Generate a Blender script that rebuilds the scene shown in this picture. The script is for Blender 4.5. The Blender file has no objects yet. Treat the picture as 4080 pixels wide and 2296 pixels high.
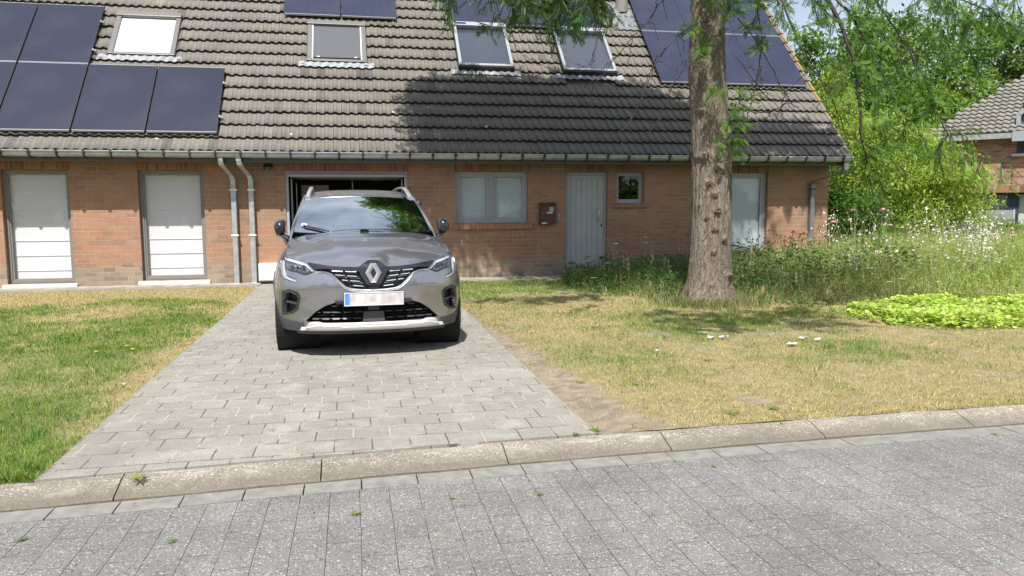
import bpy, math, random
import numpy as np
from mathutils import Vector, Matrix, geometry
R = math.radians
rng = np.random.default_rng(7)
random.seed(7)
scene = bpy.context.scene
C = scene.collection

# ---------------------------------------------------------------- camera
cam_data = bpy.data.cameras.new("camera")
cam = bpy.data.objects.new("camera", cam_data)
C.objects.link(cam)
cam_data.sensor_width = 36.0
cam_data.lens = 36.0 * 3100.0 / 4080.0
cam_data.clip_start = 0.05
cam_data.clip_end = 1500.0
yaw, pitch, roll = R(11.5), R(6.1), R(0.25)
fw = Vector((math.sin(yaw) * math.cos(pitch), math.cos(yaw) * math.cos(pitch), -math.sin(pitch)))
rt = Vector((math.cos(yaw), -math.sin(yaw), 0.0))
up = rt.cross(fw)
r2 = rt * math.cos(roll) - up * math.sin(roll)
u2 = up * math.cos(roll) + rt * math.sin(roll)
M = Matrix((r2, u2, -fw)).transposed().to_4x4()
M.translation = (0.0, 0.0, 1.38)
cam.matrix_world = M
scene.camera = cam

# ---------------------------------------------------------------- light
SUN = Vector((-0.30, -1.0, 1.56)).normalized()          # towards the sun
sl = bpy.data.lights.new("sun", 'SUN')
sl.energy = 4.8
sl.angle = R(0.6)
sl.color = (1.0, 0.955, 0.89)
sun = bpy.data.objects.new("sun", sl)
C.objects.link(sun)
sun.rotation_euler = (-SUN).to_track_quat('-Z', 'Y').to_euler()
sun.location = (-10, -30, 40)
world = bpy.data.worlds.new("World")
scene.world = world
world.use_nodes = True
wt = world.node_tree
wt.nodes.clear()
wo = wt.nodes.new('ShaderNodeOutputWorld')
bg = wt.nodes.new('ShaderNodeBackground')
sky = wt.nodes.new('ShaderNodeTexSky')
sky.sky_type = 'NISHITA'
sky.sun_disc = False
sky.sun_elevation = math.asin(SUN.z)
sky.sun_rotation = math.atan2(SUN.x, SUN.y) % (2 * math.pi)
sky.air_density = 1.0
sky.dust_density = 1.2
sky.ozone_density = 1.5
tcn = wt.nodes.new('ShaderNodeTexCoord')
mpn = wt.nodes.new('ShaderNodeMapping')
mpn.inputs['Scale'].default_value = (1.0, 1.0, 2.2)
mpn.inputs['Location'].default_value = (0.35, 0.1, 0.0)
nzn = wt.nodes.new('ShaderNodeTexNoise')
nzn.inputs['Scale'].default_value = 2.1
nzn.inputs['Detail'].default_value = 7.0
nzn.inputs['Roughness'].default_value = 0.55
rpn = wt.nodes.new('ShaderNodeValToRGB')
rpn.color_ramp.elements[0].position = 0.38
rpn.color_ramp.elements[0].color = (0.22, 0.22, 0.22, 1)
rpn.color_ramp.elements[1].position = 0.66
rpn.color_ramp.elements[1].color = (0.85, 0.85, 0.85, 1)
mxn = wt.nodes.new('ShaderNodeMix')
mxn.data_type = 'RGBA'
mxn.inputs[7].default_value = (6.8, 7.2, 8.0, 1)
wt.links.new(tcn.outputs['Generated'], mpn.inputs[0])
wt.links.new(mpn.outputs[0], nzn.inputs['Vector'])
wt.links.new(nzn.outputs[0], rpn.inputs[0])
wt.links.new(rpn.outputs[0], mxn.inputs[0])
wt.links.new(sky.outputs[0], mxn.inputs[6])
wt.links.new(mxn.outputs[2], bg.inputs['Color'])
bg.inputs['Strength'].default_value = 0.10
wt.links.new(bg.outputs[0], wo.inputs[0])
scene.view_settings.view_transform = 'Standard'
scene.view_settings.look = 'None'
scene.view_settings.exposure = 0.48
scene.view_settings.gamma = 1.0
scene.cycles.max_bounces = 8
scene.cycles.transparent_max_bounces = 16
scene.cycles.caustics_reflective = False
scene.cycles.caustics_refractive = False

# ---------------------------------------------------------------- materials
def new_mat(name):
    m = bpy.data.materials.new(name)
    m.use_nodes = True
    nt = m.node_tree
    nt.nodes.clear()
    out = nt.nodes.new('ShaderNodeOutputMaterial')
    b = nt.nodes.new('ShaderNodeBsdfPrincipled')
    nt.links.new(b.outputs[0], out.inputs[0])
    return m, nt, b, out

def setp(b, **k):
    for n, v in k.items():
        b.inputs[n.replace('_', ' ')].default_value = v

def N(nt, t, **k):
    n = nt.nodes.new('ShaderNode' + t)
    for a, v in k.items():
        if a.startswith('i_'):
            n.inputs[a[2:].replace('_', ' ')].default_value = v
        else:
            setattr(n, a, v)
    return n

def ramp(nt, src, stops):
    r = nt.nodes.new('ShaderNodeValToRGB')
    e = r.color_ramp.elements
    while len(e) < len(stops):
        e.new(0.5)
    for el, (p, c) in zip(e, stops):
        el.position = p
        el.color = (c[0], c[1], c[2], 1) if not isinstance(c, (int, float)) else (c, c, c, 1)
    nt.links.new(src, r.inputs[0])
    return r.outputs[0]

def mixc(nt, f, a, b, mode='MIX'):
    m = nt.nodes.new('ShaderNodeMix')
    m.data_type = 'RGBA'
    m.blend_type = mode
    for i, v in ((0, f), (6, a), (7, b)):
        if hasattr(v, 'links') or hasattr(v, 'is_linked'):
            nt.links.new(v, m.inputs[i])
        elif i == 0:
            m.inputs[0].default_value = v
        else:
            m.inputs[i].default_value = (v[0], v[1], v[2], 1)
    return m.outputs[2]

def math_(nt, op, a, b=None, clamp=False):
    m = nt.nodes.new('ShaderNodeMath')
    m.operation = op
    m.use_clamp = clamp
    for i, v in ((0, a), (1, b)):
        if v is None:
            continue
        if hasattr(v, 'is_linked'):
            nt.links.new(v, m.inputs[i])
        else:
            m.inputs[i].default_value = v
    return m.outputs[0]

def pos(nt):
    return nt.nodes.new('ShaderNodeNewGeometry').outputs['Position']

def objc(nt):
    return nt.nodes.new('ShaderNodeTexCoord').outputs['Object']

def noise(nt, vec, scale, detail=3.0, rough=0.5, dist=0.0):
    n = N(nt, 'TexNoise')
    n.inputs['Scale'].default_value = scale
    n.inputs['Detail'].default_value = detail
    n.inputs['Roughness'].default_value = rough
    n.inputs['Distortion'].default_value = dist
    nt.links.new(vec, n.inputs['Vector'])
    return n.outputs[0]

def mapping(nt, vec, scale=(1, 1, 1), loc=(0, 0, 0), rot=(0, 0, 0)):
    m = N(nt, 'Mapping')
    m.inputs['Scale'].default_value = scale
    m.inputs['Location'].default_value = loc
    m.inputs['Rotation'].default_value = rot
    nt.links.new(vec, m.inputs[0])
    return m.outputs[0]

def bump(nt, h, b, strength=0.4, dist=0.01):
    n = N(nt, 'Bump')
    n.inputs['Strength'].default_value = strength
    n.inputs['Distance'].default_value = dist
    nt.links.new(h, n.inputs['Height'])
    nt.links.new(n.outputs[0], b.inputs['Normal'])

def simple(name, col, rough=0.5, metal=0.0, nz=0.0, nscale=8.0, bmp=0.0, coat=0.0, spec=None):
    m, nt, b, _ = new_mat(name)
    setp(b, Base_Color=(*col, 1), Roughness=rough, Metallic=metal)
    if coat:
        b.inputs['Coat Weight'].default_value = coat
        b.inputs['Coat Roughness'].default_value = 0.04
    if spec is not None:
        b.inputs['Specular IOR Level'].default_value = spec
    if nz:
        f = noise(nt, objc(nt), nscale, 5.0, 0.6)
        d = ramp(nt, f, [(0.3, tuple(c * (1 - nz) for c in col)), (0.7, tuple(min(1, c * (1 + nz)) for c in col))])
        nt.links.new(d, b.inputs['Base Color'])
        if bmp:
            bump(nt, noise(nt, objc(nt), nscale * 6, 4.0), b, bmp, 0.004)
    return m

def glass(name, tint=(0.9, 0.95, 0.95), ior=1.5, extra=0.0, rough=0.0, gcol=(1, 1, 1)):
    m, nt, b, out = new_mat(name)
    nt.nodes.remove(b)
    tr = N(nt, 'BsdfTransparent')
    tr.inputs[0].default_value = (*tint, 1)
    gl = N(nt, 'BsdfGlossy')
    gl.inputs['Roughness'].default_value = rough
    gl.inputs['Color'].default_value = (*gcol, 1)
    lw = N(nt, 'LayerWeight')                        # Schlick, same for both sides of the pane
    lw.inputs['Blend'].default_value = 0.5
    f0 = ((ior - 1) / (ior + 1)) ** 2 * 0.9 + extra
    f = math_(nt, 'ADD', math_(nt, 'MULTIPLY', math_(nt, 'POWER', lw.outputs['Facing'], 4.0), 1 - f0), f0, True)
    mx = N(nt, 'MixShader')
    nt.links.new(f, mx.inputs[0])
    nt.links.new(tr.outputs[0], mx.inputs[1])
    nt.links.new(gl.outputs[0], mx.inputs[2])
    nt.links.new(mx.outputs[0], out.inputs[0])
    return m

def leafmat(name, trans=0.35, rough=0.5, attr='col', fixed=None):
    m, nt, b, out = new_mat(name)
    if fixed is None:
        a = N(nt, 'Attribute')
        a.attribute_name = attr
        col = a.outputs['Color']
        nt.links.new(col, b.inputs['Base Color'])
    else:
        b.inputs['Base Color'].default_value = (*fixed, 1)
    setp(b, Roughness=rough)
    b.inputs['Specular IOR Level'].default_value = 0.35
    tl = N(nt, 'BsdfTranslucent')
    if fixed is None:
        br = mixc(nt, 1.0, col, (1.5, 1.6, 0.8), 'MULTIPLY')
        nt.links.new(br, tl.inputs[0])
    else:
        tl.inputs[0].default_value = (*fixed, 1)
    mx = N(nt, 'MixShader')
    mx.inputs[0].default_value = trans
    nt.links.new(b.outputs[0], mx.inputs[1])
    nt.links.new(tl.outputs[0], mx.inputs[2])
    nt.links.new(mx.outputs[0], out.inputs[0])
    return m

def brick_mat(name, vertical=False, cols=None, mortar=(0.42, 0.35, 0.275), plinth=None, bw=0.197, bh=0.078, mo=0.011, axis='xy', zoff=-0.027):
    m, nt, b, _ = new_mat(name)
    p = pos(nt)
    sep = N(nt, 'SeparateXYZ')
    nt.links.new(p, sep.inputs[0])
    if axis == 'xy':
        cx = math_(nt, 'ADD', sep.outputs[0], sep.outputs[1])
    else:
        cx = math_(nt, 'ADD', math_(nt, 'MULTIPLY', sep.outputs[0], axis[0]), math_(nt, 'MULTIPLY', sep.outputs[1], axis[1]))
    cz = math_(nt, 'ADD', sep.outputs[2], zoff)
    com = N(nt, 'CombineXYZ')
    if vertical:
        nt.links.new(math_(nt, 'ADD', cz, 0.05), com.inputs[0])
        nt.links.new(cx, com.inputs[1])
    else:
        nt.links.new(cx, com.inputs[0])
        nt.links.new(cz, com.inputs[1])
    wob = noise(nt, p, 9.0, 2.0)
    wv = N(nt, 'VectorMath', operation='SCALE')
    wv.inputs['Scale'].default_value = 0.006
    wn = N(nt, 'TexNoise')
    wn.inputs['Scale'].default_value = 7.0
    nt.links.new(p, wn.inputs['Vector'])
    sub = N(nt, 'VectorMath', operation='SUBTRACT')
    sub.inputs[1].default_value = (0.5, 0.5, 0.5)
    nt.links.new(wn.outputs['Color'], sub.inputs[0])
    nt.links.new(sub.outputs[0], wv.inputs[0])
    add = N(nt, 'VectorMath', operation='ADD')
    nt.links.new(com.outputs[0], add.inputs[0])
    nt.links.new(wv.outputs[0], add.inputs[1])
    br = N(nt, 'TexBrick')
    br.offset = 0.5
    if vertical:
        br.offset = 0.0
    br.inputs['Scale'].default_value = 1.0
    br.inputs['Brick Width'].default_value = 3.0 if vertical else bw
    br.inputs['Row Height'].default_value = bh
    br.inputs['Mortar Size'].default_value = mo * 0.5
    br.inputs['Mortar Smooth'].default_value = 0.25
    br.inputs['Bias'].default_value = 0.0
    br.inputs['Color1'].default_value = (0, 0, 0, 1)
    br.inputs['Color2'].default_value = (1, 1, 1, 1)
    br.inputs['Mortar'].default_value = (0.5, 0.5, 0.5, 1)
    nt.links.new(add.outputs[0], br.inputs['Vector'])
    cols = cols or [(0.0, (0.27, 0.185, 0.125)), (0.10, (0.32, 0.185, 0.115)), (0.25, (0.36, 0.19, 0.115)), (0.5, (0.385, 0.21, 0.13)), (0.75, (0.37, 0.195, 0.115)), (0.9, (0.395, 0.23, 0.15)), (1.0, (0.345, 0.21, 0.135))]
    face = ramp(nt, br.outputs['Color'], cols)
    if plinth:
        pf = ramp(nt, br.outputs['Color'], plinth)
        below = math_(nt, 'LESS_THAN', sep.outputs[2], 0.365)
        face = mixc(nt, below, face, pf)
    big = noise(nt, p, 1.3, 4.0)
    face = mixc(nt, 1.0, face, ramp(nt, big, [(0.3, 0.82), (0.7, 1.12)]), 'MULTIPLY')
    sp = noise(nt, p, 60.0, 5.0, 0.7)
    face = mixc(nt, 1.0, face, ramp(nt, sp, [(0.3, 0.75), (0.65, 1.15)]), 'MULTIPLY')
    sm = noise(nt, mapping(nt, p, (0.6, 0.6, 1.6)), 2.3, 5.0, 0.6)
    mort = mixc(nt, ramp(nt, sm, [(0.35, 0.0), (0.62, 1.0)]), tuple(c * 0.6 for c in mortar), mortar)
    col = mixc(nt, br.outputs['Fac'], face, mort)
    eff = noise(nt, mapping(nt, p, (1, 1, 0.35)), 3.1, 6.0, 0.65)
    col = mixc(nt, ramp(nt, eff, [(0.6, 0.0), (0.8, 0.35)]), col, (0.5, 0.43, 0.36))
    nt.links.new(col, b.inputs['Base Color'])
    setp(b, Roughness=0.9)
    h = math_(nt, 'SUBTRACT', math_(nt, 'MULTIPLY', sp, 0.35), br.outputs['Fac'])
    bump(nt, h, b, 0.7, 0.007)
    return m

MT = {}
# ---------------------------------------------------------------- mesh helpers
WM = {}
def link(o):
    C.objects.link(o)
    return o

def tag(o, label=None, cat=None, group=None, kind=None):
    if label: o['label'] = label
    if cat: o['category'] = cat
    if group: o['group'] = group
    if kind: o['kind'] = kind
    return o

def thing(name, label, cat, loc=(0, 0, 0), rz=0.0, group=None):
    o = bpy.data.objects.new(name, None)
    o.empty_display_size = 0.1
    link(o)
    o.location = loc
    o.rotation_euler = (0, 0, rz)
    WM[o.name] = Matrix.Translation(loc) @ Matrix.Rotation(rz, 4, 'Z')
    return tag(o, label, cat, group)

def mk(name, V, F, mat, parent=None, smooth=False, local=False, org=None, col=None, bev=0.0, auto=None):
    """V, F -> one mesh object.  V is in world coordinates unless local."""
    V = np.asarray(V, dtype=np.float64).reshape(-1, 3)
    if parent is not None:
        Wm = WM[parent.name]
        if not local:
            inv = np.array(Wm.inverted())
            V = V @ inv[:3, :3].T + inv[:3, 3]
    elif org is not None:
        V = V - np.asarray(org)
    me = bpy.data.meshes.new(name)
    if isinstance(F, np.ndarray):
        k = F.shape[1]
        n = len(F)
        me.vertices.add(len(V))
        me.vertices.foreach_set('co', V.astype(np.float32).ravel())
        me.loops.add(n * k)
        me.loops.foreach_set('vertex_index', F.astype(np.int32).ravel())
        me.polygons.add(n)
        me.polygons.foreach_set('loop_start', np.arange(0, n * k, k, dtype=np.int32))
        me.update(calc_edges=True)
    else:
        me.from_pydata([tuple(v) for v in V], [], [tuple(int(i) for i in f) for f in F])
        me.update()
    if smooth:
        me.polygons.foreach_set('use_smooth', np.ones(len(me.polygons), dtype=bool))
    if col is not None:
        a = me.color_attributes.new('col', 'FLOAT_COLOR', 'POINT')
        cc = np.ones((len(V), 4), dtype=np.float32)
        cc[:, :3] = col
        a.data.foreach_set('color', cc.ravel())
    if mat is not None:
        me.materials.append(mat)
    o = bpy.data.objects.new(name, me)
    link(o)
    if parent is not None:
        o.parent = parent
        WM[o.name] = WM[parent.name]
    else:
        if org is not None:
            o.location = org
        WM[o.name] = Matrix.Translation(org if org is not None else (0, 0, 0))
    if auto is not None:
        me.polygons.foreach_set('use_smooth', np.ones(len(me.polygons), dtype=bool))
        try:
            me.set_sharp_from_angle(angle=R(auto))
        except Exception:
            pass
    if bev:
        md = o.modifiers.new('bevel', 'BEVEL')
        md.width = bev
        md.segments = 2
        md.limit_method = 'ANGLE'
    return o

def struct(name, V, F, mat, **k):
    return tag(mk(name, V, F, mat, **k), kind='structure')

class MB:
    def __init__(s):
        s.V = []; s.F = []
    def add(s, V, F):
        n = len(s.V)
        s.V += [tuple(v) for v in V]
        s.F += [tuple(i + n for i in f) for f in F]
        return s
    def hexa(s, P):
        return s.add(P, [(0, 3, 2, 1), (4, 5, 6, 7), (0, 1, 5, 4), (1, 2, 6, 5), (2, 3, 7, 6), (3, 0, 4, 7)])
    def box(s, x0, x1, y0, y1, z0, z1):
        return s.hexa([(x0, y0, z0), (x1, y0, z0), (x1, y1, z0), (x0, y1, z0), (x0, y0, z1), (x1, y0, z1), (x1, y1, z1), (x0, y1, z1)])
    def ring(s, x0, x1, y0, y1, z0, z1, w, wb=None, wt=None):
        wb = w if wb is None else wb; wt = w if wt is None else wt
        s.box(x0, x0 + w, y0, y1, z0 + wb, z1 - wt); s.box(x1 - w, x1, y0, y1, z0 + wb, z1 - wt)
        s.box(x0, x1, y0, y1, z0, z0 + wb); s.box(x0, x1, y0, y1, z1 - wt, z1)
        return s
    def quad(s, a, b, c, d):
        return s.add([a, b, c, d], [(0, 1, 2, 3)])
    def tube(s, P, r, n=8, cap=True, sx=1.0):
        V, F = tube(P, r, n, cap)
        return s.add(V, F)
    def cyl(s, c, axis, r, h, n=20, r2=None):
        a = Vector(axis).normalized()
        p0 = Vector(c); p1 = p0 + a * h
        return s.tube([p0, p1], [r, r if r2 is None else r2], n)
    def rbox(s, x0, x1, s0, s1, o0, o1):
        P = [RP(x0, s0, o0), RP(x1, s0, o0), RP(x1, s1, o0), RP(x0, s1, o0), RP(x0, s0, o1), RP(x1, s0, o1), RP(x1, s1, o1), RP(x0, s1, o1)]
        return s.hexa(P)
    def build(s, name, mat, parent=None, **k):
        return mk(name, s.V, s.F, mat, parent, **k)

def tube(P, r, n=8, cap=True):
    P = [Vector(p) for p in P]
    if not hasattr(r, '__len__'):
        r = [r] * len(P)
    V = []; F = []
    t0 = (P[1] - P[0]).normalized()
    ref = Vector((0, 0, 1)) if abs(t0.z) < 0.9 else Vector((1, 0, 0))
    u = t0.cross(ref).normalized()
    for i, p in enumerate(P):
        t = (P[min(i + 1, len(P) - 1)] - P[max(i - 1, 0)])
        if t.length < 1e-9: t = t0
        t.normalize()
        u = (u - t * u.dot(t)).normalized()
        v = t.cross(u)
        for k in range(n):
            a = 2 * math.pi * k / n
            V.append(p + (u * math.cos(a) + v * math.sin(a)) * r[i])
    for i in range(len(P) - 1):
        for k in range(n):
            F.append((i * n + k, i * n + (k + 1) % n, (i + 1) * n + (k + 1) % n, (i + 1) * n + k))
    if cap:
        F.append(tuple(range(n - 1, -1, -1)))
        F.append(tuple((len(P) - 1) * n + k for k in range(n)))
    return V, F

TH = R(47.0)
def RP(x, s, o=0.0):
    return (x, 13.97 + s * math.cos(TH) - o * math.sin(TH), 2.30 + s * math.sin(TH) + o * math.cos(TH))

def copy_tree(o, loc):
    c = o.copy(); link(c); c.location = loc
    for ch in o.children:
        d = ch.copy(); link(d); d.parent = c
        for g in ch.children:
            e = g.copy(); link(e); e.parent = d
    return c

def vnoise(x, y, sc, seed=0):
    g = np.random.default_rng(seed).random((64, 64))
    x = np.asarray(x) * sc + 500; y = np.asarray(y) * sc + 500
    xi = np.floor(x).astype(int); yi = np.floor(y).astype(int)
    fx = x - xi; fy = y - yi
    fx = fx * fx * (3 - 2 * fx); fy = fy * fy * (3 - 2 * fy)
    a = g[xi % 64, yi % 64]; b = g[(xi + 1) % 64, yi % 64]
    c = g[xi % 64, (yi + 1) % 64]; d = g[(xi + 1) % 64, (yi + 1) % 64]
    return (a * (1 - fx) + b * fx) * (1 - fy) + (c * (1 - fx) + d * fx) * fy

def fbm(x, y, sc, seed=0, o=4):
    t = 0; a = 0.5; s = 0
    for i in range(o):
        t = t + a * vnoise(x, y, sc * 2 ** i, seed + i); s += a; a *= 0.55
    return t / s

def inpoly(px, py, poly):
    px = np.asarray(px, float); py = np.asarray(py, float)
    ins = np.zeros(px.shape, bool)
    n = len(poly)
    for i in range(n):
        x0, y0 = poly[i][:2]; x1, y1 = poly[(i + 1) % n][:2]
        c = ((y0 > py) != (y1 > py)) & (px < (x1 - x0) * (py - y0) / ((y1 - y0) or 1e-12) + x0)
        ins ^= c
    return ins
# ---------------------------------------------------------------- ground materials
def mat_drive():
    m, nt, b, _ = new_mat('concrete_block_paving')
    p = pos(nt)
    mp = mapping(nt, p, (1, 1, 1), (0.03, 0.185, 0))
    br = N(nt, 'TexBrick')
    br.offset = 0.5
    for k, v in (('Scale', 1.0), ('Brick Width', 0.218), ('Row Height', 0.2275), ('Mortar Size', 0.0050), ('Mortar Smooth', 0.3), ('Bias', 0.0)):
        br.inputs[k].default_value = v
    br.inputs['Color1'].default_value = (0, 0, 0, 1); br.inputs['Color2'].default_value = (1, 1, 1, 1)
    wn = N(nt, 'TexNoise'); wn.inputs['Scale'].default_value = 4.0
    nt.links.new(p, wn.inputs['Vector'])
    sc = N(nt, 'VectorMath', operation='SCALE'); sc.inputs['Scale'].default_value = 0.012
    sb = N(nt, 'VectorMath', operation='SUBTRACT'); sb.inputs[1].default_value = (0.5, 0.5, 0.5)
    ad = N(nt, 'VectorMath', operation='ADD')
    nt.links.new(wn.outputs['Color'], sb.inputs[0]); nt.links.new(sb.outputs[0], sc.inputs[0])
    nt.links.new(mp, ad.inputs[0]); nt.links.new(sc.outputs[0], ad.inputs[1])
    nt.links.new(ad.outputs[0], br.inputs['Vector'])
    face = ramp(nt, br.outputs['Color'], [(0, (0.265, 0.25, 0.22)), (0.35, (0.285, 0.272, 0.238)), (0.7, (0.275, 0.257, 0.226)), (1, (0.305, 0.288, 0.252))])
    st = noise(nt, p, 0.9, 5.0, 0.6)
    face = mixc(nt, 1.0, face, ramp(nt, st, [(0.3, 0.80), (0.7, 1.12)]), 'MULTIPLY')
    pa = noise(nt, p, 5.0, 4.0, 0.6)
    face = mixc(nt, ramp(nt, pa, [(0.5, 0.0), (0.72, 0.5)]), face, (0.43, 0.41, 0.37))
    gr = noise(nt, p, 150.0, 3.0, 0.75)
    face = mixc(nt, 1.0, face, ramp(nt, gr, [(0.32, 0.62), (0.5, 1.0), (0.68, 1.32)]), 'MULTIPLY')
    tr = noise(nt, mapping(nt, p, (1, 0.22, 1)), 1.6, 4.0, 0.6)
    face = mixc(nt, ramp(nt, tr, [(0.48, 0.0), (0.72, 0.45)]), face, (0.21, 0.185, 0.16))
    jn = noise(nt, p, 3.3, 3.0)
    joint = mixc(nt, ramp(nt, jn, [(0.47, 0.0), (0.55, 1.0)]), (0.11, 0.10, 0.08), (0.40, 0.38, 0.33))
    col = mixc(nt, br.outputs['Fac'], face, joint)
    oil = noise(nt, mapping(nt, p, (1.4, .5, 1), (.3, 5.1, 0)), 1.3, 5.0, 0.75)
    col = mixc(nt, ramp(nt, oil, [(0.60, 0.0), (0.70, 0.5)]), col, (0.15, 0.14, 0.125))
    nt.links.new(col, b.inputs['Base Color'])
    setp(b, Roughness=0.92)
    h = math_(nt, 'SUBTRACT', math_(nt, 'MULTIPLY', gr, 0.25), br.outputs['Fac'])
    bump(nt, h, b, 0.6, 0.006)
    return m

def aggregate(name, base, specks, scale=95.0, joint=False, wear=None):
    m, nt, b, _ = new_mat(name)
    p = pos(nt)
    v = N(nt, 'TexVoronoi'); v.inputs['Scale'].default_value = scale
    mpv = mapping(nt, p, (1, 1, 1), (0, 0, 0), (0, 0, 0.4))
    nt.links.new(mpv, v.inputs['Vector'])
    cc = N(nt, 'SeparateColor'); nt.links.new(v.outputs['Color'], cc.inputs[0])
    st = ramp(nt, cc.outputs[0], specks)
    st.node.color_ramp.interpolation = 'CONSTANT'
    edge = math_(nt, 'MULTIPLY', v.outputs['Distance'], scale * 1.0)
    mask = ramp(nt, v.outputs['Distance'], [(0.30, 1.0), (0.46, 0.0)])
    nmask = math_(nt, 'MULTIPLY', mask, ramp(nt, cc.outputs[1], [(0.12, 0.0), (0.18, 1.0)]))
    bs = mixc(nt, ramp(nt, noise(nt, p, 210.0, 3.0), [(0.35, 0.0), (0.65, 1.0)]), tuple(c * 0.62 for c in base), tuple(c * 1.25 for c in base))
    col = mixc(nt, nmask, bs, st)
    big = noise(nt, p, 1.3, 7.0, 0.7)
    col = mixc(nt, 1.0, col, ramp(nt, big, [(0.3, 0.72), (0.7, 1.2)]), 'MULTIPLY')
    h = math_(nt, 'MULTIPLY', nmask, 0.6)
    if joint:
        sep = N(nt, 'SeparateXYZ'); nt.links.new(p, sep.inputs[0])
        com = N(nt, 'CombineXYZ')
        nt.links.new(sep.outputs[1], com.inputs[0]); nt.links.new(sep.outputs[0], com.inputs[1])
        wn = N(nt, 'TexNoise'); wn.inputs['Scale'].default_value = 2.5
        nt.links.new(p, wn.inputs['Vector'])
        sc = N(nt, 'VectorMath', operation='SCALE'); sc.inputs['Scale'].default_value = 0.014
        sb = N(nt, 'VectorMath', operation='SUBTRACT'); sb.inputs[1].default_value = (0.5, 0.5, 0.5)
        ad = N(nt, 'VectorMath', operation='ADD')
        nt.links.new(wn.outputs['Color'], sb.inputs[0]); nt.links.new(sb.outputs[0], sc.inputs[0])
        nt.links.new(com.outputs[0], ad.inputs[0]); nt.links.new(sc.outputs[0], ad.inputs[1])
        br = N(nt, 'TexBrick'); br.offset = 0.5
        for k, v_ in (('Scale', 1.0), ('Brick Width', 0.30), ('Row Height', 0.146), ('Mortar Size', 0.0016), ('Mortar Smooth', 0.3)):
            br.inputs[k].default_value = v_
        br.inputs['Color1'].default_value = (0.95, 0.95, 0.955, 1); br.inputs['Color2'].default_value = (1.04, 1.04, 1.035, 1)
        nt.links.new(ad.outputs[0], br.inputs['Vector'])
        col = mixc(nt, 1.0, col, br.outputs['Color'], 'MULTIPLY')
        jn = noise(nt, p, 1.7, 4.0, 0.6)
        jc = mixc(nt, ramp(nt, jn, [(0.40, 0.0), (0.52, 1.0)]), (0.15, 0.145, 0.13), (0.34, 0.33, 0.30))
        jv = math_(nt, 'MULTIPLY', br.outputs['Fac'], ramp(nt, noise(nt, p, 2.9, 3.0), [(0.45, 0.0), (0.70, 0.42)]))
        col = mixc(nt, jv, col, jc)
        h = math_(nt, 'SUBTRACT', h, math_(nt, 'MULTIPLY', br.outputs['Fac'], 0.35))
    if wear:
        wr = noise(nt, mapping(nt, p, (1, 3, 1)), 3.2, 6.0, 0.7)
        col = mixc(nt, ramp(nt, wr, [(0.55, 0.0), (0.66, 0.8)]), col, wear)
    nt.links.new(col, b.inputs['Base Color'])
    if wear:
        sz = N(nt, 'SeparateXYZ'); nt.links.new(p, sz.inputs[0])
        low = N(nt, 'MapRange'); low.inputs[1].default_value = -.008; low.inputs[2].default_value = -.042
        nt.links.new(math_(nt, 'ADD', sz.outputs[2], math_(nt, 'MULTIPLY', math_(nt, 'SUBTRACT', noise(nt, p, 12.0, 4.0, .7), .5), .06)), low.inputs[0])
        col = mixc(nt, math_(nt, 'MULTIPLY', low.outputs[0], .75), col, (.13, .115, .085))
        nt.links.new(col, b.inputs['Base Color'])
    setp(b, Roughness=0.88)
    bump(nt, h, b, 0.5, 0.004)
    return m

SP_ROAD = [(0, (0.085, 0.085, 0.085)), (0.24, (0.32, 0.30, 0.27)), (0.38, (0.15, 0.15, 0.155)), (0.56, (0.38, 0.37, 0.35)), (0.72, (0.32, 0.22, 0.15)), (0.78, (0.20, 0.195, 0.19)), (0.92, (0.48, 0.46, 0.42))]
SP_KERB = [(0, (0.15, 0.13, 0.10)), (0.18, (0.42, 0.36, 0.27)), (0.40, (0.28, 0.24, 0.185)), (0.55, (0.50, 0.45, 0.37)), (0.74, (0.38, 0.26, 0.15)), (0.84, (0.33, 0.30, 0.26)), (0.93, (0.56, 0.53, 0.46))]
MT['drive'] = mat_drive()
MT['road'] = aggregate('road_paver', (0.205, 0.20, 0.19), SP_ROAD, 85.0, joint=True)
MT['kerb'] = aggregate('kerb_aggregate', (0.26, 0.235, 0.19), SP_KERB, 72.0, wear=(0.42, 0.40, 0.37))
MT['strip'] = simple('smooth_concrete', (0.225, 0.218, 0.20), 0.9, nz=0.22, nscale=14.0, bmp=0.4)
MT['slabs'] = simple('foundation_concrete', (0.36, 0.33, 0.27), 0.92, nz=0.35, nscale=5.0, bmp=0.4)
MT['gravel'] = aggregate('gravel', (0.26, 0.25, 0.22), SP_KERB, 60.0)
MT['far_ground'] = simple('far_ground', (0.16, 0.17, 0.07), 0.95, nz=0.35, nscale=0.6)

# ---------------------------------------------------------------- ground, road, kerb, driveway
struct('ground', [(-400, -400, -0.115), (400, -400, -0.115), (400, 400, -0.115), (-400, 400, -0.115)], [(0, 1, 2, 3)], MT['far_ground'])
KX = [-30, -8, -1.77, -0.64, 0.22, 1.3, 1.9, 3.3, 4.5, 8, 30]
KY = [3.2, 3.95, 4.20, 4.275, 4.325, 4.375, 4.39, 4.43, 4.43, 4.36, 3.2]
def ky(x): return np.interp(x, KX, KY)
def kys(x):
    xs = np.linspace(-0.5, 0.5, 11)
    return sum(np.interp(x + d, KX, KY) for d in xs) / 11
xs = np.linspace(-28, 28, 225)
V = []; F = []
for i, x in enumerate(xs):
    y = float(kys(x))
    V += [(x, -14.0, -0.066), (x, y - 0.385, -0.066)]
    if i: F.append((2 * i - 2, 2 * i, 2 * i + 1, 2 * i - 1))
struct('road', V, F, MT['road'])
V = []; F = []
mb = MB()
x = -20.0
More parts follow.
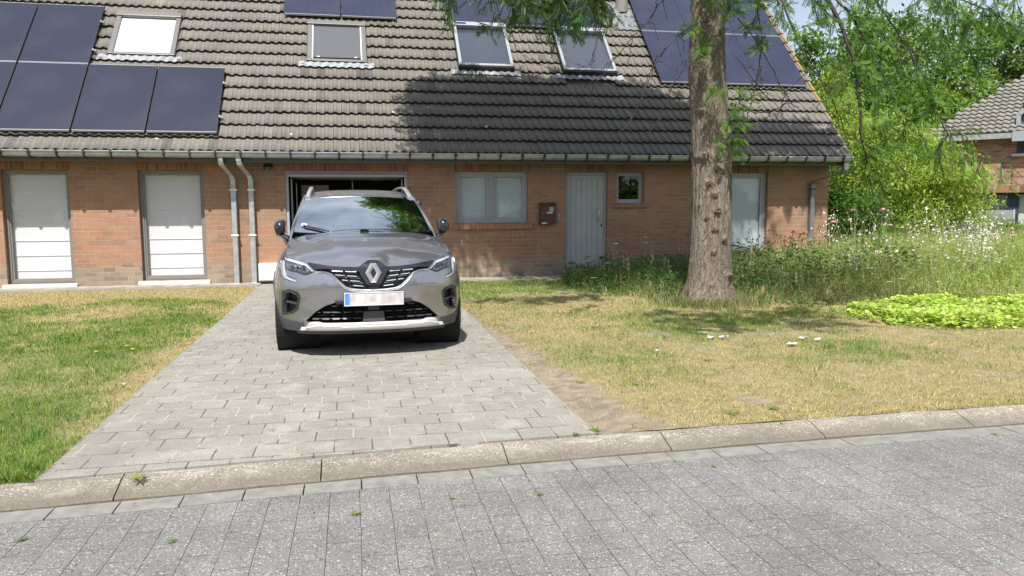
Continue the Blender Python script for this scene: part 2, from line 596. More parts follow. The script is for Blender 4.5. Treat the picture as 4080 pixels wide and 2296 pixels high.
while x < 20:                                        # one smooth concrete edge slab after another
    L = 0.29
    a, b_ = x + 0.003, x + L - 0.003
    ya, yb = float(kys(a)), float(kys(b_))
    dz = random.uniform(-0.002, 0.002)
    P = []
    for z in (-0.1, -0.060 + dz):
        P += [(a, ya - 0.385, z), (b_, yb - 0.385, z), (b_, yb - 0.240, z), (a, ya - 0.240, z)]
    mb.hexa(P)
    x += L
struct('gutter_strip', mb.V, mb.F, MT['strip'], bev=0.003)
mb = MB()
J = [-1.19, -0.2, 0.815, 1.80, 2.82, 3.90]
js = [J[0] - 1.01 * k for k in range(25, 0, -1)] + J + [J[-1] + 1.01 * k for k in range(1, 20)]
for a, b_ in zip(js[:-1], js[1:]):                   # bevelled kerb stones, about a metre each
    n = 10
    prof = [(-0.225, -0.11), (-0.225, -0.056), (-0.215, -0.048), (-0.14, -0.026), (-0.065, -0.003), (-0.01, 0.001), (0.0, -0.003), (0.0, -0.11)]
    V = []; F = []
    for i in range(n + 1):
        x = a + 0.0035 + (b_ - a - 0.007) * i / n
        y = float(kys(x))
        for (dy, z) in prof:
            V.append((x, y + dy, z + 0.0025 * math.sin(x * 9.1)))
    m_ = len(prof)
    for i in range(n):
        for k in range(m_ - 1):
            F.append((i * m_ + k, (i + 1) * m_ + k, (i + 1) * m_ + k + 1, i * m_ + k + 1))
    F.append(tuple(range(m_))); F.append(tuple(n * m_ + k for k in range(m_ - 1, -1, -1)))
    mb.add(V, F)
struct('kerb', mb.V, mb.F, MT['kerb'])
# dirt in the joint between driveway and kerb
V = []; F = []
for i, x in enumerate(xs):
    y = float(kys(x))
    V += [(x, y - 0.26, -0.064), (x, y - .1, -0.062), (x, y + 0.12, -0.055)]
    if i: F += [(3 * i - 3, 3 * i, 3 * i + 1, 3 * i - 2), (3 * i - 2, 3 * i + 1, 3 * i + 2, 3 * i - 1)]
struct('joint_soil', V, F, simple('joint_soil', (0.10, 0.085, 0.06), 0.95, nz=0.4, nscale=30.0))
# driveway sheet with real edge thickness
mb = MB()
nx = 24
DX0, DX1 = -1.615, 1.415
for i in range(nx):
    xa, xb = DX0 + (DX1 - DX0) * i / nx, DX0 + (DX1 - DX0) * (i + 1) / nx
    ya, yb = float(kys(xa)) + 0.012 + 0.014 * (xa + 1.6) / 3, float(kys(xb)) + 0.012 + 0.014 * (xb + 1.6) / 3
    mb.hexa([(xa, ya, -0.09), (xb, yb, -0.09), (xb, 14.47, -0.09), (xa, 14.47, -0.09), (xa, ya, 0.004), (xb, yb, 0.004), (xb, 14.47, 0.004), (xa, 14.47, 0.004)])
struct('driveway', mb.V, [f for k, f in enumerate(mb.F)], MT['drive'])
# strip of concrete and gravel along the facade
for nm, y0, y1, z0, mt in (('foundation_strip', 14.16, 14.52, 0.022, MT['slabs']), ('gravel_strip', 13.86, 14.16, 0.012, MT['gravel'])):
    mb = MB()
    for x0, x1 in ((-14.0, DX0 - 0.002), (DX1 + 0.002, 9.9)):
        mb.box(x0, x1, y0, y1, -0.1, z0)
    struct(nm, mb.V, mb.F, mt)

# ---------------------------------------------------------------- lawn colour field
SAND = [(1.415, 9.3), (1.415, 4.4), (2.15, 4.4), (2.0, 5.0), (1.86, 5.6), (1.78, 6.2), (1.66, 7.2), (1.6, 8.4), (1.5, 9.2)]
def greenness(x, y):
    x = np.asarray(x, float); y = np.asarray(y, float)
    n = fbm(x, y, 0.9, 3) * 0.6 + fbm(x, y, 3.4, 9) * 0.4
    left = x < -1.0
    gl = 0.70 + (n - 0.5) * 3.2 + 0.75 * np.clip((6.4 - y) / 1.6, -0.2, 1) + 0.30 * np.clip((-3.0 - x) / 2.0, 0, 1) * (y < 11.5) - 0.75 * np.clip((y - 11.6) / 1.0, 0, 1) + 0.10 * (y < 10)
    gl -= 0.7 * np.clip(1 - (-1.62 - x) / 0.35, 0, 1)
    gr = 0.13 + (n - 0.5) * 2.7 + 0.55 * np.clip((y - 10.2) / 1.5, 0, 1) + 0.5 * np.exp(-((x - 4.4) ** 2 / 1.6 + (y - 8.3) ** 2 / 0.9)) - 0.25 * np.clip((6.6 - y) / 1.0, 0, 1)
    gr += 0.25 * np.exp(-((x - 4.0) ** 2 / 8 + (y - 6.6) ** 2 / 0.4))
    return np.clip(np.where(left, gl, gr), 0, 1)
def soilness(x, y):
    n = fbm(x, y, 2.2, 33)
    s = np.clip((n - 0.60) * 5, 0, 0.8) * (np.asarray(x) > 1)
    ex = 1.86 - 0.05 * (np.asarray(y) - 4.6) - 0.0
    wdt = np.interp(y, [4.4, 5.0, 6.0, 7.2, 8.4, 9.4, 10], [0.80, 0.46, 0.30, 0.24, 0.15, 0.06, 0])
    e = (np.asarray(x) - 1.40) / np.maximum(wdt * (0.45 + 1.2 * fbm(x, y, 3.1, 5)), 1e-3)
    s = np.maximum(s, np.clip((1.15 - e) * 2.2, 0, 1) * (np.asarray(x) > 1.2) * np.clip(.55 + 1.0 * fbm(x, y, 7.0, 90), 0, 1))
    return s
def lawn_colour(g, s, n):
    g = g[:, None]; s = s[:, None]; n = n[:, None]
    straw = np.array([0.40, 0.325, 0.155]); green = np.array([0.135, 0.20, 0.035]); soil = np.array([0.40, 0.335, 0.24])
    c = straw * (1 - g) + green * g
    return c * (0.75 + 0.5 * n) * (1 - s) + soil * s * (0.45 + 0.95 * n)

def lawn_sheet(name, x0, x1, y1, yfun, z=0.0, step=0.06, xlim=None):
    nx = int((x1 - x0) / step); ny = 170
    X = np.linspace(x0, x1, nx + 1)
    V = []; 
    G = []
    ys0 = np.array([float(yfun(x)) for x in X])
    t = np.linspace(0, 1, ny + 1) ** 1.25
    YY = ys0[:, None] + (y1 - ys0)[:, None] * t[None, :]
    XX = np.repeat(X[:, None], ny + 1, 1)
    fx, fy = XX.ravel(), YY.ravel()
    zz = z + 0.012 * (fbm(fx, fy, 2.0, 2) - 0.5) + 0.006 * (fbm(fx, fy, 14.0, 4) - 0.5)
    V = np.stack([fx, fy, zz], 1)
    idx = np.arange((nx + 1) * (ny + 1)).reshape(nx + 1, ny + 1)
    F = np.stack([idx[:-1, :-1].ravel(), idx[1:, :-1].ravel(), idx[1:, 1:].ravel(), idx[:-1, 1:].ravel()], 1)
    g = greenness(fx, fy); s = soilness(fx, fy); n = fbm(fx, fy, 20.0, 8, 2)
    col = lawn_colour(g * 0.6, np.maximum(s, 0.18), n) * 0.80
    return struct(name, V, F, MT['lawn'], col=col, smooth=True)

m, nt, b, _ = new_mat('lawn_soil')
a = N(nt, 'Attribute'); a.attribute_name = 'col'
p = pos(nt)
f = noise(nt, p, 120.0, 5.0, 0.7)
c = mixc(nt, 1.0, a.outputs['Color'], ramp(nt, f, [(0.3, 0.5), (0.7, 1.45)]), 'MULTIPLY')
nt.links.new(c, b.inputs['Base Color']); setp(b, Roughness=0.95)
bump(nt, f, b, 0.8, 0.015)
MT['lawn'] = m
lawn_sheet('lawn_beside_driveway', -14.0, DX0 - 0.004, 13.86, lambda x: kys(x) + 0.006)
lawn_sheet('lawn_under_tree', DX1 + 0.004, 18.0, 13.86, lambda x: kys(x) + 0.006)
struct('garden_soil', [(9.9, 13.86, -0.02), (40, 13.86, -0.02), (40, 60, -0.02), (9.9, 60, -0.02)], [(0, 1, 2, 3)], simple('garden_soil', (0.16, 0.15, 0.07), 0.95, nz=0.4, nscale=2.0))

# ---------------------------------------------------------------- grass blades
def blades(n, xy, h, w, lean, col, bend=0.5):
    x, y = xy
    th = rng.random(n) * 2 * np.pi
    la = rng.random(n) * 2 * np.pi
    d = np.stack([np.cos(th), np.sin(th)], 1) * (w / 2)[:, None]
    l = np.stack([np.cos(la), np.sin(la)], 1) * (lean * h)[:, None]
    z0 = np.zeros(n) - 0.004
    b0 = np.stack([x - d[:, 0], y - d[:, 1], z0], 1); b1 = np.stack([x + d[:, 0], y + d[:, 1], z0], 1)
    m0 = np.stack([x - d[:, 0] * .7 + l[:, 0] * .35, y - d[:, 1] * .7 + l[:, 1] * .35, h * 0.6], 1)
    m1 = np.stack([x + d[:, 0] * .7 + l[:, 0] * .35, y + d[:, 1] * .7 + l[:, 1] * .35, h * 0.6], 1)
    t = np.stack([x + l[:, 0], y + l[:, 1], h * np.clip(1.05 - lean * 0.35, 0.3, 1)], 1)
    V = np.stack([b0, b1, m1, m0, t], 1).reshape(-1, 3)
    o = np.arange(n) * 5
    F = np.concatenate([np.stack([o, o + 1, o + 2], 1), np.stack([o, o + 2, o + 3], 1), np.stack([o + 3, o + 2, o + 4], 1)])
    return V, F, np.repeat(col, 5, 0)

MT['grass'] = leafmat('grass_blades', 0.3, 0.55)
def lawn_grass(name, label, n, x0, x1, y1, hmul=1.0):
    u = rng.random(n) ** 1.5
    x = x0 + rng.random(n) * (x1 - x0)
    ya = kys(x) + 0.01
    y = ya + (y1 - ya) * u
    jag = rng.normal(0, 0.012, n)
    if x0 < 0: x = np.minimum(x, DX0 - 0.0 + np.abs(jag) * 1.2)
    s = soilness(x, y)
    g = greenness(x, y)
    keep = (rng.random(n) > s * 0.90) & (rng.random(n) < 0.55 + 0.45 * g)
    # only what the camera side can see
    keep &= (np.abs(x - y * 0.2) < y * 0.72 + 3.4)
    x, y, g = x[keep], y[keep], g[keep]
    n = len(x)
    isg = rng.random(n) < np.clip(g * 1.0 + 0.10, 0, 1)
    straw = np.array([0.50, 0.41, 0.20]) * (0.7 + 0.6 * rng.random((n, 1)))
    green = (np.array([0.135, 0.235, 0.035]) + rng.random((n, 1)) * np.array([0.09, 0.07, 0.02])) * (0.75 + 0.5 * rng.random((n, 1)))
    col = np.where(isg[:, None], green, straw)
    tuft = np.clip(fbm(x, y, 7.0, 21, 3) * 2 - .5, 0, 1.3)
    big = (vnoise(x, y, 9.0, 77) > .80) & isg
    col[big] = col[big] * np.array([.62, .80, .8])
    h = (0.016 + 0.024 * rng.random(n) + 0.030 * g * tuft) * hmul
    h = np.where(big, h * 1.5, h)
    h *= np.where(isg, 1.1, 0.85)
    w = np.where(y < 8, 0.0042, 0.0065) * (0.7 + 0.6 * rng.random(n))
    lean = np.where(isg, 0.3 + 0.9 * rng.random(n), 0.6 + 1.6 * rng.random(n))
    V, F, c = blades(n, (x, y), h, w, lean, col)
    tag(mk(name, V, F, MT['grass'], col=c), label, 'grass', kind='stuff')
lawn_grass('lawn_grass', 'short grass of the lawn on the window side of the driveway, green with dry patches', 290000, -10.2, DX0 + 0.01, 13.83)
lawn_grass('dry_lawn_grass', 'dry yellowed grass of the lawn in front of the tree', 290000, DX1 + 0.01, 13.2, 13.83, 0.9)
# ---------------------------------------------------------------- house materials
PL = [(0, (0.20, 0.15, 0.115)), (0.3, (0.30, 0.235, 0.175)), (0.65, (0.36, 0.28, 0.205)), (1, (0.27, 0.205, 0.155))]
MT['brick'] = brick_mat('facade_brick', plinth=PL)
MT['soldier'] = brick_mat('upright_brick', vertical=True, cols=[(0, (0.20, 0.10, 0.065)), (0.5, (0.30, 0.14, 0.085)), (1, (0.36, 0.17, 0.10))])
MT['sillbrick'] = brick_mat('sill_brick', vertical=True, cols=[(0, (0.28, 0.14, 0.09)), (0.5, (0.37, 0.19, 0.12)), (1, (0.33, 0.16, 0.10))])
MT['zinc'] = simple('weathered_zinc', (0.46, 0.48, 0.50), 0.38, 0.45, nz=0.22, nscale=9.0)
MT['zinc_dark'] = simple('dark_zinc', (0.045, 0.046, 0.05), 0.5, 0.3, nz=0.35, nscale=9.0)
MT['frame_grey'] = simple('grey_window_paint', (0.37, 0.385, 0.41), 0.42, nz=0.05)
MT['frame_brown'] = simple('taupe_window_paint', (0.21, 0.20, 0.185), 0.42, nz=0.05)
MT['door'] = simple('grey_door_paint', (0.42, 0.43, 0.44), 0.42, nz=0.06, nscale=3.0)
MT['blackrub'] = simple('black_rubber', (0.02, 0.02, 0.022), 0.55)
MT['blueStone'] = simple('pale_stone_sill', (0.62, 0.60, 0.57), 0.8, nz=0.10, nscale=12.0)
MT['white'] = simple('white_paint', (0.78, 0.78, 0.77), 0.4)
MT['blind'] = None
MT['glass'] = glass('window_glass', (0.97, 0.97, 0.98), 1.5, 0.0)
MT['frost'] = simple('satin_film', (0.62, 0.72, 0.73), 0.6)
MT['soffit'] = simple('dark_fascia', (0.11, 0.105, 0.10), 0.6, nz=0.2)
MT['lead'] = simple('lead_flashing', (0.30, 0.315, 0.33), 0.7, 0.0, nz=0.35, nscale=12.0)
MT['rw_frame'] = simple('taupe_metal_cladding', (0.19, 0.18, 0.168), 0.4, 0.3)
MT['rw_grey'] = simple('light_metal_cladding', (0.42, 0.45, 0.48), 0.35, 0.4)
MT['dark_in'] = simple('unlit_interior', (0.015, 0.015, 0.016), 0.9)
MT['black'] = simple('black_plastic', (0.012, 0.012, 0.014), 0.45)
MT['steel'] = simple('brushed_steel', (0.55, 0.56, 0.57), 0.3, 0.9)
MT['screen_blind'] = simple('grey_blind_cloth', (0.095, 0.10, 0.115), 0.8)
def blindmat():
    m, nt, b, out = new_mat('white_blind_cloth')
    p = objc(nt)
    f = noise(nt, mapping(nt, p, (30, 30, 6)), 8.0, 4.0, 0.6)
    nt.links.new(ramp(nt, f, [(0.3, (0.82, 0.82, 0.82)), (0.7, (0.87, 0.87, 0.87))]), b.inputs['Base Color'])
    setp(b, Roughness=0.85)
    return m
MT['blind'] = blindmat()

def tilemat():
    m, nt, b, _ = new_mat('concrete_roof_tile')
    a = N(nt, 'Attribute'); a.attribute_name = 'col'
    p = pos(nt)
    big = noise(nt, p, 0.55, 5.0, 0.6)
    c = mixc(nt, 1.0, a.outputs['Color'], ramp(nt, big, [(0.3, 0.86), (0.7, 1.10)]), 'MULTIPLY')
    st = noise(nt, mapping(nt, p, (1, 0.45, 0.45)), 6.0, 6.0, 0.7)
    c = mixc(nt, ramp(nt, st, [(0.52, 0.0), (0.74, 0.28)]), c, (0.115, 0.105, 0.09))
    ms = noise(nt, p, 1.9, 7.0, 0.72)
    c = mixc(nt, ramp(nt, ms, [(0.60, 0.0), (0.72, 0.6)]), c, (0.13, 0.135, 0.075))
    sp = noise(nt, p, 26.0, 3.0, 0.5)
    c = mixc(nt, ramp(nt, sp, [(0.635, 0.0), (0.66, 0.8)]), c, (0.07, 0.062, 0.055))
    v = N(nt, 'TexVoronoi'); v.inputs['Scale'].default_value = 2.3
    nt.links.new(p, v.inputs['Vector'])
    sepc = N(nt, 'SeparateColor'); nt.links.new(v.outputs['Color'], sepc.inputs[0])
    spot = math_(nt, 'MULTIPLY', ramp(nt, v.outputs['Distance'], [(0.055, 1.0), (0.075, 0.0)]), ramp(nt, sepc.outputs[0], [(0.62, 0.0), (0.66, 0.9)]))
    lich = ramp(nt, sepc.outputs[1], [(0.0, (0.62, 0.61, 0.56)), (0.86, (0.62, 0.61, 0.56)), (0.88, (0.5, 0.3, 0.05))])
    c = mixc(nt, spot, c, lich)
    fine = noise(nt, p, 150.0, 3.0, 0.6)
    c = mixc(nt, 1.0, c, ramp(nt, fine, [(0.3, 0.87), (0.7, 1.13)]), 'MULTIPLY')
    nt.links.new(c, b.inputs['Base Color'])
    setp(b, Roughness=0.85)
    bump(nt, fine, b, 0.35, 0.004)
    return m
MT['tile'] = tilemat()

RW = [(-4.27, -3.13, 2.39, 3.69), (-0.77, 0.34, 2.37, 3.66), (2.11, 3.20, 2.27, 3.69), (4.22, 5.33, 2.22, 3.66)]
GA = 0.3335
def roof_tiles(x0, x1, ncourse, seed):
    r = np.random.default_rng(seed)
    W = 0.1462
    prof_t = np.array([0.0, 0.12, 0.25, 0.38, 0.5, 0.62, 0.75, 0.87, 0.955, 0.965])
    def hgt(t): return 0.0165 * np.cos(2 * np.pi * (t - 0.18)) + 0.005 * (1 - t)
    k0 = int(round(x0 / W)); k1 = int(round(x1 / W))
    Vs = []; Fs = []; Cs = []; off = 0
    for c in range(ncourse):
        s0 = -0.045 + c * GA
        for k in range(k0, k1):
            xa = k * W
            if any(w_[0] + .05 < xa + W / 2 < w_[1] - .05 and w_[2] + .05 < s0 + .33 < w_[3] + .16 for w_ in RW): continue
            ts = prof_t
            X = xa + ts * W
            H = hgt(ts)
            H[-1] -= 0.006; 
            jit = r.normal(0, 0.0022); js = r.normal(0, 0.0035)
            rows = []
            KH = iter((1.0, 1.0, 1.0, .62, .55))
            for (s, o) in ((s0 + js, 0.008), (s0 + js, 0.060), (s0 + js + 0.008, 0.064), (s0 + 0.5 * GA, 0.041), (s0 + GA + 0.03, 0.013)):
                oo = o + H * next(KH) + jit
                rows.append(np.stack([X, np.full_like(X, s), oo], 1))
            A = np.stack(rows)                         # 5 x 10 x 3
            n = len(X)
            P = A.reshape(-1, 3)
            Y = 13.97 + P[:, 1] * math.cos(TH) - P[:, 2] * math.sin(TH)
            Z = 2.30 + P[:, 1] * math.sin(TH) + P[:, 2] * math.cos(TH)
            Vs.append(np.stack([P[:, 0], Y, Z], 1))
            idx = np.arange(5 * n).reshape(5, n) + off
            Fs.append(np.stack([idx[:-1, :-1].ravel(), idx[:-1, 1:].ravel(), idx[1:, 1:].ravel(), idx[1:, :-1].ravel()], 1))
            off += 5 * n
            base = np.array([0.178, 0.162, 0.140]) * (0.94 + 0.12 * r.random()) * np.array([1, 1 + r.normal(0, 0.012), 1 + r.normal(0, 0.03)])
            q_ = r.random()
            if q_ < .035: base = base * r.uniform(.62, .8)
            elif q_ < .055: base = base * r.uniform(1.15, 1.3)
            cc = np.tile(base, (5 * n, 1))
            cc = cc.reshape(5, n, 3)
            cc[0] *= 0.10; cc[1] *= 0.13; cc[2] *= 0.7  # shade and dirt under the tile nose, both put into the vertex colour
            cc[:, -1] *= 0.70                          # darker along the side lap
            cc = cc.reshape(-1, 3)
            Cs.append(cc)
    return np.concatenate(Vs), np.concatenate(Fs), np.concatenate(Cs)

def facade(x0, x1, z0, z1, holes, y, rev=0.11):
    """front wall leaf with real openings and brick reveals"""
    xs_ = sorted({x0, x1, *[h[0] for h in holes], *[h[1] for h in holes]})
    zs_ = sorted({z0, z1, *[h[2] for h in holes], *[h[3] for h in holes]})
    mb = MB()
    for a, b_ in zip(xs_[:-1], xs_[1:]):
        for c, d in zip(zs_[:-1], zs_[1:]):
            mx_, mz = (a + b_) / 2, (c + d) / 2
            if any(h[0] < mx_ < h[1] and h[2] < mz < h[3] for h in holes): continue
            mb.quad((a, y, c), (b_, y, c), (b_, y, d), (a, y, d))
            mb.quad((a, y + rev + 0.2, d), (b_, y + rev + 0.2, d), (b_, y + rev + 0.2, c), (a, y + rev + 0.2, c))
    for (a, b_, c, d) in holes:
        e = y + rev + 0.2
        mb.quad((a, y, c), (a, y, d), (a, e, d), (a, e, c))
        mb.quad((b_, y, d), (b_, y, c), (b_, e, c), (b_, e, d))
        mb.quad((a, y, d), (b_, y, d), (b_, e, d), (a, e, d))
        mb.quad((b_, y, c), (a, y, c), (a, e, c), (b_, e, c))
    return mb

WY = 14.47
RIDGE_S = 7.6
def house(name, label, x0, x1, holes, seed, gable_left, gable_right):
    h = thing(name, label, 'house', ((x0 + x1) / 2, WY, 0.0))
    mb = facade(x0, x1, -0.1, 2.30, holes, WY)
    ry, rz = RP(0, RIDGE_S)[1:]
    yb = 2 * ry - WY
    # rear wall and gables
    mb.box(x0, x1, yb, yb + 0.3, -0.1, 2.30)
    for gx, on, sg in ((x0, gable_left, 1), (x1, gable_right, -1)):
        t = 0.28 * sg
        P = [(WY + 0.31, -0.1), (yb, -0.1), (yb, 2.45), (ry, rz - 0.10), (WY + 0.31, 2.45)]
        A = [(gx, a, b_) for a, b_ in P]; B = [(gx + t, a, b_) for a, b_ in P]
        F = [tuple(range(5)), tuple(range(9, 4, -1))] + [(i, (i + 1) % 5, (i + 1) % 5 + 5, i + 5) for i in range(5)]
        mb.add(A + B, F)
        if on:                                        # gable face in front of the house corner
            mb.quad((gx, WY, -0.1), (gx, WY + 0.31, -0.1), (gx, WY + 0.31, 2.62), (gx, WY, 2.30))
    mb.build('wall', MT['brick'], h)
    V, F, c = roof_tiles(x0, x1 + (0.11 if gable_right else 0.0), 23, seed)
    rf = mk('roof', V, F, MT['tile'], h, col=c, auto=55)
    mb = MB()
    xe = x1 + (0.10 if gable_right else 0)
    mb.hexa([RP(x0, 0.02, -0.16), RP(xe, 0.02, -0.16), RP(xe, RIDGE_S, -0.16), RP(x0, RIDGE_S, -0.16), RP(x0, 0.02, -0.012), RP(xe, 0.02, -0.012), RP(xe, RIDGE_S, -0.012), RP(x0, RIDGE_S, -0.012)])
    y2 = 2 * ry - 13.97
    mb.hexa([(x0, ry, rz - 0.15), (xe, ry, rz - 0.15), (xe, y2, 2.15), (x0, y2, 2.15), (x0, ry, rz), (xe, ry, rz), (xe, y2, 2.3), (x0, y2, 2.3)])
    mb.build('roof_deck', MT['soffit'], h)
    if gable_right:                                   # verge tiles with lichen
        mb = MB(); cols = []
        r = random.Random(3)
        for c_ in range(23):
            s = -0.05 + c_ * GA
            o1 = 0.075
            V = [RP(xe - 0.03, s, -0.10), RP(xe + 0.035, s, -0.10), RP(xe + 0.035, s + GA + 0.02, -0.10), RP(xe - 0.03, s + GA + 0.02, -0.10),
                 RP(xe - 0.03, s, o1), RP(xe + 0.035, s, o1 - 0.012), RP(xe + 0.035, s + GA + 0.02, o1 - 0.045), RP(xe - 0.03, s + GA + 0.02, o1 - 0.033)]
            mb.hexa(V)
            lic = r.random() < (0.12 if c_ < 8 else 0.5)
            cl = (0.36, 0.22, 0.07) if lic else (0.25, 0.21, 0.16)
            cols += [cl] * 8
        mk('verge_tile', mb.V, mb.F, MT['tile'], rf, col=np.array(cols), bev=0.008)
    # gutter: bead, face, bottom; brackets as sub-parts
    prof = [(13.985, 2.285), (13.972, 2.29), (13.895, 2.205), (13.89, 2.19)]
    P = [(13.868, 2.292), (13.858, 2.284), (13.862, 2.272), (13.876, 2.270), (13.884, 2.235), (13.905, 2.205), (13.95, 2.193), (14.02, 2.19), (14.045, 2.20), (14.05, 2.30), (14.045, 2.30), (14.04, 2.207), (13.95, 2.2), (13.91, 2.212), (13.892, 2.24), (13.886, 2.285), (13.878, 2.293)]
    gx0, gx1 = x0, x1 + (0.14 if gable_right else 0.0)
    n = len(P)
    V = [(gx0, a, b_) for a, b_ in P] + [(gx1, a, b_) for a, b_ in P]
    F = [(i, (i + 1) % n, (i + 1) % n + n, i + n) for i in range(n)] + [tuple(range(n - 1, -1, -1)), tuple(range(n, 2 * n))]
    gt = mk('gutter', V, F, MT['zinc'], h)
    if gable_right:
        MB().box(gx1, gx1 + 0.003, 13.87, 14.05, 2.19, 2.29).build('gutter_end', MT['zinc'], gt)
    k = math.ceil((x0 + 0.03 + 20.0) / 0.404)
    while -20 + 0.404 * k < gx1 - 0.02:
        bx = -20 + 0.404 * k
        b_ = MB()
        b_.box(bx - 0.017, bx + 0.017, 13.846, 13.862, 2.262, 2.300)
        b_.hexa([(bx - 0.014, 13.866, 2.262), (bx + 0.014, 13.866, 2.262), (bx + 0.014, 13.885, 2.262), (bx - 0.014, 13.885, 2.262), (bx - 0.014, 13.850, 2.300), (bx + 0.014, 13.850, 2.300), (bx + 0.014, 13.885, 2.300), (bx - 0.014, 13.885, 2.300)])
        b_.tube([(bx - 0.028, 13.862, 2.262), (bx, 13.856, 2.25), (bx + 0.028, 13.862, 2.262)], 0.010, 5)
        b_.tube([(bx, 13.86, 2.262), (bx, 13.866, 2.235), (bx, 13.89, 2.20), (bx, 13.95, 2.184), (bx, 14.06, 2.18)], 0.012, 6)
        b_.tube([(bx - 0.018, 13.875, 2.235), (bx, 13.868, 2.222), (bx + 0.018, 13.875, 2.235)], 0.010, 5)
        b_.build('gutter_bracket', MT['zinc_dark'], gt)
        k += 1
    mb = MB().box(gx0, x1 + (0.1 if gable_right else 0), 14.06, 14.085, 2.125, 2.30).box(gx0, x1 + (0.1 if gable_right else 0), 14.085, WY - 0.002, 2.135, 2.15)
    mb.build('fascia', MT['soffit'], h)
    # upright course over the openings
    return h, rf, gt

def soldier(h, x0, x1, z0=2.003, z1=2.134):
    MB().box(x0, x1, WY - 0.003, WY + 0.11, z0, z1).build('brick_lintel', MT['soldier'], h)

def window(h, x0, x1, z0, z1, fm, mull=(), sash=0.05, fr=0.055, blind='white', sill=None, yo=0.09, label=None, pane=True):
    y = WY + yo
    mb = MB()
    mb.ring(x0 + .002, x1 - .002, y, y + 0.07, z0 + .002, z1 - .002, fr)
    for mx_ in mull:
        mb.box(mx_ - 0.035, mx_ + 0.035, y - 0.004, y + 0.066, z0 + fr, z1 - fr)
        mb.box(mx_ - 0.012, mx_ + 0.012, y - 0.018, y - 0.004, z0 + fr + 0.02, z1 - fr - 0.02)
    edges = [x0 + fr] + [q for mx_ in mull for q in (mx_ - 0.035, mx_ + 0.035)] + [x1 - fr]
    for a, b_ in zip(edges[::2], edges[1::2]):
        if sash: mb.ring(a, b_, y + 0.014, y + 0.06, z0 + fr, z1 - fr, sash)
    w = mb.build('window', fm, h, bev=0.004)
    if label: w['label'] = label
    for a, b_ in zip(edges[::2], edges[1::2]):
        a += sash * 0.9; b_ -= sash * 0.9
        MB().box(a, b_, y + 0.034, y + 0.040, z0 + fr + sash * .9, z1 - fr - sash * .9).build('pane', MT['glass'], w)
    a, b_ = edges[0] + sash * .5, edges[-1] - sash * .5
    zt, zb = z1 - fr - sash * .5, z0 + fr + sash * .5
    yb = y + 0.085
    if blind == 'roman':
        nseg = 7; mb = MB()
        H = zt - zb
        edges_z = [zt - 0.11 * 1.0] + [zt - 0.115 - (H - 0.16) * (i + 1) / 6.4 for i in range(6)]
        zz = [zt] + edges_z + [zb]
        for i in range(len(zz) - 1):
            zu, zl = zz[i], zz[i + 1]
            mb.hexa([(a, yb + 0.004, zl), (b_, yb + 0.004, zl), (b_, yb + 0.008, zl), (a, yb + 0.008, zl), (a, yb + 0.010, zu), (b_, yb + 0.010, zu), (b_, yb + 0.014, zu), (a, yb + 0.014, zu)])
            if i < len(zz) - 2: mb.box(a, b_, yb - 0.002, yb + 0.006, zl - 0.008, zl + 0.006)
        mb.build('blind', MT['blind'], w)
    elif blind == 'white':
        MB().box(a, b_, yb, yb + 0.004, zb, zt).build('blind', MT['frost'], w)
    elif blind == 'dark':
        MB().box(a, b_, y + 0.6, y + 0.61, zb - 0.1, zt + 0.1).build('room', MT['dark_in'], w)
    if sill:
        sx0, sx1, sz0, sz1, so, smt = sill
        MB().hexa([(sx0, WY - so, sz0), (sx1, WY - so, sz0), (sx1, WY + yo, sz0), (sx0, WY + yo, sz0), (sx0, WY - so, sz1 - 0.008), (sx1, WY - so, sz1 - 0.008), (sx1, WY + yo, sz1 + 0.004), (sx0, WY + yo, sz1 + 0.004)]).build('window_sill', MT[smt], w, bev=0.006)
    return w

XP = -1.72
HL = [(-8.35, -7.3, 0.10, 2.0), (-5.72, -4.68, 0.085, 2.005), (-3.60, -2.535, 0.095, 2.005)]
HR = [(-1.165, 1.005, -0.1, 2.0), (1.887, 3.262, 1.04, 2.0), (4.005, 4.838, 0.0, 2.0), (5.02, 5.584, 1.405, 2.0), (7.02, 8.222, 0.44, 2.0)]
hl, rl, gl_ = house('terraced_house', 'left terraced house with taupe full-height windows, white blinds and black solar panels', -10.0, XP, HL, 1, True, False)
for i, (a, b_, c, d) in enumerate(HL):
    soldier(hl, a - 0.02, b_ + 0.02)
    window(hl, a, b_, c, d, MT['frame_brown'], sash=0.028, fr=0.05, blind='roman', sill=(a - 0.07, b_ + 0.05, c - 0.075, c - 0.004, 0.06, 'blueStone'))
hr, rr, gr_ = house('terraced_house', 'right terraced house with open garage, grey front door and lichen on its roof edge', XP, 9.58, HR, 2, False, True)
for (a, b_, c, d) in HR[1:]:
    soldier(hr, a - 0.02, b_ + 0.02)
soldier(hr, -1.18, 1.02)
window(hr, *HR[1], MT['frame_grey'], mull=(2.565,), sash=0.045, fr=0.05, sill=(1.826, 3.339, 0.925, 1.036, 0.055, 'sillbrick'), label='grey double window with satin white panes beside the letterbox')
window(hr, *HR[3], MT['frame_grey'], sash=0.03, fr=0.045, blind='dark', sill=(4.965, 5.661, 1.315, 1.40, 0.045, 'sillbrick'), label='small dark window right of the front door')
window(hr, *HR[4], MT['frame_grey'], sash=0.05, fr=0.055, sill=(6.97, 8.27, 0.36, 0.436, 0.045, 'sillbrick'), label='tall grey window behind the tree')
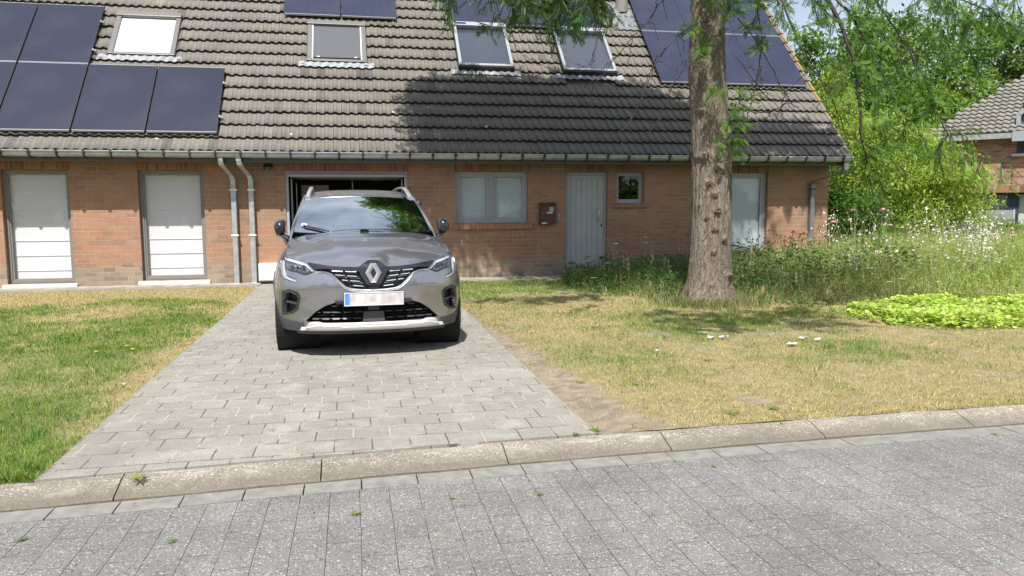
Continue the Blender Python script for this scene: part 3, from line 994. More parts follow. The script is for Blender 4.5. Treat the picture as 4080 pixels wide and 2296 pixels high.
# front door
x0, x1, z0, z1 = HR[2]
y = WY + 0.07
d = MB().box(x0 + .002, x0 + 0.055, y, y + 0.08, 0.03, z1 - .002).box(x1 - 0.055, x1 - .002, y, y + 0.08, 0.03, z1 - .002).box(x0 + 0.055, x1 - 0.055, y, y + 0.08, z1 - 0.06, z1 - .002).build('door', MT['frame_grey'], hr, bev=0.004)
lf = MB()
bx = np.linspace(x0 + 0.12, x1 - 0.18, 6)
lf.box(x0 + 0.057, x0 + 0.116, y + 0.016, y + 0.055, 0.03, z1 - 0.062)
for i in range(5):
    lf.box(bx[i] + 0.003, bx[i + 1] - 0.003, y + 0.02, y + 0.056, 0.03, z1 - 0.13)
lf.box(x0 + 0.116, x1 - 0.176, y + 0.016, y + 0.054, z1 - 0.127, z1 - 0.062)
lf.box(x0 + 0.116, x1 - 0.18, y + 0.032, y + 0.05, 0.03, z1 - 0.13)
lf.box(x1 - 0.177, x1 - 0.057, y + 0.016, y + 0.057, 0.03, z1 - 0.062)
lf.build('door_leaf', MT['door'], d, bev=0.003)
hx = x1 - 0.165
MB().tube([(hx, y + 0.02, 1.30), (hx, y - 0.035, 1.295), (hx, y - 0.042, 1.27), (hx, y - 0.042, 1.10), (hx, y - 0.035, 1.075), (hx, y + 0.02, 1.07)], 0.010, 8).build('door_handle', MT['steel'], d, smooth=True)
MB().box(x1 - 0.108, x1 - 0.080, y + 0.008, y + 0.017, 0.945, 1.005).build('keyhole_plate', MT['black'], d)
MB().box(x0 - 0.02, x1 + 0.02, WY - 0.03, WY + 0.16, -0.02, 0.03).build('door_step', MT['slabs'], hr)
# garage opening: frame, raised up-and-over door, room behind
g0, g1, _, gz = HR[0]
y = WY + 0.03
gf = MB().box(g0 + .002, g0 + 0.055, y, y + 0.09, 0.0, gz - .002).box(g1 - 0.06, g1 - .002, y, y + 0.09, 0.0, gz - .002).box(g0 + 0.055, g1 - 0.06, y, y + 0.09, gz - 0.055, gz - .002).build('garage_frame', MT['frame_grey'], hr, bev=0.003)
gd = MB().box(g0 + 0.06, g1 - 0.06, y - 0.05, y - 0.012, gz - 0.105, gz - 0.060).box(g0 + 0.07, g1 - 0.07, y - 0.012, y + 2.0, gz - 0.098, gz - 0.070).build('garage_door', simple('door_edge_grey', (0.42, 0.40, 0.41), 0.5), hr, bev=0.003)
MB().tube([(g0 + 0.09, y + 0.05, gz - 0.125), (g0 + 0.5, y + 0.06, gz - 0.16), (g0 + 1.05, y + 0.06, gz - 0.12), (g0 + 1.6, y + 0.06, gz - 0.165), (g1 - 0.09, y + 0.05, gz - 0.13)], 0.006, 5).build('cable', MT['zinc_dark'], gd)
rm = MB()
ya, yb_ = WY + 0.32, WY + 5.6
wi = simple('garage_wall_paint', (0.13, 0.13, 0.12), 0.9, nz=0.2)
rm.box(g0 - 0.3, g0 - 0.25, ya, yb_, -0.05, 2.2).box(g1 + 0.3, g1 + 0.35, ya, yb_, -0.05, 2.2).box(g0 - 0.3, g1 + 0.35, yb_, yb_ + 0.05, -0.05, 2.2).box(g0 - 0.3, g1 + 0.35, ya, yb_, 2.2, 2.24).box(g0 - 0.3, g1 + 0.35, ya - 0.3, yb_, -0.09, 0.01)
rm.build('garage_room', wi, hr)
mb = MB().box(g0 + 0.08, g0 + 0.11, ya - 0.1, ya - 0.07, 0, gz - 0.13).box(g0 + 0.16, g0 + 0.175, ya + 0.1, ya + 0.12, 0, gz - 0.2)
mb.box(g1 - 0.11, g1 - 0.08, ya - 0.1, ya - 0.07, 0, gz - 0.13).box(0.0, 0.02, ya + 0.6, ya + 0.62, 1.2, gz - 0.16)
mb.build('door_track', simple('track_metal', (0.32, 0.31, 0.29), 0.5, 0.4), gf)
t = thing('storage_cabinet', 'tall pale cabinet standing just inside the open garage, left of the car', 'cabinet', (g0 + 0.35, ya + 1.0, 0.01))
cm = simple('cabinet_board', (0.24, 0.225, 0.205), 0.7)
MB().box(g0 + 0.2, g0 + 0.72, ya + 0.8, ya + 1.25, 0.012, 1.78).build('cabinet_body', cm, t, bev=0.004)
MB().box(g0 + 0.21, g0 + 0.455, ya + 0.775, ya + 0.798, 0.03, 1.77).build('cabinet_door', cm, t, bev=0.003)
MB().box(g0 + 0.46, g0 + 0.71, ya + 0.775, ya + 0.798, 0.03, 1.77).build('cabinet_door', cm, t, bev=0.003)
t = thing('wall_shelf', 'shelf with small boxes on the right wall inside the garage', 'shelf', (g1 + 0.1, ya + 1.2, 1.3))
MB().box(g1 - 0.15, g1 + 0.298, ya + 0.9, ya + 2.2, 1.30, 1.325).build('shelf_board', cm, t)
MB().box(g1 - 0.12, g1 + 0.0, ya + 0.95, ya + 1.2, 1.326, 1.48).build('stored_box', cm, t)
MB().box(g1 - 0.13, g1 - 0.02, ya + 1.35, ya + 1.5, 1.326, 1.42).build('stored_box', cm, t)

# downpipes
def downpipe(h, x, xt, ytop=13.97, w=0.085, dk='zinc', ybase=WY - 0.075, zj=1.83, label=None):
    r = w / 2
    mb = MB()
    P = [(xt, ytop, 2.20), (xt, ytop, 2.14), (xt + (x - xt) * 0.1, ytop + 0.03, 2.07), (xt + (x - xt) * 0.85, ybase - 0.03, 1.90), (x, ybase, zj), (x, ybase, zj - 0.12)]
    # square section pipe
    def sq(Pp):
        V = []; F = []
        for (px, py, pz) in Pp:
            V += [(px - r, py - r, pz), (px + r, py - r, pz), (px + r, py + r, pz), (px - r, py + r, pz)]
        for i in range(len(Pp) - 1):
            for k in range(4):
                F.append((i * 4 + k, i * 4 + (k + 1) % 4, (i + 1) * 4 + (k + 1) % 4, (i + 1) * 4 + k))
        F.append((0, 1, 2, 3)); F.append(tuple((len(Pp) - 1) * 4 + k for k in (3, 2, 1, 0)))
        return V, F
    mb.add(*sq(P)); 
    mb.add(*sq([(x, ybase + 0.001, zj - 0.118), (x, ybase + 0.001, 0.02)]))
    dp = mb.build('downpipe', MT[dk], h, bev=0.008)
    if label: dp['label'] = label
    for z in (1.66, 0.87):
        MB().box(x - r - 0.02, x + r + 0.02, ybase - r - 0.008, ybase - r - 0.001, z - 0.014, z + 0.014).box(x - r - 0.012, x - r - 0.003, ybase - r, WY - 0.001, z - 0.011, z + 0.011).box(x + r + 0.003, x + r + 0.012, ybase - r, WY - 0.001, z - 0.011, z + 0.011).build('pipe_clamp', MT['white'] if dk == 'zinc' else MT['zinc_dark'], dp)
    return dp
MT['zinc_pipe'] = simple('dark_grey_pipe', (0.20, 0.205, 0.215), 0.45, 0.3, nz=0.15)
downpipe(hl, -2.03, -2.16)
downpipe(hr, -1.735, -1.865)
# corner pipe: comes back from the gutter end to the wall, slanting
def pipe_corner():
    r = 0.047
    mb = MB()
    P = [(9.60, 13.97, 2.20), (9.60, 13.97, 2.03), (9.56, 14.02, 1.985), (9.22, 14.34, 1.84), (9.17, WY - 0.07, 1.78), (9.165, WY - 0.07, 0.02)]
    V = []; F = []
    for i, (px, py, pz) in enumerate(P):
        V += [(px - r, py - r, pz), (px + r, py - r, pz), (px + r, py + r, pz), (px - r, py + r, pz)]
    for i in range(len(P) - 1):
        for k in range(4):
            F.append((i * 4 + k, i * 4 + (k + 1) % 4, (i + 1) * 4 + (k + 1) % 4, (i + 1) * 4 + k))
    mb.add(V, F)
    dp = mb.build('downpipe', MT['zinc_pipe'], hr, bev=0.008)
    dp['label'] = 'dark downpipe slanting from the gutter end to the house corner'
    MB().box(9.11, 9.22, WY - 0.12, WY - 0.113, 1.66, 1.69).build('pipe_clamp', MT['zinc_dark'], dp)
pipe_corner()

# roof windows
def roof_window(h, x0, x1, s0, s1, kind):
    m_ = MT['rw_frame'] if kind in ('white', 'blind') else MT['rw_grey']
    hgt = 0.17 if kind == 'screen' else 0.085
    w = 0.085 if kind != 'screen' else 0.06
    mb = MB()
    mb.rbox(x0, x0 + w, s0 + 0.05, s1 - 0.1, -0.02, hgt).rbox(x1 - w, x1, s0 + 0.05, s1 - 0.1, -0.02, hgt)
    mb.rbox(x0 - 0.008, x1 + 0.008, s1 - 0.12, s1, -0.02, hgt + 0.03)
    mb.rbox(x0 + w, x1 - w, s0 + 0.05, s0 + 0.11, -0.02, hgt - 0.005)
    fr = mb.build('roof_window', m_, h, bev=0.006)
    fr['label'] = {'white': 'roof window with a white blind drawn, leftmost', 'blind': 'roof window with grey outside screen, between the two houses\' panels', 'screen': 'roof window in raised light grey box frame'}[kind]
    hh_ = .145 if kind == 'screen' else .06
    mb = MB().rbox(x0 + 0.0, x1 - 0.0, s0 + .01, s0 + 0.049, -0.02, hgt - (.02 if kind == 'screen' else 0.035))
    mb.rbox(x0 - 0.012, x0 - 0.001, s0 + .01, s1, -0.02, hh_).rbox(x1 + 0.001, x1 + 0.012, s0 + .01, s1, -0.02, hh_)
    mb.build('lower_flashing', MT['black'] if kind == 'screen' else MT['zinc_dark'], fr)
    a, b_, c, d_ = x0 + w, x1 - w, s0 + 0.11, s1 - 0.12
    if kind == 'white':
        MB().rbox(a, b_, c, d_, 0.02, 0.038).build('blind', simple('bright_white_blind', (0.95, 0.95, 0.95), 0.6), fr)
    elif kind == 'blind':
        MB().rbox(a + .01, b_ - .01, c + 0.03, d_, 0.052, 0.058).build('sun_screen', MT['screen_blind'], fr)
        MB().rbox(a, a + 0.02, c, d_, 0.0, 0.075).build('guide_rail', MT['white'], fr)
        MB().rbox(b_ - 0.02, b_, c, d_, 0.0, 0.075).build('guide_rail', MT['white'], fr)
        MB().rbox(a + 0.02, b_ - 0.02, c + 0.03, c + 0.05, 0.06, 0.075).build('screen_bar', MT['black'], fr)
        for hx in (a + 0.12, b_ - 0.12):
            MB().rbox(hx - 0.025, hx + 0.025, c + 0.035, c + 0.06, 0.076, 0.09).build('screen_hook', MT['white'], fr)
    else:
        MB().rbox(a, b_, c, d_, 0.02, 0.04).build('blind', MT['screen_blind'], fr)
        MB().rbox(x0 + 0.03, x0 + 0.26, s1 - 0.09, s1 - 0.04, hgt + 0.031, hgt + 0.036).build('solar_cell', MT['panel'], fr)
    MB().rbox(a, b_, c, d_, hgt - 0.04 if kind != 'blind' else 0.04, hgt - 0.034 if kind != 'blind' else 0.046).build('pane', MT['glass_refl'] if kind != 'white' else MT['glass'], fr)
    # crimped apron laid over the tiles
    n = 64; V = []; F = []
    for i in range(n + 1):
        x = x0 - 0.16 + (x1 - x0 + 0.30) * i / n
        hw = 0.013 * math.cos(2 * math.pi * (x / 0.1462 - 0.18)) + 0.060
        side = x < x0 - 0.01 or x > x1 + 0.01
        V += [RP(x, s0 - 0.115 + 0.006 * math.sin(i * .31), hw + 0.006), RP(x, s0 + (0.03 if side else 0.02), hw + 0.004)]
        if i: F.append((2 * i - 2, 2 * i, 2 * i + 1, 2 * i - 1))
    ap = mk('apron_flashing', V, F, MT['lead'], fr)
    md = ap.modifiers.new('thick', 'SOLIDIFY'); md.thickness = 0.004
MT['glass_refl'] = glass('roof_glass', (0.8, 0.83, 0.85), 1.6, 0.08)
def panelmat(lines):
    m, nt, b, _ = new_mat('solar_cells' + ('_lined' if lines else ''))
    p = objc(nt)
    br = N(nt, 'TexBrick'); br.offset = 0.0
    for k, v in (('Scale', 1.0), ('Brick Width', 0.178), ('Row Height', 0.0655 if lines else 0.13), ('Mortar Size', 0.0016), ('Mortar Smooth', 0.1)):
        br.inputs[k].default_value = v
    sep = N(nt, 'SeparateXYZ'); nt.links.new(p, sep.inputs[0])
    com = N(nt, 'CombineXYZ')
    nt.links.new(sep.outputs[0], com.inputs[0]); nt.links.new(sep.outputs[2], com.inputs[1])
    nt.links.new(com.outputs[0], br.inputs['Vector'])
    c = (0.014, 0.019, 0.045) if lines else (0.010, 0.013, 0.030)
    l = (0.055, 0.06, 0.095) if lines else (0.018, 0.02, 0.04)
    br.inputs['Color1'].default_value = (*c, 1); br.inputs['Color2'].default_value = (c[0] * 1.15, c[1] * 1.15, c[2] * 1.2, 1)
    br.inputs['Mortar'].default_value = (*l, 1)
    col = br.outputs['Color']
    if lines:
        w = math_(nt, 'FRACT', math_(nt, 'MULTIPLY', sep.outputs[0], 1 / 0.0178))
        col = mixc(nt, ramp(nt, w, [(0.10, 0.25), (0.14, 0.0)]), col, l)
    dd = noise(nt, p, 1.6, 4.0)
    col = mixc(nt, ramp(nt, dd, [(0.45, 0.0), (0.75, 0.05)]), col, (0.25, 0.25, 0.27))
    nt.links.new(col, b.inputs['Base Color'])
    setp(b, Roughness=0.34)
    b.inputs['Specular IOR Level'].default_value = 0.5
    b.inputs['Coat Weight'].default_value = 0.25
    b.inputs['Coat Roughness'].default_value = 0.12
    return m
MT['panel'] = panelmat(False); MT['panel_lined'] = panelmat(True)
roof_window(hl, *RW[0], 'white')
roof_window(hr, *RW[1], 'blind')
roof_window(hr, *RW[2], 'screen')
roof_window(hr, *RW[3], 'screen')
for c_, l_ in zip([o for o in hr.children if o.name.startswith('roof_window')], ['roof window with grey outside screen', 'raised box-framed roof window, left of the pair', 'raised box-framed roof window, right of the pair under the leaves']):
    c_['label'] = l_

# flue pipe with its flashing
fl = MB().tube([(6.02, 17.3, 5.1), (6.02, 17.3, 6.9)], 0.125, 20)
V, F = tube([RP(6.0, 4.55, 0.0), (6.0, RP(6, 4.55)[1], 6.7)], 0.135, 24)
flo = mk('flue_pipe', V, F, simple('fibre_cement_flue', (0.23, 0.225, 0.21), 0.8, nz=0.25), hr, auto=40)
n = 14; V = []; F = []
for i in range(n + 1):
    for j in range(9):
        x = 5.64 + 0.62 * i / n; s = 3.84 + 0.95 * j / 8
        o = 0.055 + 0.016 * math.cos(2 * math.pi * (x / 0.1462 - 0.18)) * (1 - 0.6 * math.exp(-((x - 6) ** 2 + (s - 4.4) ** 2) / 0.05)) + 0.012 * random.random()
        V.append(RP(x, s, o))
for i in range(n):
    for j in range(8):
        F.append((i * 9 + j, (i + 1) * 9 + j, (i + 1) * 9 + j + 1, i * 9 + j + 1))
mk('flue_flashing', V, F, simple('dull_lead', (.17, .18, .19), .7, nz=.4, nscale=9.0), flo, smooth=True)

# solar panels
def solar_panel(x, s, w, hh, lined, clampside):
    loc = RP(x, s, 0.10)
    t = thing('solar_panel', '', 'solar panel', loc)
    def rb(mb, a, b_, c, d, e, f): return mb.rbox(x + a, x + b_, s + c, s + d, 0.10 + e, 0.10 + f)
    fr = MB()
    ed = MB(); rb(ed, 0, 0.008, 0, hh, 0, 0.035); ed.build('frame_edge', MT['black'], t)
    ed = MB(); rb(ed, w - 0.008, w, 0, hh, 0, 0.035); ed.build('frame_edge', MT['black'], t)
    rb(fr, 0.008, w - 0.008, 0, 0.012, 0, 0.035); fr.build('panel_frame', simple_cache('panel_alu'), t)
    ed = MB(); rb(ed, 0.008, w - 0.008, hh - 0.010, hh, 0, 0.035); ed.build('panel_frame', simple_cache('panel_alu'), t)
    rb(MB(), 0.008, w - 0.008, 0.012, hh - 0.010, 0.004, 0.032).build('cell_sheet', MT['panel_lined' if lined else 'panel'], t)
    rl_ = MB()
    rb(rl_, -0.01, w + 0.01, hh * 0.25 - 0.02, hh * 0.25 + 0.02, -0.045, -0.005); rb(rl_, -0.01, w + 0.01, hh * 0.75 - 0.02, hh * 0.75 + 0.02, -0.045, -0.005)
    rl_.build('mounting_rail', MT['black'], t)
    return t
_c = {}
def simple_cache(k):
    if k not in _c: _c[k] = simple('aluminium_edge', (0.48, 0.50, 0.54), 0.35, 0.6)
    return _c[k]
def array(proto, x0, s0, pw, ph, cells, w, hh, lined, lab, grp):
    out = []
    for (i, j) in cells:
        if proto is None:
            o = proto = solar_panel(x0 + i * pw, s0 + j * ph, w, hh, lined, None)
        else:
            o = copy_tree(proto, RP(x0 + i * pw, s0 + j * ph, 0.10))
        o['label'] = lab[(i, j)]
        o['group'] = grp
        out.append(o)
    return proto, out
lab = {}
G1 = 'black solar panels on the left house'
cells = [(0, 0), (1, 0), (2, 0), (3, 0), (4, 0), (0, 1), (1, 1), (2, 1), (0, 2), (1, 2), (2, 2)]
LBL = {(4, 0): 'rightmost black solar panel in the bottom row on the left house', (3, 0): 'black solar panel directly below the white-blinded roof window',
       (2, 0): 'bottom-row black solar panel, third from the right on the left house', (1, 0): 'bottom-row black solar panel, fourth from the right, cut by the photo edge', (0, 0): 'bottom-row black solar panel, fifth from the right, outside the gutter view',
       (2, 1): 'black solar panel just left of the white-blinded roof window', (1, 1): 'middle-row black solar panel cut by the left photo edge', (0, 1): 'middle-row black solar panel, farthest left',
       (2, 2): 'top-row black solar panel up and left of the white-blinded window', (1, 2): 'top-row black solar panel, second on the left house', (0, 2): 'top-row black solar panel, farthest left'}
p1, _ = array(None, -7.905, 0.32, 1.143, 1.735, [c_ for c_ in cells if c_[1] < 2 and c_[0] > 0], 1.119, 1.722, False, LBL, G1)
# clamps sit at the free right-hand edges
mb = MB()
for (xx, ss) in ((-2.203, 0.72), (-2.203, 1.62), (-4.49, 2.45), (-4.49, 3.3)):
    MB().rbox(xx + 0.002, xx + 0.05, ss - 0.02, ss + 0.02, 0.06, 0.125).rbox(xx - 0.012, xx + 0.012, ss - 0.03, ss + 0.03, 0.136, 0.141).build('panel_clamp', MT['steel'], hl)
LM = {(0, 0): 'blue lined solar panel, left one above the grey-screened roof window', (1, 0): 'blue lined solar panel, right one above the grey-screened roof window'}
p2, _ = array(None, -1.235, 3.80, 1.115, 1.73, [(0, 0), (1, 0)], 1.095, 1.715, True, LM, 'lined solar panels on the right house')
L3 = {(0, 0): 'blue lined solar panel above the left box-framed roof window', (1, 0): 'blue lined solar panel above the gap between the box-framed roof windows', (2, 0): 'blue lined solar panel above the right box-framed roof window'}
array(p2, 2.035, 3.735, 1.105, 1.73, [(0, 0), (1, 0), (2, 0)], 1.10, 1.715, True, L3, 'lined solar panels on the right house')
L4 = {(0, 0): 'lower blue solar panel left of the tree trunk', (1, 0): 'lower blue solar panel behind the tree trunk', (2, 0): 'lower blue solar panel by the right roof edge',
      (0, 1): 'upper blue solar panel beside the flue pipe', (1, 1): 'upper blue solar panel behind the tree trunk', (2, 1): 'upper blue solar panel by the right roof edge'}
array(p2, 6.22, 2.01, 1.09, 1.73, [(0, 0), (1, 0), (2, 0), (0, 1), (1, 1), (2, 1)], 1.10, 1.715, True, L4, 'lined solar panels on the right house')

# letterbox, intercom, meter box, sensor, keypad
t = thing('letterbox', 'brown metal letterbox with paper stickers on the brick wall', 'letterbox', (3.62, WY, 1.0))
bm = simple('brown_letterbox_paint', (0.085, 0.04, 0.033), 0.4, nz=0.2)
MB().box(3.47, 3.775, WY - 0.10, WY - 0.001, 1.01, 1.385).build('letterbox_body', bm, t, bev=0.006)
MB().hexa([(3.455, WY - 0.13, 1.385), (3.79, WY - 0.13, 1.385), (3.79, WY - 0.001, 1.405), (3.455, WY - 0.001, 1.405), (3.455, WY - 0.13, 1.395), (3.79, WY - 0.13, 1.395), (3.79, WY - 0.001, 1.417), (3.455, WY - 0.001, 1.417)]).build('letterbox_roof', bm, t)
dr = MB().box(3.505, 3.765, WY - 0.108, WY - 0.1005, 1.055, 1.365).build('letterbox_door', bm, t, bev=0.003)
MB().cyl((3.525, WY - 0.108, 1.21), (0, -1, 0), 0.008, 0.006, 10).build('lock', MT['steel'], dr)
MB().box(3.65, 3.735, WY - 0.1105, WY - 0.1085, 1.25, 1.335).build('paper_sticker', simple('weathered_paper', (0.42, 0.42, 0.40), 0.8, nz=0.2), dr)
MB().box(3.60, 3.715, WY - 0.1105, WY - 0.1085, 1.215, 1.245).build('name_label', simple('label_paper', (0.62, 0.60, 0.57), 0.7, nz=0.4, nscale=90.0), dr)
MB().box(3.505, 3.605, WY - 0.1045, WY - 0.1005, 1.018, 1.045).build('name_label', simple('white_label', (0.7, 0.7, 0.68), 0.7), t)
t = thing('doorbell', 'small beige doorbell with light above, beside the letterbox', 'doorbell', (3.85, WY, 1.09))
MB().box(3.835, 3.875, WY - 0.035, WY - 0.001, 1.135, 1.205).build('bell_cover', simple('beige_plastic', (0.45, 0.42, 0.37), 0.5), t, bev=0.008)
MB().box(3.818, 3.885, WY - 0.02, WY - 0.001, 1.085, 1.125).build('name_plate', simple('aged_plate', (0.40, 0.38, 0.34), 0.5), t, bev=0.003)
t = thing('meter_box', 'white meter box at the foot of the wall beside the downpipe', 'meter box', (-1.49, WY, 0.03))
wb = MB().box(-1.655, -1.30, WY - 0.16, WY - 0.001, 0.055, 0.37).build('box_body', MT['white'], t, bev=0.01)
MB().box(-1.64, -1.315, WY - 0.168, WY - 0.161, 0.075, 0.35).build('box_door', MT['white'], t, bev=0.004)
MB().box(-1.65, -1.305, WY - 0.15, WY - 0.01, 0.023, 0.054).build('box_base', MT['black'], t)
t = thing('key_switch', 'small white switch with black rim right of the garage', 'switch', (1.10, WY, 1.45))
MB().box(1.155, 1.215, WY - 0.03, WY - 0.001, 1.40, 1.475).build('switch_back', MT['black'], t, bev=0.005)
MB().box(1.16, 1.205, WY - 0.037, WY - 0.0305, 1.41, 1.465).build('switch_face', simple('switch_white', (0.6, 0.6, 0.58), 0.5), t, bev=0.003)
t = thing('security_lamp', 'black twin lamp under the gutter beside the downpipes', 'lamp', (-1.45, WY, 2.1))
MB().box(-1.52, -1.36, WY - 0.06, WY - 0.001, 2.06, 2.10).build('lamp_base', MT['black'], t, bev=0.004)
for xx in (-1.49, -1.39):
    MB().cyl((xx, WY - 0.06, 2.075), (0.0, -0.9, -0.5), 0.028, 0.07, 14).build('lamp_head', MT['black'], t)
# ---------------------------------------------------------------- car
CA = R(2.5)
car = thing('parked_car', 'grey compact SUV parked nose-out on the driveway in front of the open garage', 'car', (0.168, 7.05, 0.004), CA)
m, nt, b, _ = new_mat('grey_car_paint')
setp(b, Base_Color=(0.30, 0.30, 0.33, 1), Metallic=0.8, Roughness=0.32)
b.inputs['Coat Weight'].default_value = 1.0; b.inputs['Coat Roughness'].default_value = 0.03; b.inputs['Coat IOR'].default_value = 1.95
p = objc(nt)
fl = noise(nt, p, 900.0, 1.0, 0.5)
dirt = noise(nt, p, 150.0, 3.0, 0.7)
c = mixc(nt, 0.35, (0.30, 0.298, 0.33), mixc(nt, 1.0, (0.32, 0.315, 0.35), ramp(nt, fl, [(0.35, 0.6), (0.65, 1.6)]), 'MULTIPLY'))
c = mixc(nt, ramp(nt, dirt, [(0.70, 0.0), (0.74, 0.55)]), c, (0.45, 0.42, 0.38))
nt.links.new(c, b.inputs['Base Color'])
nt.links.new(ramp(nt, dirt, [(0.5, 0.30), (0.72, 0.45)]), b.inputs['Roughness'])
MT['paint'] = m
MT['gloss'] = simple('gloss_black', (0.012, 0.012, 0.016), 0.15, coat=1.0)
MT['satin'] = simple('dark_satin_trim', (0.035, 0.036, 0.042), 0.4)
MT['clad'] = simple('dark_grey_cladding', (0.065, 0.065, 0.072), 0.55, nz=0.1, nscale=60.0)
MT['chrome'] = simple('chrome', (0.80, 0.80, 0.82), 0.10, 1.0)
MT['satin_silver'] = simple('satin_silver', (0.62, 0.62, 0.63), 0.30, 0.75)
MT['skid'] = simple('silver_skid_paint', (0.62, 0.61, 0.60), 0.38, 0.35)
MT['tyre'] = simple('tyre_rubber', (0.042, 0.040, 0.038), 0.75, nz=0.3, nscale=20.0)
MT['carglass'] = glass('windscreen_glass', (0.42, 0.50, 0.50), 1.6, 0.62, gcol=(0.90, 0.96, 1.0))
MT['sideglass'] = glass('side_glass', (0.55, 0.66, 0.62), 1.5, 0.05)
MT['lens'] = glass('headlight_cover', (0.93, 0.95, 0.97), 1.45, 0.03)
MT['drl'] = simple('white_light_guide', (0.55, 0.58, 0.60), 0.3, coat=1.0)
MT['under'] = simple('underbody_black', (0.012, 0.012, 0.012), 0.9)

PP = [(0, 0), (.2, .008), (.38, .03), (.53, .075), (.65, .14), (.74, .225), (.80, .32), (.845, .44), (.873, .58), (.888, .75), (.895, 1.0), (.9, 1.5), (.9, 2.6), (.895, 3.2), (.88, 3.6), (.84, 3.9), (.74, 4.08), (.5, 4.18), (.25, 4.21), (0, 4.22)]
def catmull(P, n):
    P = np.array(P, float)
    E = np.vstack([2 * P[0] - P[1], P, 2 * P[-1] - P[-2]])
    out = []
    for i in range(1, len(E) - 2):
        p0, p1, p2, p3 = E[i - 1], E[i], E[i + 1], E[i + 2]
        for t in np.linspace(0, 1, n, endpoint=False):
            out.append(0.5 * ((2 * p1) + (-p0 + p2) * t + (2 * p0 - 5 * p1 + 4 * p2 - p3) * t * t + (-p0 + 3 * p1 - 3 * p2 + p3) * t ** 3))
    out.append(E[-2])
    return np.array(out)
PL_ = catmull([(-PP[1][0], PP[1][1])] + PP, 24)[24:]
PL_[0, 0] = 0
UU = np.concatenate([[0], np.cumsum(np.hypot(*np.diff(PL_, axis=0).T))])
UMAX = UU[-1]
_t = np.gradient(PL_, axis=0); _t /= np.hypot(*_t.T)[:, None]
NXN = np.stack([_t[:, 1], -_t[:, 0]], 1)                 # outward
NXN[0] = (0, -1)
NXN = np.stack([np.convolve(np.pad(NXN[:, k], 6, 'edge'), np.ones(13) / 13, 'valid') for k in (0, 1)], 1); NXN[0] = (0, -1)
NXN /= np.hypot(*NXN.T)[:, None]
DFZ = ([.14, .2, .25, .33, .37, .46, .53, .60, .66, .74, .80, .84, .87, .90, .95, 1.0], [.13, .08, .055, .045, .05, .035, .018, .006, .006, .02, .032, .045, .068, .11, .19, .3])
DSZ = ([.14, .2, .3, .38, .5, .62, .72, .80, .87, .92, .96, 1.0, 1.05, 1.1, 1.16], [.09, .055, .02, .008, 0, 0, .008, .022, .045, .072, .105, .132, .147, .157, .172])
def smooth_interp(z, T):
    return (np.interp(z - .016, *T) + np.interp(z - .008, *T) + np.interp(z, *T) + np.interp(z + .008, *T) + np.interp(z + .016, *T)) / 5
def S(u, z, off=0.0):
    """body side surface: u runs along the plan outline from the nose, z up"""
    u = np.asarray(u, float); z = np.asarray(z, float); sg = np.where(u < 0, -1.0, 1.0); a = np.abs(u)
    px, py = np.interp(a, UU, PL_[:, 0]), np.interp(a, UU, PL_[:, 1])
    nx, ny = np.interp(a, UU, NXN[:, 0]), np.interp(a, UU, NXN[:, 1])
    w = np.clip(np.abs(nx), 0, 1) ** 1.6
    rear = py > 2.5
    df = np.where(rear, smooth_interp(z, DSZ) * 1.0, smooth_interp(z, DFZ))
    d = w * smooth_interp(z, DSZ) + (1 - w) * df
    # crease under the headlight and a swelling over the wheels
    d = d - 0.012 * np.exp(-((py - 0.62) / 0.35) ** 2) * w * np.clip((z - .3) / .2, 0, 1) * np.clip((.85 - z) / .2, 0, 1)
    # diagonal scoop line on the bumper corner
    zc = .60 - 0.10 * (a - .62)
    d = d + 0.016 * np.clip((zc + .012 - z) / .024, 0, 1) * np.clip((z - .34) / .12, 0, 1) * np.clip((a - .42) / .12, 0, 1) * np.clip((1.0 - a) / .15, 0, 1)
    d = d - off
    return np.stack([sg * (px - nx * d), py - ny * d, z], -1)
def uX(X, z):
    us = np.linspace(0, 1.3, 1300)
    x = S(us, np.full_like(us, z))[:, 0]
    k = np.argmax(x >= abs(X)) if (x >= abs(X)).any() else np.argmax(x)
    return math.copysign(us[k], X) if X else 0.0
def uY(Y):
    k = np.argmax((PL_[:, 1] >= Y) & (UU > 0.9)); return UU[k]
def toU(P): return [(uX(x, z), z) for x, z in P]
def mir(P): return [(-x, z) for x, z in P][::-1]

def resample(poly, step, closed=True):
    out = []
    n = len(poly)
    for i in range(n if closed else n - 1):
        a = np.array(poly[i], float); b_ = np.array(poly[(i + 1) % n], float)
        k = max(1, int(math.ceil(np.hypot(*(b_ - a)) / step)))
        for j in range(k): out.append(tuple(a + (b_ - a) * j / k))
    if not closed: out.append(tuple(poly[-1]))
    return out

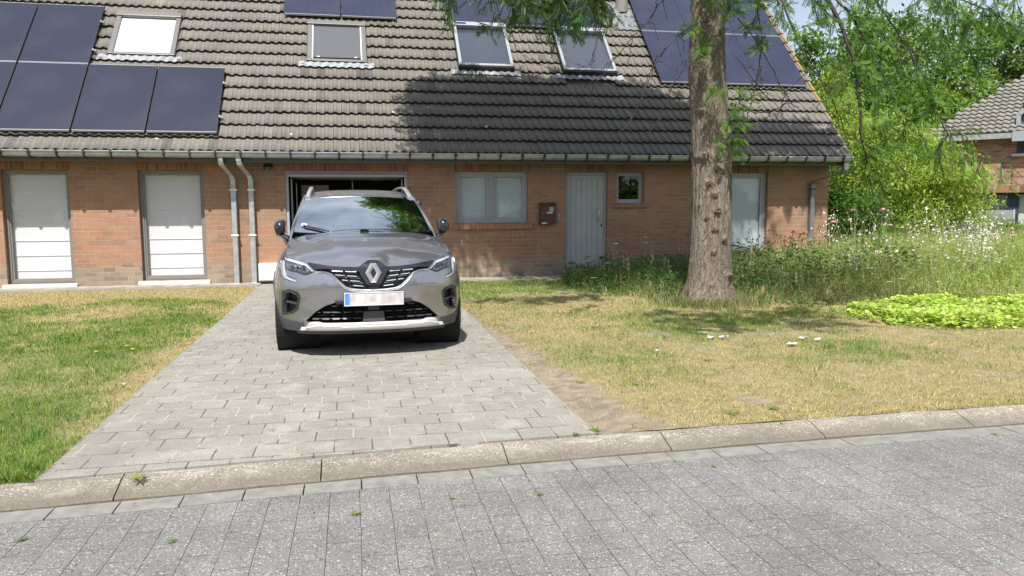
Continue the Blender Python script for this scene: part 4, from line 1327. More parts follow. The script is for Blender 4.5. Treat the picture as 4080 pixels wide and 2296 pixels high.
def cdt(outline, holes, step, gx=None):
    loops = [resample(outline, step)] + [resample(h_, step) for h_ in holes]
    pts = []; edges = []
    for L in loops:
        o = len(pts); n = len(L)
        pts += [Vector(p_) for p_ in L]
        edges += [(o + i, o + (i + 1) % n) for i in range(n)]
    bp = np.array([tuple(p_) for p_ in pts])
    x0, y0 = bp.min(0); x1, y1 = bp.max(0)
    sx = step * (gx or 1.0)
    GX, GY = np.meshgrid(np.arange(x0 + sx * .5, x1, sx), np.arange(y0 + step * .5, y1, step))
    g = np.stack([GX.ravel(), GY.ravel()], 1)
    ok = inpoly(g[:, 0], g[:, 1], loops[0])
    for L in loops[1:]: ok &= ~inpoly(g[:, 0], g[:, 1], L)
    g = g[ok]
    if len(g):
        dm = np.full(len(g), 1e9)
        for i in range(0, len(bp), 64):
            dm = np.minimum(dm, np.sqrt(((g[:, None] - bp[None, i:i + 64]) ** 2).sum(2)).min(1))
        g = g[dm > step * 0.45]
    pts += [Vector(tuple(p_)) for p_ in g]
    v, e, f, *_r = geometry.delaunay_2d_cdt(pts, edges, [], 0, 1e-6)
    v = np.array([tuple(p_) for p_ in v])
    f = [tuple(t_) for t_ in f]
    cen = np.array([v[list(t_)].mean(0) for t_ in f])
    ok = inpoly(cen[:, 0], cen[:, 1], loops[0])
    for L in loops[1:]: ok &= ~inpoly(cen[:, 0], cen[:, 1], L)
    f = [t_ for t_, k in zip(f, ok) if k]
    return v, f, loops

def patch(name, outline, holes, step, surf, mat, parent, depth=0.012, off=0.0, smooth=True, rim=True, gx=None, auto=40):
    """panel on a surface, with turned-in edges"""
    v, f, loops = cdt(outline, holes, step, gx)
    P = surf(v[:, 0], v[:, 1], off)
    V = [tuple(p_) for p_ in P]; F = list(f)
    # make winding face outwards
    n = 0
    if rim and depth:
        for L in loops:
            A = np.array(L)
            o = len(V)
            T = surf(A[:, 0], A[:, 1], off); B = surf(A[:, 0], A[:, 1], off - depth)
            V += [tuple(q) for q in T] + [tuple(q) for q in B]
            k = len(L)
            F += [(o + i, o + (i + 1) % k, o + k + (i + 1) % k, o + k + i) for i in range(k)]
    ob = mk(name, V, F, mat, parent, local=True, auto=auto)
    return ob

HC = ([-.05, 0, .05, .1, .2, .3, .5, .75, 1.0, 1.2, 1.4], [.74, .795, .832, .865, .915, .950, .998, 1.046, 1.078, 1.098, 1.11])
def Hd(X, Y):
    X = np.asarray(X, float); Y = np.asarray(Y, float)
    c = sum(np.interp(Y + d_, *HC) for d_ in np.linspace(-.07, .07, 15) * np.clip(Y / .25, .4, 1.6)[..., None].T.reshape(1, -1).mean()) / 15 if False else sum(np.interp(Y + d_ * np.clip(Y / .15, .35, 1.5), *HC) for d_ in np.linspace(-.08, .08, 17)) / 17
    drop = .05 * (np.abs(X) / .74) ** 2.3 * np.clip(1.25 - np.clip(Y - .8, 0, 1) * 1.2, .3, 1)
    xr = .16 + .30 * Y
    rg = .010 * (1 / (1 + np.exp(-(xr - np.abs(X)) / .03))) * np.clip((Y - .05) / .2, 0, 1) * np.clip((1.25 - Y) / .25, 0.3, 1)
    dip = -.002 * np.exp(-((np.abs(X) - xr - .07) / .07) ** 2) * np.clip(Y / .3, 0, 1)
    return c - drop + rg + dip

# upper edge of the body side, nose to tail (u, z)
top = [(0, .887), (.04, .885), (.07, .868), (.1, .842), (.135, .828), (.25, .832), (.39, .843), (uX(.56, .865), .871), (uX(.66, .89), .899)]
top += [(uY(.40), .925), (uY(.5), .948), (uY(.75), .990), (uY(1.0), 1.022), (uY(1.2), 1.042), (uY(1.6), 1.055), (uY(2.2), 1.065), (uY(3.0), 1.085), (uY(3.6), 1.11), (uY(3.9), 1.12), (uY(4.1), 1.10), (UMAX, 1.09)]
TU, TZ = zip(*top)
def ztop(u): return np.interp(np.abs(u), TU, TZ)
GL = [(.505, .797), (.423, .792), (.360, .772), (.306, .720), (.245, .660), (.20, .642), (.112, .632), (0, .628)]   # lower grille line
HLI = (uX(.575, .866), .866)
half_top = [(u_, z_) for u_, z_ in top if u_ > HLI[0] + .01]
GLu = toU(GL)
ZB = .262
# half outline (positive side): start at centre grille bottom, out along the grille, up past the headlamp, along the top to the tail
side = GLu[::-1] + [HLI] + half_top
arch = lambda cy, r_, z0: [(uY(cy) + r_ * math.cos(t_), .325 + r_ * math.sin(t_)) for t_ in np.linspace(0, math.pi, 17)]
def archpts(cy, r_):
    pts_ = []
    a0 = math.asin((ZB - .325) / r_)
    for t_ in np.linspace(math.pi - a0, a0, 19):
        pts_.append((uY(cy) + r_ * math.cos(t_), .325 + r_ * math.sin(t_)))
    return pts_
bot = [(0, ZB)] + archpts(.84, .375) + archpts(3.47, .375) + [(UMAX, ZB)]
right = side[:] ; right_b = bot[:]
outline = right + [(UMAX, ZB)][:0] + right_b[::-1]
HLP = [(.815, .868), (.790, .914), (.715, .901), (.617, .877), (.580, .862), (.510, .791), (.548, .768), (.598, .756), (.669, .779), (.755, .795), (.768, .779), (.757, .755), (.714, .736), (.681, .722), (.665, .692), (.719, .699), (.776, .714), (.812, .743), (.827, .814)]
INT = [(0, .518), (.269, .521), (.345, .512), (.425, .486), (.509, .430), (.60, .345), (.57, .333), (0, .325)]
FOG = [(.768, .592), (.722, .606), (.673, .583), (.656, .553), (.683, .451), (.723, .418), (.803, .397), (.796, .493)]
hl_u = toU(HLP); fog_u = toU(FOG)
int_u = toU(INT)
outline = [q for q in outline]
# carve the intake out of the outline at the centre line
ol = side + right_b[::-1][:-1] + [(0, ZB), (0.0001, .325)][:1] + [(0, .324)] + [q for q in int_u[::-1][1:-1]] + [(0, .519)]
for sg in (1, -1):
    o_ = [(sg * u_, z_) for u_, z_ in ol]
    hs = [[(sg * u_, z_) for u_, z_ in h_] for h_ in (hl_u, fog_u)]
    patch('body_side', o_, hs, .028, S, MT['paint'], car, depth=.030)

# bonnet
tu = np.concatenate([np.linspace(0, uY(1.2), 90)])
pz = ztop(tu); pp = S(tu, pz)
edge = [(x_, y_ + .004, z_) for x_, y_, z_ in pp]
edge = [(x_ - (.006 if y_ > .2 else 0.0), y_ + (.005 if y_ < .35 else 0), z_) for x_, y_, z_ in edge]
back = [(.60, 1.245), (.35, 1.262), (0, 1.27)]
E3 = np.array(edge)
poly = [(x_, y_) for x_, y_, _z in edge] + back
poly = poly + [(-x_, y_) for x_, y_ in poly[::-1]][1:-1]
# drop near duplicates
pl2 = [poly[0]]
for q in poly[1:]:
    if math.dist(q, pl2[-1]) > .006: pl2.append(q)
def hood(X, Y, off=0.0):
    X = np.asarray(X, float); Y = np.asarray(Y, float)
    z = Hd(X, Y)
    d2 = (np.abs(X)[:, None] - E3[None, :, 0]) ** 2 + (Y[:, None] - E3[None, :, 1]) ** 2
    k = d2.argmin(1); d_ = np.sqrt(d2[np.arange(len(k)), k])
    zc = E3[k, 2] - Hd(E3[k, 0], E3[k, 1])
    z = z + zc * np.exp(-(d_ / .10) ** 2) + off
    return np.stack([X, Y, z], -1)
patch('bonnet', pl2, [], .022, hood, MT['paint'], car, depth=.02)
# cowl strip
V = []; F = []
for i, x_ in enumerate(np.linspace(-.70, .70, 29)):
    q = (x_ / .7) ** 2
    V += [(x_, 1.235 - .03 * q, 1.062 - .035 * q), (x_, 1.44 + .10 * q, 1.085)]
    if i: F.append((2 * i - 2, 2 * i, 2 * i + 1, 2 * i - 1))
mk('cowl', V, F, MT['black'], car, local=True)

# windscreen and roof
def ws(a, t, off=0.0):
    """a -1..1 across, t 0..1 up"""
    a = np.asarray(a, float); t = np.asarray(t, float)
    hw = .715 + (.585 - .715) * t
    y = 1.22 + .16 * a * a + (.66 - .05 * a * a) * t
    z = 1.088 + .40 * t + .022 * np.sin(np.pi * t) - .018 * a * a * t + .018 * a * a * (1 - t)
    n = np.stack([a * .35, -.52 + 0 * a, .85 + 0 * a], -1)
    n /= np.linalg.norm(n, axis=-1, keepdims=True)
    return np.stack([a * hw, y, z], -1) + n * off
patch('windscreen', [(-1, 0), (1, 0), (1, 1), (-1, 1)], [], .06, ws, MT['carglass'], car, depth=.006)
fr = [(-1, 0), (1, 0), (1, 1), (-1, 1)]
hole = [(-.955, .06), (.955, .06), (.945, .955), (.30, .965), (.24, .95), (.17, .83), (.10, .80), (.0, .835), (-.10, .80), (-.17, .83), (-.24, .95), (-.30, .965), (-.945, .955)]
patch('windscreen_border', fr, [hole], .05, lambda a, t, o=0: ws(a, t, o - .010), simple('glass_frit', (0.035, 0.034, 0.045), 0.5), car, depth=0, rim=False)
# inspection sticker
V, F = [], []
def wsdisk(a, t, r_, off):
    c_ = ws(np.array([a]), np.array([t]), off)[0]
    V = [tuple(c_)]; n = 20
    tx = Vector((1, 0.02, 0)); ty = Vector((0, .80, .58)).normalized()
    for k in range(n):
        q = Vector(c_) + tx * r_ * math.cos(2 * math.pi * k / n) + ty * r_ * .85 * math.sin(2 * math.pi * k / n)
        V.append(tuple(q))
    return V, [(0, k + 1, (k + 1) % n + 1) for k in range(n)]
V, F = wsdisk(-.87, .155, .032, .012)
stk = mk('round_sticker', V, F, simple('pale_sticker', (0.62, 0.60, 0.72), 0.4), car, local=True)
V, F = wsdisk(-.868, .165, .012, .0135)
mk('sticker_print', V, F, simple('sticker_blue', (0.25, 0.35, 0.62), 0.4), stk, local=True)

def roof(a, y, off=0.0):
    a = np.asarray(a, float); y = np.asarray(y, float)
    hw = np.interp(y, [1.8, 2.2, 3.2, 3.9], [.60, .615, .60, .55])
    zc = np.interp(y, [1.7, 1.88, 2.05, 2.3, 2.6, 3.0, 3.4, 3.75, 3.95], [1.44, 1.492, 1.528, 1.556, 1.567, 1.562, 1.54, 1.495, 1.45])
    zc = (zc + sum(np.interp(y + d_, [1.7, 1.88, 2.05, 2.3, 2.6, 3.0, 3.4, 3.75, 3.95], [1.44, 1.492, 1.528, 1.556, 1.567, 1.562, 1.54, 1.495, 1.45]) for d_ in (-.08, -.04, .04, .08))) / 5
    z = zc - .022 * a ** 2 - .035 * np.abs(a) ** 6
    yy = y + .10 * a * a * np.clip((2.4 - y) / .6, 0, 1)
    return np.stack([a * hw, yy, z + off], -1)
patch('roof', [(-1, 1.865), (1, 1.865), (1, 3.93), (-1, 3.93)], [], .09, roof, MT['paint'], car, depth=.02, gx=1.0)

# side glass area: ruled between belt line and roof edge
def greenhouse(y, t, off=0.0, sg=1):
    y = np.asarray(y, float); t = np.asarray(t, float)
    us = np.interp(y, PL_[40:, 1], UU[40:])
    b0 = S(us, ztop(us)); 
    r0 = roof(np.ones_like(y), np.clip(y, 1.84, 3.95))
    b0 = b0.copy(); b0[:, 1] = y
    hw_b = b0[:, 0]
    x = hw_b * (1 - t) + r0[:, 0] * t + .022 * np.sin(np.pi * t) + off
    z = b0[:, 2] * (1 - t) + r0[:, 2] * t
    yy = y * (1 - t) + np.clip(y + .0, 1.97, 3.9) * t if False else y
    return np.stack([sg * x, yy + 0 * x, z], -1)
def A_line(t): return 1.26 + .70 * t       # screen edge as seen from the side
gh_out = [(1.22, 0), (3.98, 0), (3.80, .6), (3.72, 1), (1.97, 1), (1.60, .5)]
gh_glass = [(1.60, .05), (2.30, .05), (2.30, .93), (2.06, .93), (1.80, .52)]
gh_glass2 = [(2.36, .05), (3.18, .05), (3.18, .90), (2.36, .93)]
gh_glass3 = [(3.24, .06), (3.62, .15), (3.45, .85), (3.24, .88)]
for sg in (1, -1):
    f_ = lambda y, t, off=0.0, sg=sg: greenhouse(y, t, off, sg)
    patch('window_surround', gh_out, [gh_glass, gh_glass2, gh_glass3], .06, f_, MT['paint'], car, depth=.02)
    for g_ in (gh_glass, gh_glass2, gh_glass3):
        patch('side_window', g_, [], .08, f_, MT['sideglass'], car, depth=.004, off=-.006)
    # A-pillar: closes the gap between screen edge and side frame
    V = []; F = []
    n = 24
    for i in range(n + 1):
        t_ = i / n
        e = ws(np.array([sg * 1.0]), np.array([t_]))[0]
        yb = 1.22 + .75 * t_ - .0
        g0_ = greenhouse(np.array([1.22 + .75 * t_ + .02]), np.array([t_]), .004, sg)[0]
        mid = (np.array(e) + np.array(g0_)) / 2 + np.array([sg * .014, -.012, .012])
        V += [tuple(e), tuple(e * .4 + mid * .6 + np.array([0, 0, .002])), tuple(mid), tuple(g0_)]
        if i:
            o = 4 * (i - 1)
            for k in range(3): F.append((o + k, o + k + 1, o + k + 5, o + k + 4))
    mk('windscreen_pillar', V, F, MT['paint'], car, local=True, smooth=True)
# rear: hatch glass and tailgate cap
V = []; F = []
for i, a_ in enumerate(np.linspace(-1, 1, 17)):
    r0 = roof(np.array([a_]), np.array([3.92]))[0]
    uu = UMAX - (UMAX - uY(3.98)) * abs(a_)
    s0 = S(np.array([uu]), ztop(np.array([uu])))[0]; s0[0] *= np.sign(a_) if a_ else 0
    mid = (r0 + s0) / 2 + np.array([0, .03, 0])
    V += [tuple(r0), tuple(mid), tuple(s0)]
    if i:
        o = 3 * (i - 1); F += [(o, o + 1, o + 4, o + 3), (o + 1, o + 2, o + 5, o + 4)]
mk('rear_window', V, F, MT['gloss'], car, local=True, smooth=True)

# roof rails
for sg in (1, -1):
    Pn = [(sg * .566, 1.945, 1.470), (sg * .561, 1.985, 1.500), (sg * .550, 2.05, 1.536), (sg * .537, 2.13, 1.566), (sg * .528, 2.25, 1.588), (sg * .525, 2.5, 1.597), (sg * .522, 2.9, 1.594), (sg * .515, 3.3, 1.572), (sg * .508, 3.6, 1.530)]
    V = []; F = []
    Pc = catmull(Pn, 5)
    for i, (x_, y_, z_) in enumerate(Pc):
        w_ = .026
        V += [(x_ - w_, y_ + .0, z_ - .022), (x_ + w_, y_, z_ - .022), (x_ + w_ * .8, y_ - .004, z_), (x_ - w_ * .8, y_ - .004, z_)]
        if i:
            o = 4 * (i - 1)
            for k in range(4): F.append((o + k, o + (k + 1) % 4, o + 4 + (k + 1) % 4, o + 4 + k))
    F += [(0, 1, 2, 3), tuple(len(V) - 4 + k for k in (3, 2, 1, 0))]
    mk('roof_rail', V, F, MT['satin_silver'], car, local=True, bev=.006, auto=50)

# ---- grille
FR = lambda u_, z_, off=0.0: S(u_, z_, off)
gtop = [(u_, z_) for u_, z_ in top if u_ < HLI[0]]
gp = gtop + [HLI] + GLu[:-1] + [(0, .629)]
gpf = gp + [(-u_, z_) for u_, z_ in gp[::-1]][1:-1]
gr = patch('grille', gpf, [], .03, FR, MT['satin'], car, depth=.0, off=-.055, rim=False)
# gloss black upper brow that follows the bonnet edge
brow_low = [(.0, .70)]
brow = gtop + [(HLI[0] - .005, .864), (uX(.515, .81), .812), (.42, .815), (.30, .803), (.19, .793), (.150, .80), (.118, .835), (.09, .858), (.06, .872), (0, .876)]
brow = [(u_, z_) for u_, z_ in brow]
bf = brow + [(-u_, z_) for u_, z_ in brow[::-1]][1:-1]
patch('grille_brow', bf, [], .022, FR, MT['gloss'], gr, depth=.04, off=.0, auto=30)
# badge housing: Y-shaped black surround
sur = [(0, .876), (.06, .873), (.092, .855), (.118, .832), (.150, .797), (.125, .785), (.10, .74), (.072, .69), (.042, .648), (.040, .630), (0, .629)]
sf = sur + [(-u_, z_) for u_, z_ in sur[::-1]][1:-1]
patch('badge_housing', sf, [], .018, FR, MT['gloss'], gr, depth=.04, off=.006, auto=30)
class Each:
    """collects nothing: every bar becomes a mesh of its own"""
    def __init__(s, name, mat, par): s.a = (name, mat, par)
    def add(s, V, F): mk(s.a[0], V, F, s.a[1], s.a[2], local=True, auto=40)
def bar_on(mb, xa, xb, za, zb, hh, o0, o1, nseg=3):
    """short bar lying on the front surface"""
    V = []; F = []
    for i in range(nseg + 1):
        x_ = xa + (xb - xa) * i / nseg; z_ = za + (zb - za) * i / nseg
        tp = .35 if i in (0, nseg) else 1.0
        for zz, oo in ((z_ - hh / 2, o0), (z_ - hh / 2 * .8, o1), (z_ + hh / 2 * .8, o1 - .006), (z_ + hh / 2, o0)):
            q = S(np.array([x_]), np.array([zz]), oo)[0]
            V.append(tuple(q))
        if i:
            o = 4 * (i - 1)
            for k in range(3): F.append((o + k, o + k + 1, o + k + 5, o + k + 4))
    F += [(0, 1, 2, 3), tuple(len(V) - 4 + k for k in (3, 2, 1, 0))]
    mb.add(V, F)
glf = [(u_, z_) for u_, z_ in gp]
def ing(u_, z_): return bool(inpoly(np.array([abs(u_)]), np.array([z_]), glf)[0])
MT['slat'] = simple('bright_slat', (.82, .83, .85), .28, .85)
ch = Each('chrome_bar', MT['slat'], gr); dk = MB(); chb = Each('chrome_slat', MT['slat'], gr)
for sg in (1, -1):
    for r_, (z0_, st, x1_) in enumerate([(.788, .150, .50), (.742, .142, .36), (.700, .118, .31), (.660, .092, .27)]):
        x_ = st; k = 0
        Ls = .098 if r_ == 0 else .088
        while x_ < x1_ + .02:
            L = Ls
            xe = x_ + L
            z_ = lambda q: z0_ + .10 * (q - .13) * (1.0 if r_ else .55)
            if r_ == 0: z_ = lambda q: z0_ + .045 * (q - .13)
            if not ing(xe, z_(xe) - .01): xe = x_ + L * .55
            if ing(xe, z_(xe) - .012) and ing(x_, z_(x_) - .012):
                bar_on(ch if r_ == 0 else chb, sg * x_, sg * xe, z_(x_), z_(xe), .012 if r_ == 0 else .008, -.05, -.010 if r_ else -.001)
            # thin companion a bit lower and outwards
            xa, xb = x_ - .02, x_ + L - .015
            if ing(xb, z_(xb) - .026) and ing(xa, z_(xa) - .026):
                bar_on(chb, sg * xa, sg * xb, z_(xa) - .016, z_(xb) - .016, .0055, -.05, -.02)
            x_ += L + .022; k += 1
    for z0_ in (.768, .722, .680, .645):
        for k in range(7):
            xa = .09 + .05 * k; xb = xa + .05
            if ing(xb, z0_ + .10 * (xb - .13) - .008) and ing(xa, z0_ + .10 * (xa - .13) + .008):
                bar_on(dk, sg * xa, sg * xb, z0_ + .10 * (xa - .13), z0_ + .10 * (xb - .13), .006, -.055, -.035, 1)
tag(dk.build('dark_slats', MT['satin'], gr, local=True), kind='stuff')
# chrome edging under the grille
outer = [(.500, .776), (.423, .782), (.362, .757), (.315, .702), (.262, .644), (.205, .618), (.113, .605), (0, .601)]
eg = GLu[:] + toU(outer)[::-1]
eg = [(u_, z_) for u_, z_ in GLu] + [(u_, z_) for u_, z_ in toU(outer)[::-1]]
eo = [(u_, z_) for u_, z_ in GLu[::-1]] + [(-u_, z_) for u_, z_ in GLu[1:]][:0]
Lr = GLu[::-1]; Ou = toU(outer)
V = []; F = []
def path3(P2, n=60):
    A = np.array(P2); s_ = np.concatenate([[0], np.cumsum(np.hypot(*np.diff(A, axis=0).T))]); q = np.linspace(0, s_[-1], n)
    return np.stack([np.interp(q, s_, A[:, 0]), np.interp(q, s_, A[:, 1])], 1)
a_in = path3(GLu[:]); a_out = path3(Ou)
for sg in (1, -1):
    for i in range(60):
        ui, zi = a_in[i]; uo, zo = a_out[i]
        for f_, of in ((0, -.03), (0.05, .004), (.40, .013), (.62, .006), (.9, .009), (1, -.004)):
            q = S(np.array([sg * (ui * (1 - f_) + uo * f_)]), np.array([zi * (1 - f_) + zo * f_]), of)[0]
            V.append(tuple(q))
        if i:
            o = len(V) - 12
            for k in range(5): F.append((o + k, o + k + 1, o + k + 7, o + k + 6))
mk('grille_edging', V, F, MT['satin_silver'], car, local=True, auto=35)
# diamond badge
def diamond(pts, scale, y_, cz=.778):
    return [(x_ * scale, y_, cz + z_ * scale) for x_, z_ in pts]
do = [(-.026, .086), (.026, .086), (.072, .0), (.024, -.089), (-.024, -.089), (-.072, .0)]
dmm = [(-.014, .068), (.014, .068), (.049, .0), (.013, -.071), (-.013, -.071), (-.049, .0)]
di = [(-.0005, .048), (.0005, .048), (.027, -.001), (.0005, -.052), (-.0005, -.052), (-.027, -.001)]
yb_ = -.012
V = diamond(do, 1, yb_ + .035) + diamond(do, 1, yb_ + .008) + diamond(dmm, 1, yb_ - .006) + diamond(di, 1, yb_ + .006) + diamond(di, 1, yb_ + .03)
F = []
for r_ in range(4):
    for k in range(6): F.append((r_ * 6 + k, r_ * 6 + (k + 1) % 6, (r_ + 1) * 6 + (k + 1) % 6, (r_ + 1) * 6 + k))
bd = mk('badge', V, F, MT['chrome'], car, local=True)
V = diamond(di, 1.02, yb_ + .016)
mk('badge_centre', V, [(0, 1, 2, 3, 4, 5)], MT['black'], bd, local=True)
mb = MB()
for k in range(7):
    z_ = .778 - .036 + k * .012
    hw = .026 * (1 - abs(z_ - .778) / .052)
    mb.box(-hw, hw, yb_ + .010, yb_ + .015, z_ - .003, z_ + .003)
mb.build('badge_stripes', MT['satin'], bd, local=True)
MB().hexa([(a_[0] * 1.12, yb_ + o_, .778 + a_[1] * 1.1) for o_ in (.04, .012) for a_ in ((-.03, .088), (.03, .088), (.03, -.09), (-.03, -.09))])
V = diamond(do, 1.14, yb_ + .04) + diamond(do, 1.10, yb_ + .014)
mk('badge_base', V, [(k, (k + 1) % 6, (k + 1) % 6 + 6, k + 6) for k in range(6)] + [(6, 7, 8, 9, 10, 11)], MT['gloss'], bd, local=True)

# ---- headlights
for sg in (1, -1):
    sgp = lambda P: [(sg * u_, z_) for u_, z_ in toU(P)]
    base = patch('headlight', sgp(HLP), [], .02, S, MT['satin'], car, depth=0, off=-.030, rim=False)
    # lamp chambers
    cham = [(.775, .885), (.70, .862), (.60, .842), (.575, .84), (.525, .793), (.556, .782), (.600, .771), (.669, .790), (.765, .808)]
    lm_ = simple('lamp_reflector', (0.20, 0.20, 0.21), 0.25, 0.8, nz=0.5, nscale=40.0)
    mb = MB()
    patch('lamp_bowl', sgp([(x_ * .985 + .010, z_) for x_, z_ in cham]), [], .012, lambda u_, z_, o=0: S(u_, z_, o + .010 * np.sin(np.abs(u_) * 130) * np.cos(np.asarray(z_) * 60)), MT['lampbowl'] if 'lampbowl' in MT else MT.setdefault('lampbowl', lm_), base, depth=.0, off=-.022, rim=False)
    for xc in (.615, .665, .715):
        mb.tube([S(np.array([sg * uX(xc, .82)]), np.array([.822 + .10 * (xc - .665)]), -.028)[0], S(np.array([sg * uX(xc, .82)]), np.array([.822 + .10 * (xc - .665)]), -.008)[0]], [.012, .017], 4)
    mb.build('projector', MT['satin'], base, local=True, auto=40)
    up_ = [(.790, .910), (.715, .896), (.62, .872), (.583, .858), (.518, .795), (.532, .790), (.592, .842), (.70, .868), (.780, .885)]
    patch('light_brow', sgp(up_), [], .02, S, MT['drl'], base, depth=.02, off=-.008)
    drl = [(.800, .872), (.812, .866), (.822, .814), (.808, .748), (.774, .720), (.719, .704), (.672, .697), (.683, .714), (.716, .724), (.764, .742), (.788, .765), (.800, .815)]
    patch('daytime_light', sgp(drl), [], .014, S, MT['drl'], base, depth=.02, off=-.006)
    patch('headlight_cover', sgp(HLP), [], .03, S, MT['lens'], base, depth=.0, off=-.0015, rim=False)

# ---- fog pockets
for sg in (1, -1):
    sgp = lambda P: [(sg * u_, z_) for u_, z_ in toU(P)]
    ringo = [(.800, .605), (.735, .632), (.668, .607), (.638, .560), (.664, .440), (.712, .403), (.812, .375), (.812, .49)]
    patch('fog_pocket', sgp(ringo), [sgp(FOG)], .014, S, MT['satin'], car, depth=.045, off=.003)
    pk = patch('pocket_floor', sgp(ringo), [], .03, S, MT['black'], car, depth=.0, off=-.05, rim=False)
    mb = MB()
    bar_on(mb, sg * uX(.675, .5), sg * uX(.775, .5), .497, .512, .022, -.05, -.004, 4)
    mb.build('pocket_fin', MT['satin'], pk, local=True)
    mb = MB()
    for L in (resample(sgp(FOG), .02),):
        P3 = [tuple(q) for q in S(np.array([a_[0] for a_ in L + L[:1]]), np.array([a_[1] for a_ in L + L[:1]]), .004)]
        mb.tube(P3, .0025, 5)
    mb.build('pocket_trim', MT['clad'], pk, local=True)

# ---- lower intake
it_f = [(u_, z_) for u_, z_ in int_u] + [(-u_, z_) for u_, z_ in int_u[::-1]][1:-1]
lg = patch('lower_grille', it_f, [], .03, S, MT['under'], car, depth=0, off=-.07, rim=False)
mb = Each('grille_tile', simple('dark_plastic_bar', (0.035, 0.035, 0.04), 0.4), lg); th_ = MB()
def ini(u_, z_): return bool(inpoly(np.array([abs(u_)]), np.array([z_]), [(a_, b_) for a_, b_ in int_u])[0])
for r_, z_ in enumerate((.482, .422, .362)):
    for sg in (1, -1):
        x_ = .105 if r_ else .02
        x_ += (.0, .0, .012)[r_]
        while x_ < .62:
            L = .066
            if ini(x_ + L, z_ + .008) and ini(x_, z_ + .008):
                bar_on(mb, sg * x_, sg * (x_ + L), z_, z_, .014, -.065, -.010)
            elif ini(x_ + L * .5, z_ + .005):
                bar_on(mb, sg * x_, sg * (x_ + L * .5), z_, z_, .012, -.065, -.012)
            x_ += L + .032
        for k in range(12):
            xa = .10 + .05 * k
            if ini(xa + .05, z_ + .036): bar_on(th_, sg * xa, sg * (xa + .05), z_ + .030, z_ + .030, .004, -.065, -.028, 1)
            if ini(xa + .05, z_ + .004): bar_on(th_, sg * xa, sg * (xa + .05), z_, z_, .008, -.065, -.032, 1)
    for k in range(10):
        xa = .08 + k * .098 - (0.0 if r_ % 2 else .03)
        for sg in (1, -1):
            if r_ and ini(xa + .02, z_ + .055):
                P3 = [tuple(S(np.array([sg * xa]), np.array([z_ + .008]), -.035)[0]), tuple(S(np.array([sg * (xa + .006)]), np.array([z_ + .054]), -.035)[0])]
                th_.tube(P3, .002, 4)
tag(th_.build('mesh_bars', MT['satin'], lg, local=True), kind='stuff')
rp_ = [(-.090, .424), (.090, .424), (.102, .332), (-.102, .332)]
patch('sensor_panel', rp_, [], .03, S, MT['clad'], lg, depth=.04, off=-.004)
rp_ = [(-.052, .482), (.052, .482), (.052, .430), (-.052, .430)]
patch('sensor_panel', rp_, [], .03, S, MT['clad'], lg, depth=.03, off=-.025)

# ---- skid plate and cladding
zt_ = lambda x_: np.interp(abs(x_), [0, .30, .44, .52, .575, .600, .632], [.326, .326, .322, .338, .336, .330, .288])
us = np.linspace(-uX(.632, .28), uX(.632, .28), 75)
V = []; F = []
for i, u_ in enumerate(us):
    t_ = float(zt_(u_))
    inn = np.interp(abs(u_), [0, .28, .33, .52, .60], [.290, .290, .305, .305, .285])
    for z_, of in ((t_ + .0, -.02), (t_, .012), (t_ - .012, .024), (min(inn + .006, t_ - .02), .026), (min(inn, t_ - .026), .038), (.272, .034), (.256, .020), (.250, -.05)):
        V.append(tuple(S(np.array([u_]), np.array([z_]), of)[0]))
    if i:
        o = len(V) - 16
        for k in range(7): F.append((o + k, o + k + 1, o + k + 9, o + k + 8))
F += [tuple(range(8)), tuple(len(V) - 8 + k for k in range(7, -1, -1))]
mk('skid_plate', V, F, MT['skid'], car, local=True, auto=25)
for sg in (1, -1):
    c0 = uX(.615, .3)
    ua = uY(.84)
    cl = [(c0, .333), (uX(.70, .33), .338), (uX(.79, .34), .352)] 
    ar = [(ua + .375 * math.cos(t_), .325 + .375 * math.sin(t_)) for t_ in np.linspace(math.pi + .22, 0 - .18, 25)]
    ao = [(ua + .418 * math.cos(t_), .325 + .418 * math.sin(t_)) for t_ in np.linspace(-.15, math.pi - .10, 25)]
    low = [(c0, .246), (uX(.74, .25), .246)]
    poly_ = low + ar + ao + [(ua - .43, .37)] + cl[::-1]
    patch('wheel_arch_trim', [(sg * a_, b_) for a_, b_ in poly_], [], .022, S, MT['clad'], car, depth=.035, off=.007)
    # sill
    us0, us1 = uY(.84) + .37, uY(3.47) - .37
    patch('sill_trim', [(sg * a_, b_) for a_, b_ in ((us0, .22), (us1, .22), (us1, .34), (us0, .34))], [], .06, S, MT['clad'], car, depth=.03, off=.007)
    ua = uY(3.47)
    ar = [(ua + .375 * math.cos(t_), .325 + .375 * math.sin(t_)) for t_ in np.linspace(math.pi + .18, -.18, 25)]
    ao = [(ua + .415 * math.cos(t_), .325 + .415 * math.sin(t_)) for t_ in np.linspace(-.15, math.pi + .15, 25)]
    patch('wheel_arch_trim', [(sg * a_, b_) for a_, b_ in ar + ao], [], .025, S, MT['clad'], car, depth=.03, off=.007)
# underbody and lip below the bumper
V = []; F = []
us = np.linspace(-.80, .80, 41)
for i, u_ in enumerate(us):
    for z_, of in ((.262, -.012), (.215, -.03), (.205, -.30)):
        V.append(tuple(S(np.array([u_]), np.array([z_]), of)[0]))
    if i:
        o = len(V) - 6
        for k in range(2): F.append((o + k, o + k + 1, o + k + 4, o + k + 3))
mk('bumper_lip', V, F, MT['clad'], car, local=True, smooth=True)
ub = MB().box(-.56, .56, .35, 4.0, .21, .30).box(-.80, .80, 1.25, 3.05, .21, .34).box(-.56, .56, .25, 1.2, .30, .60).box(-.55, .55, 3.0, 4.1, .28, .62)
ub.build('underbody', MT['under'], car, local=True)

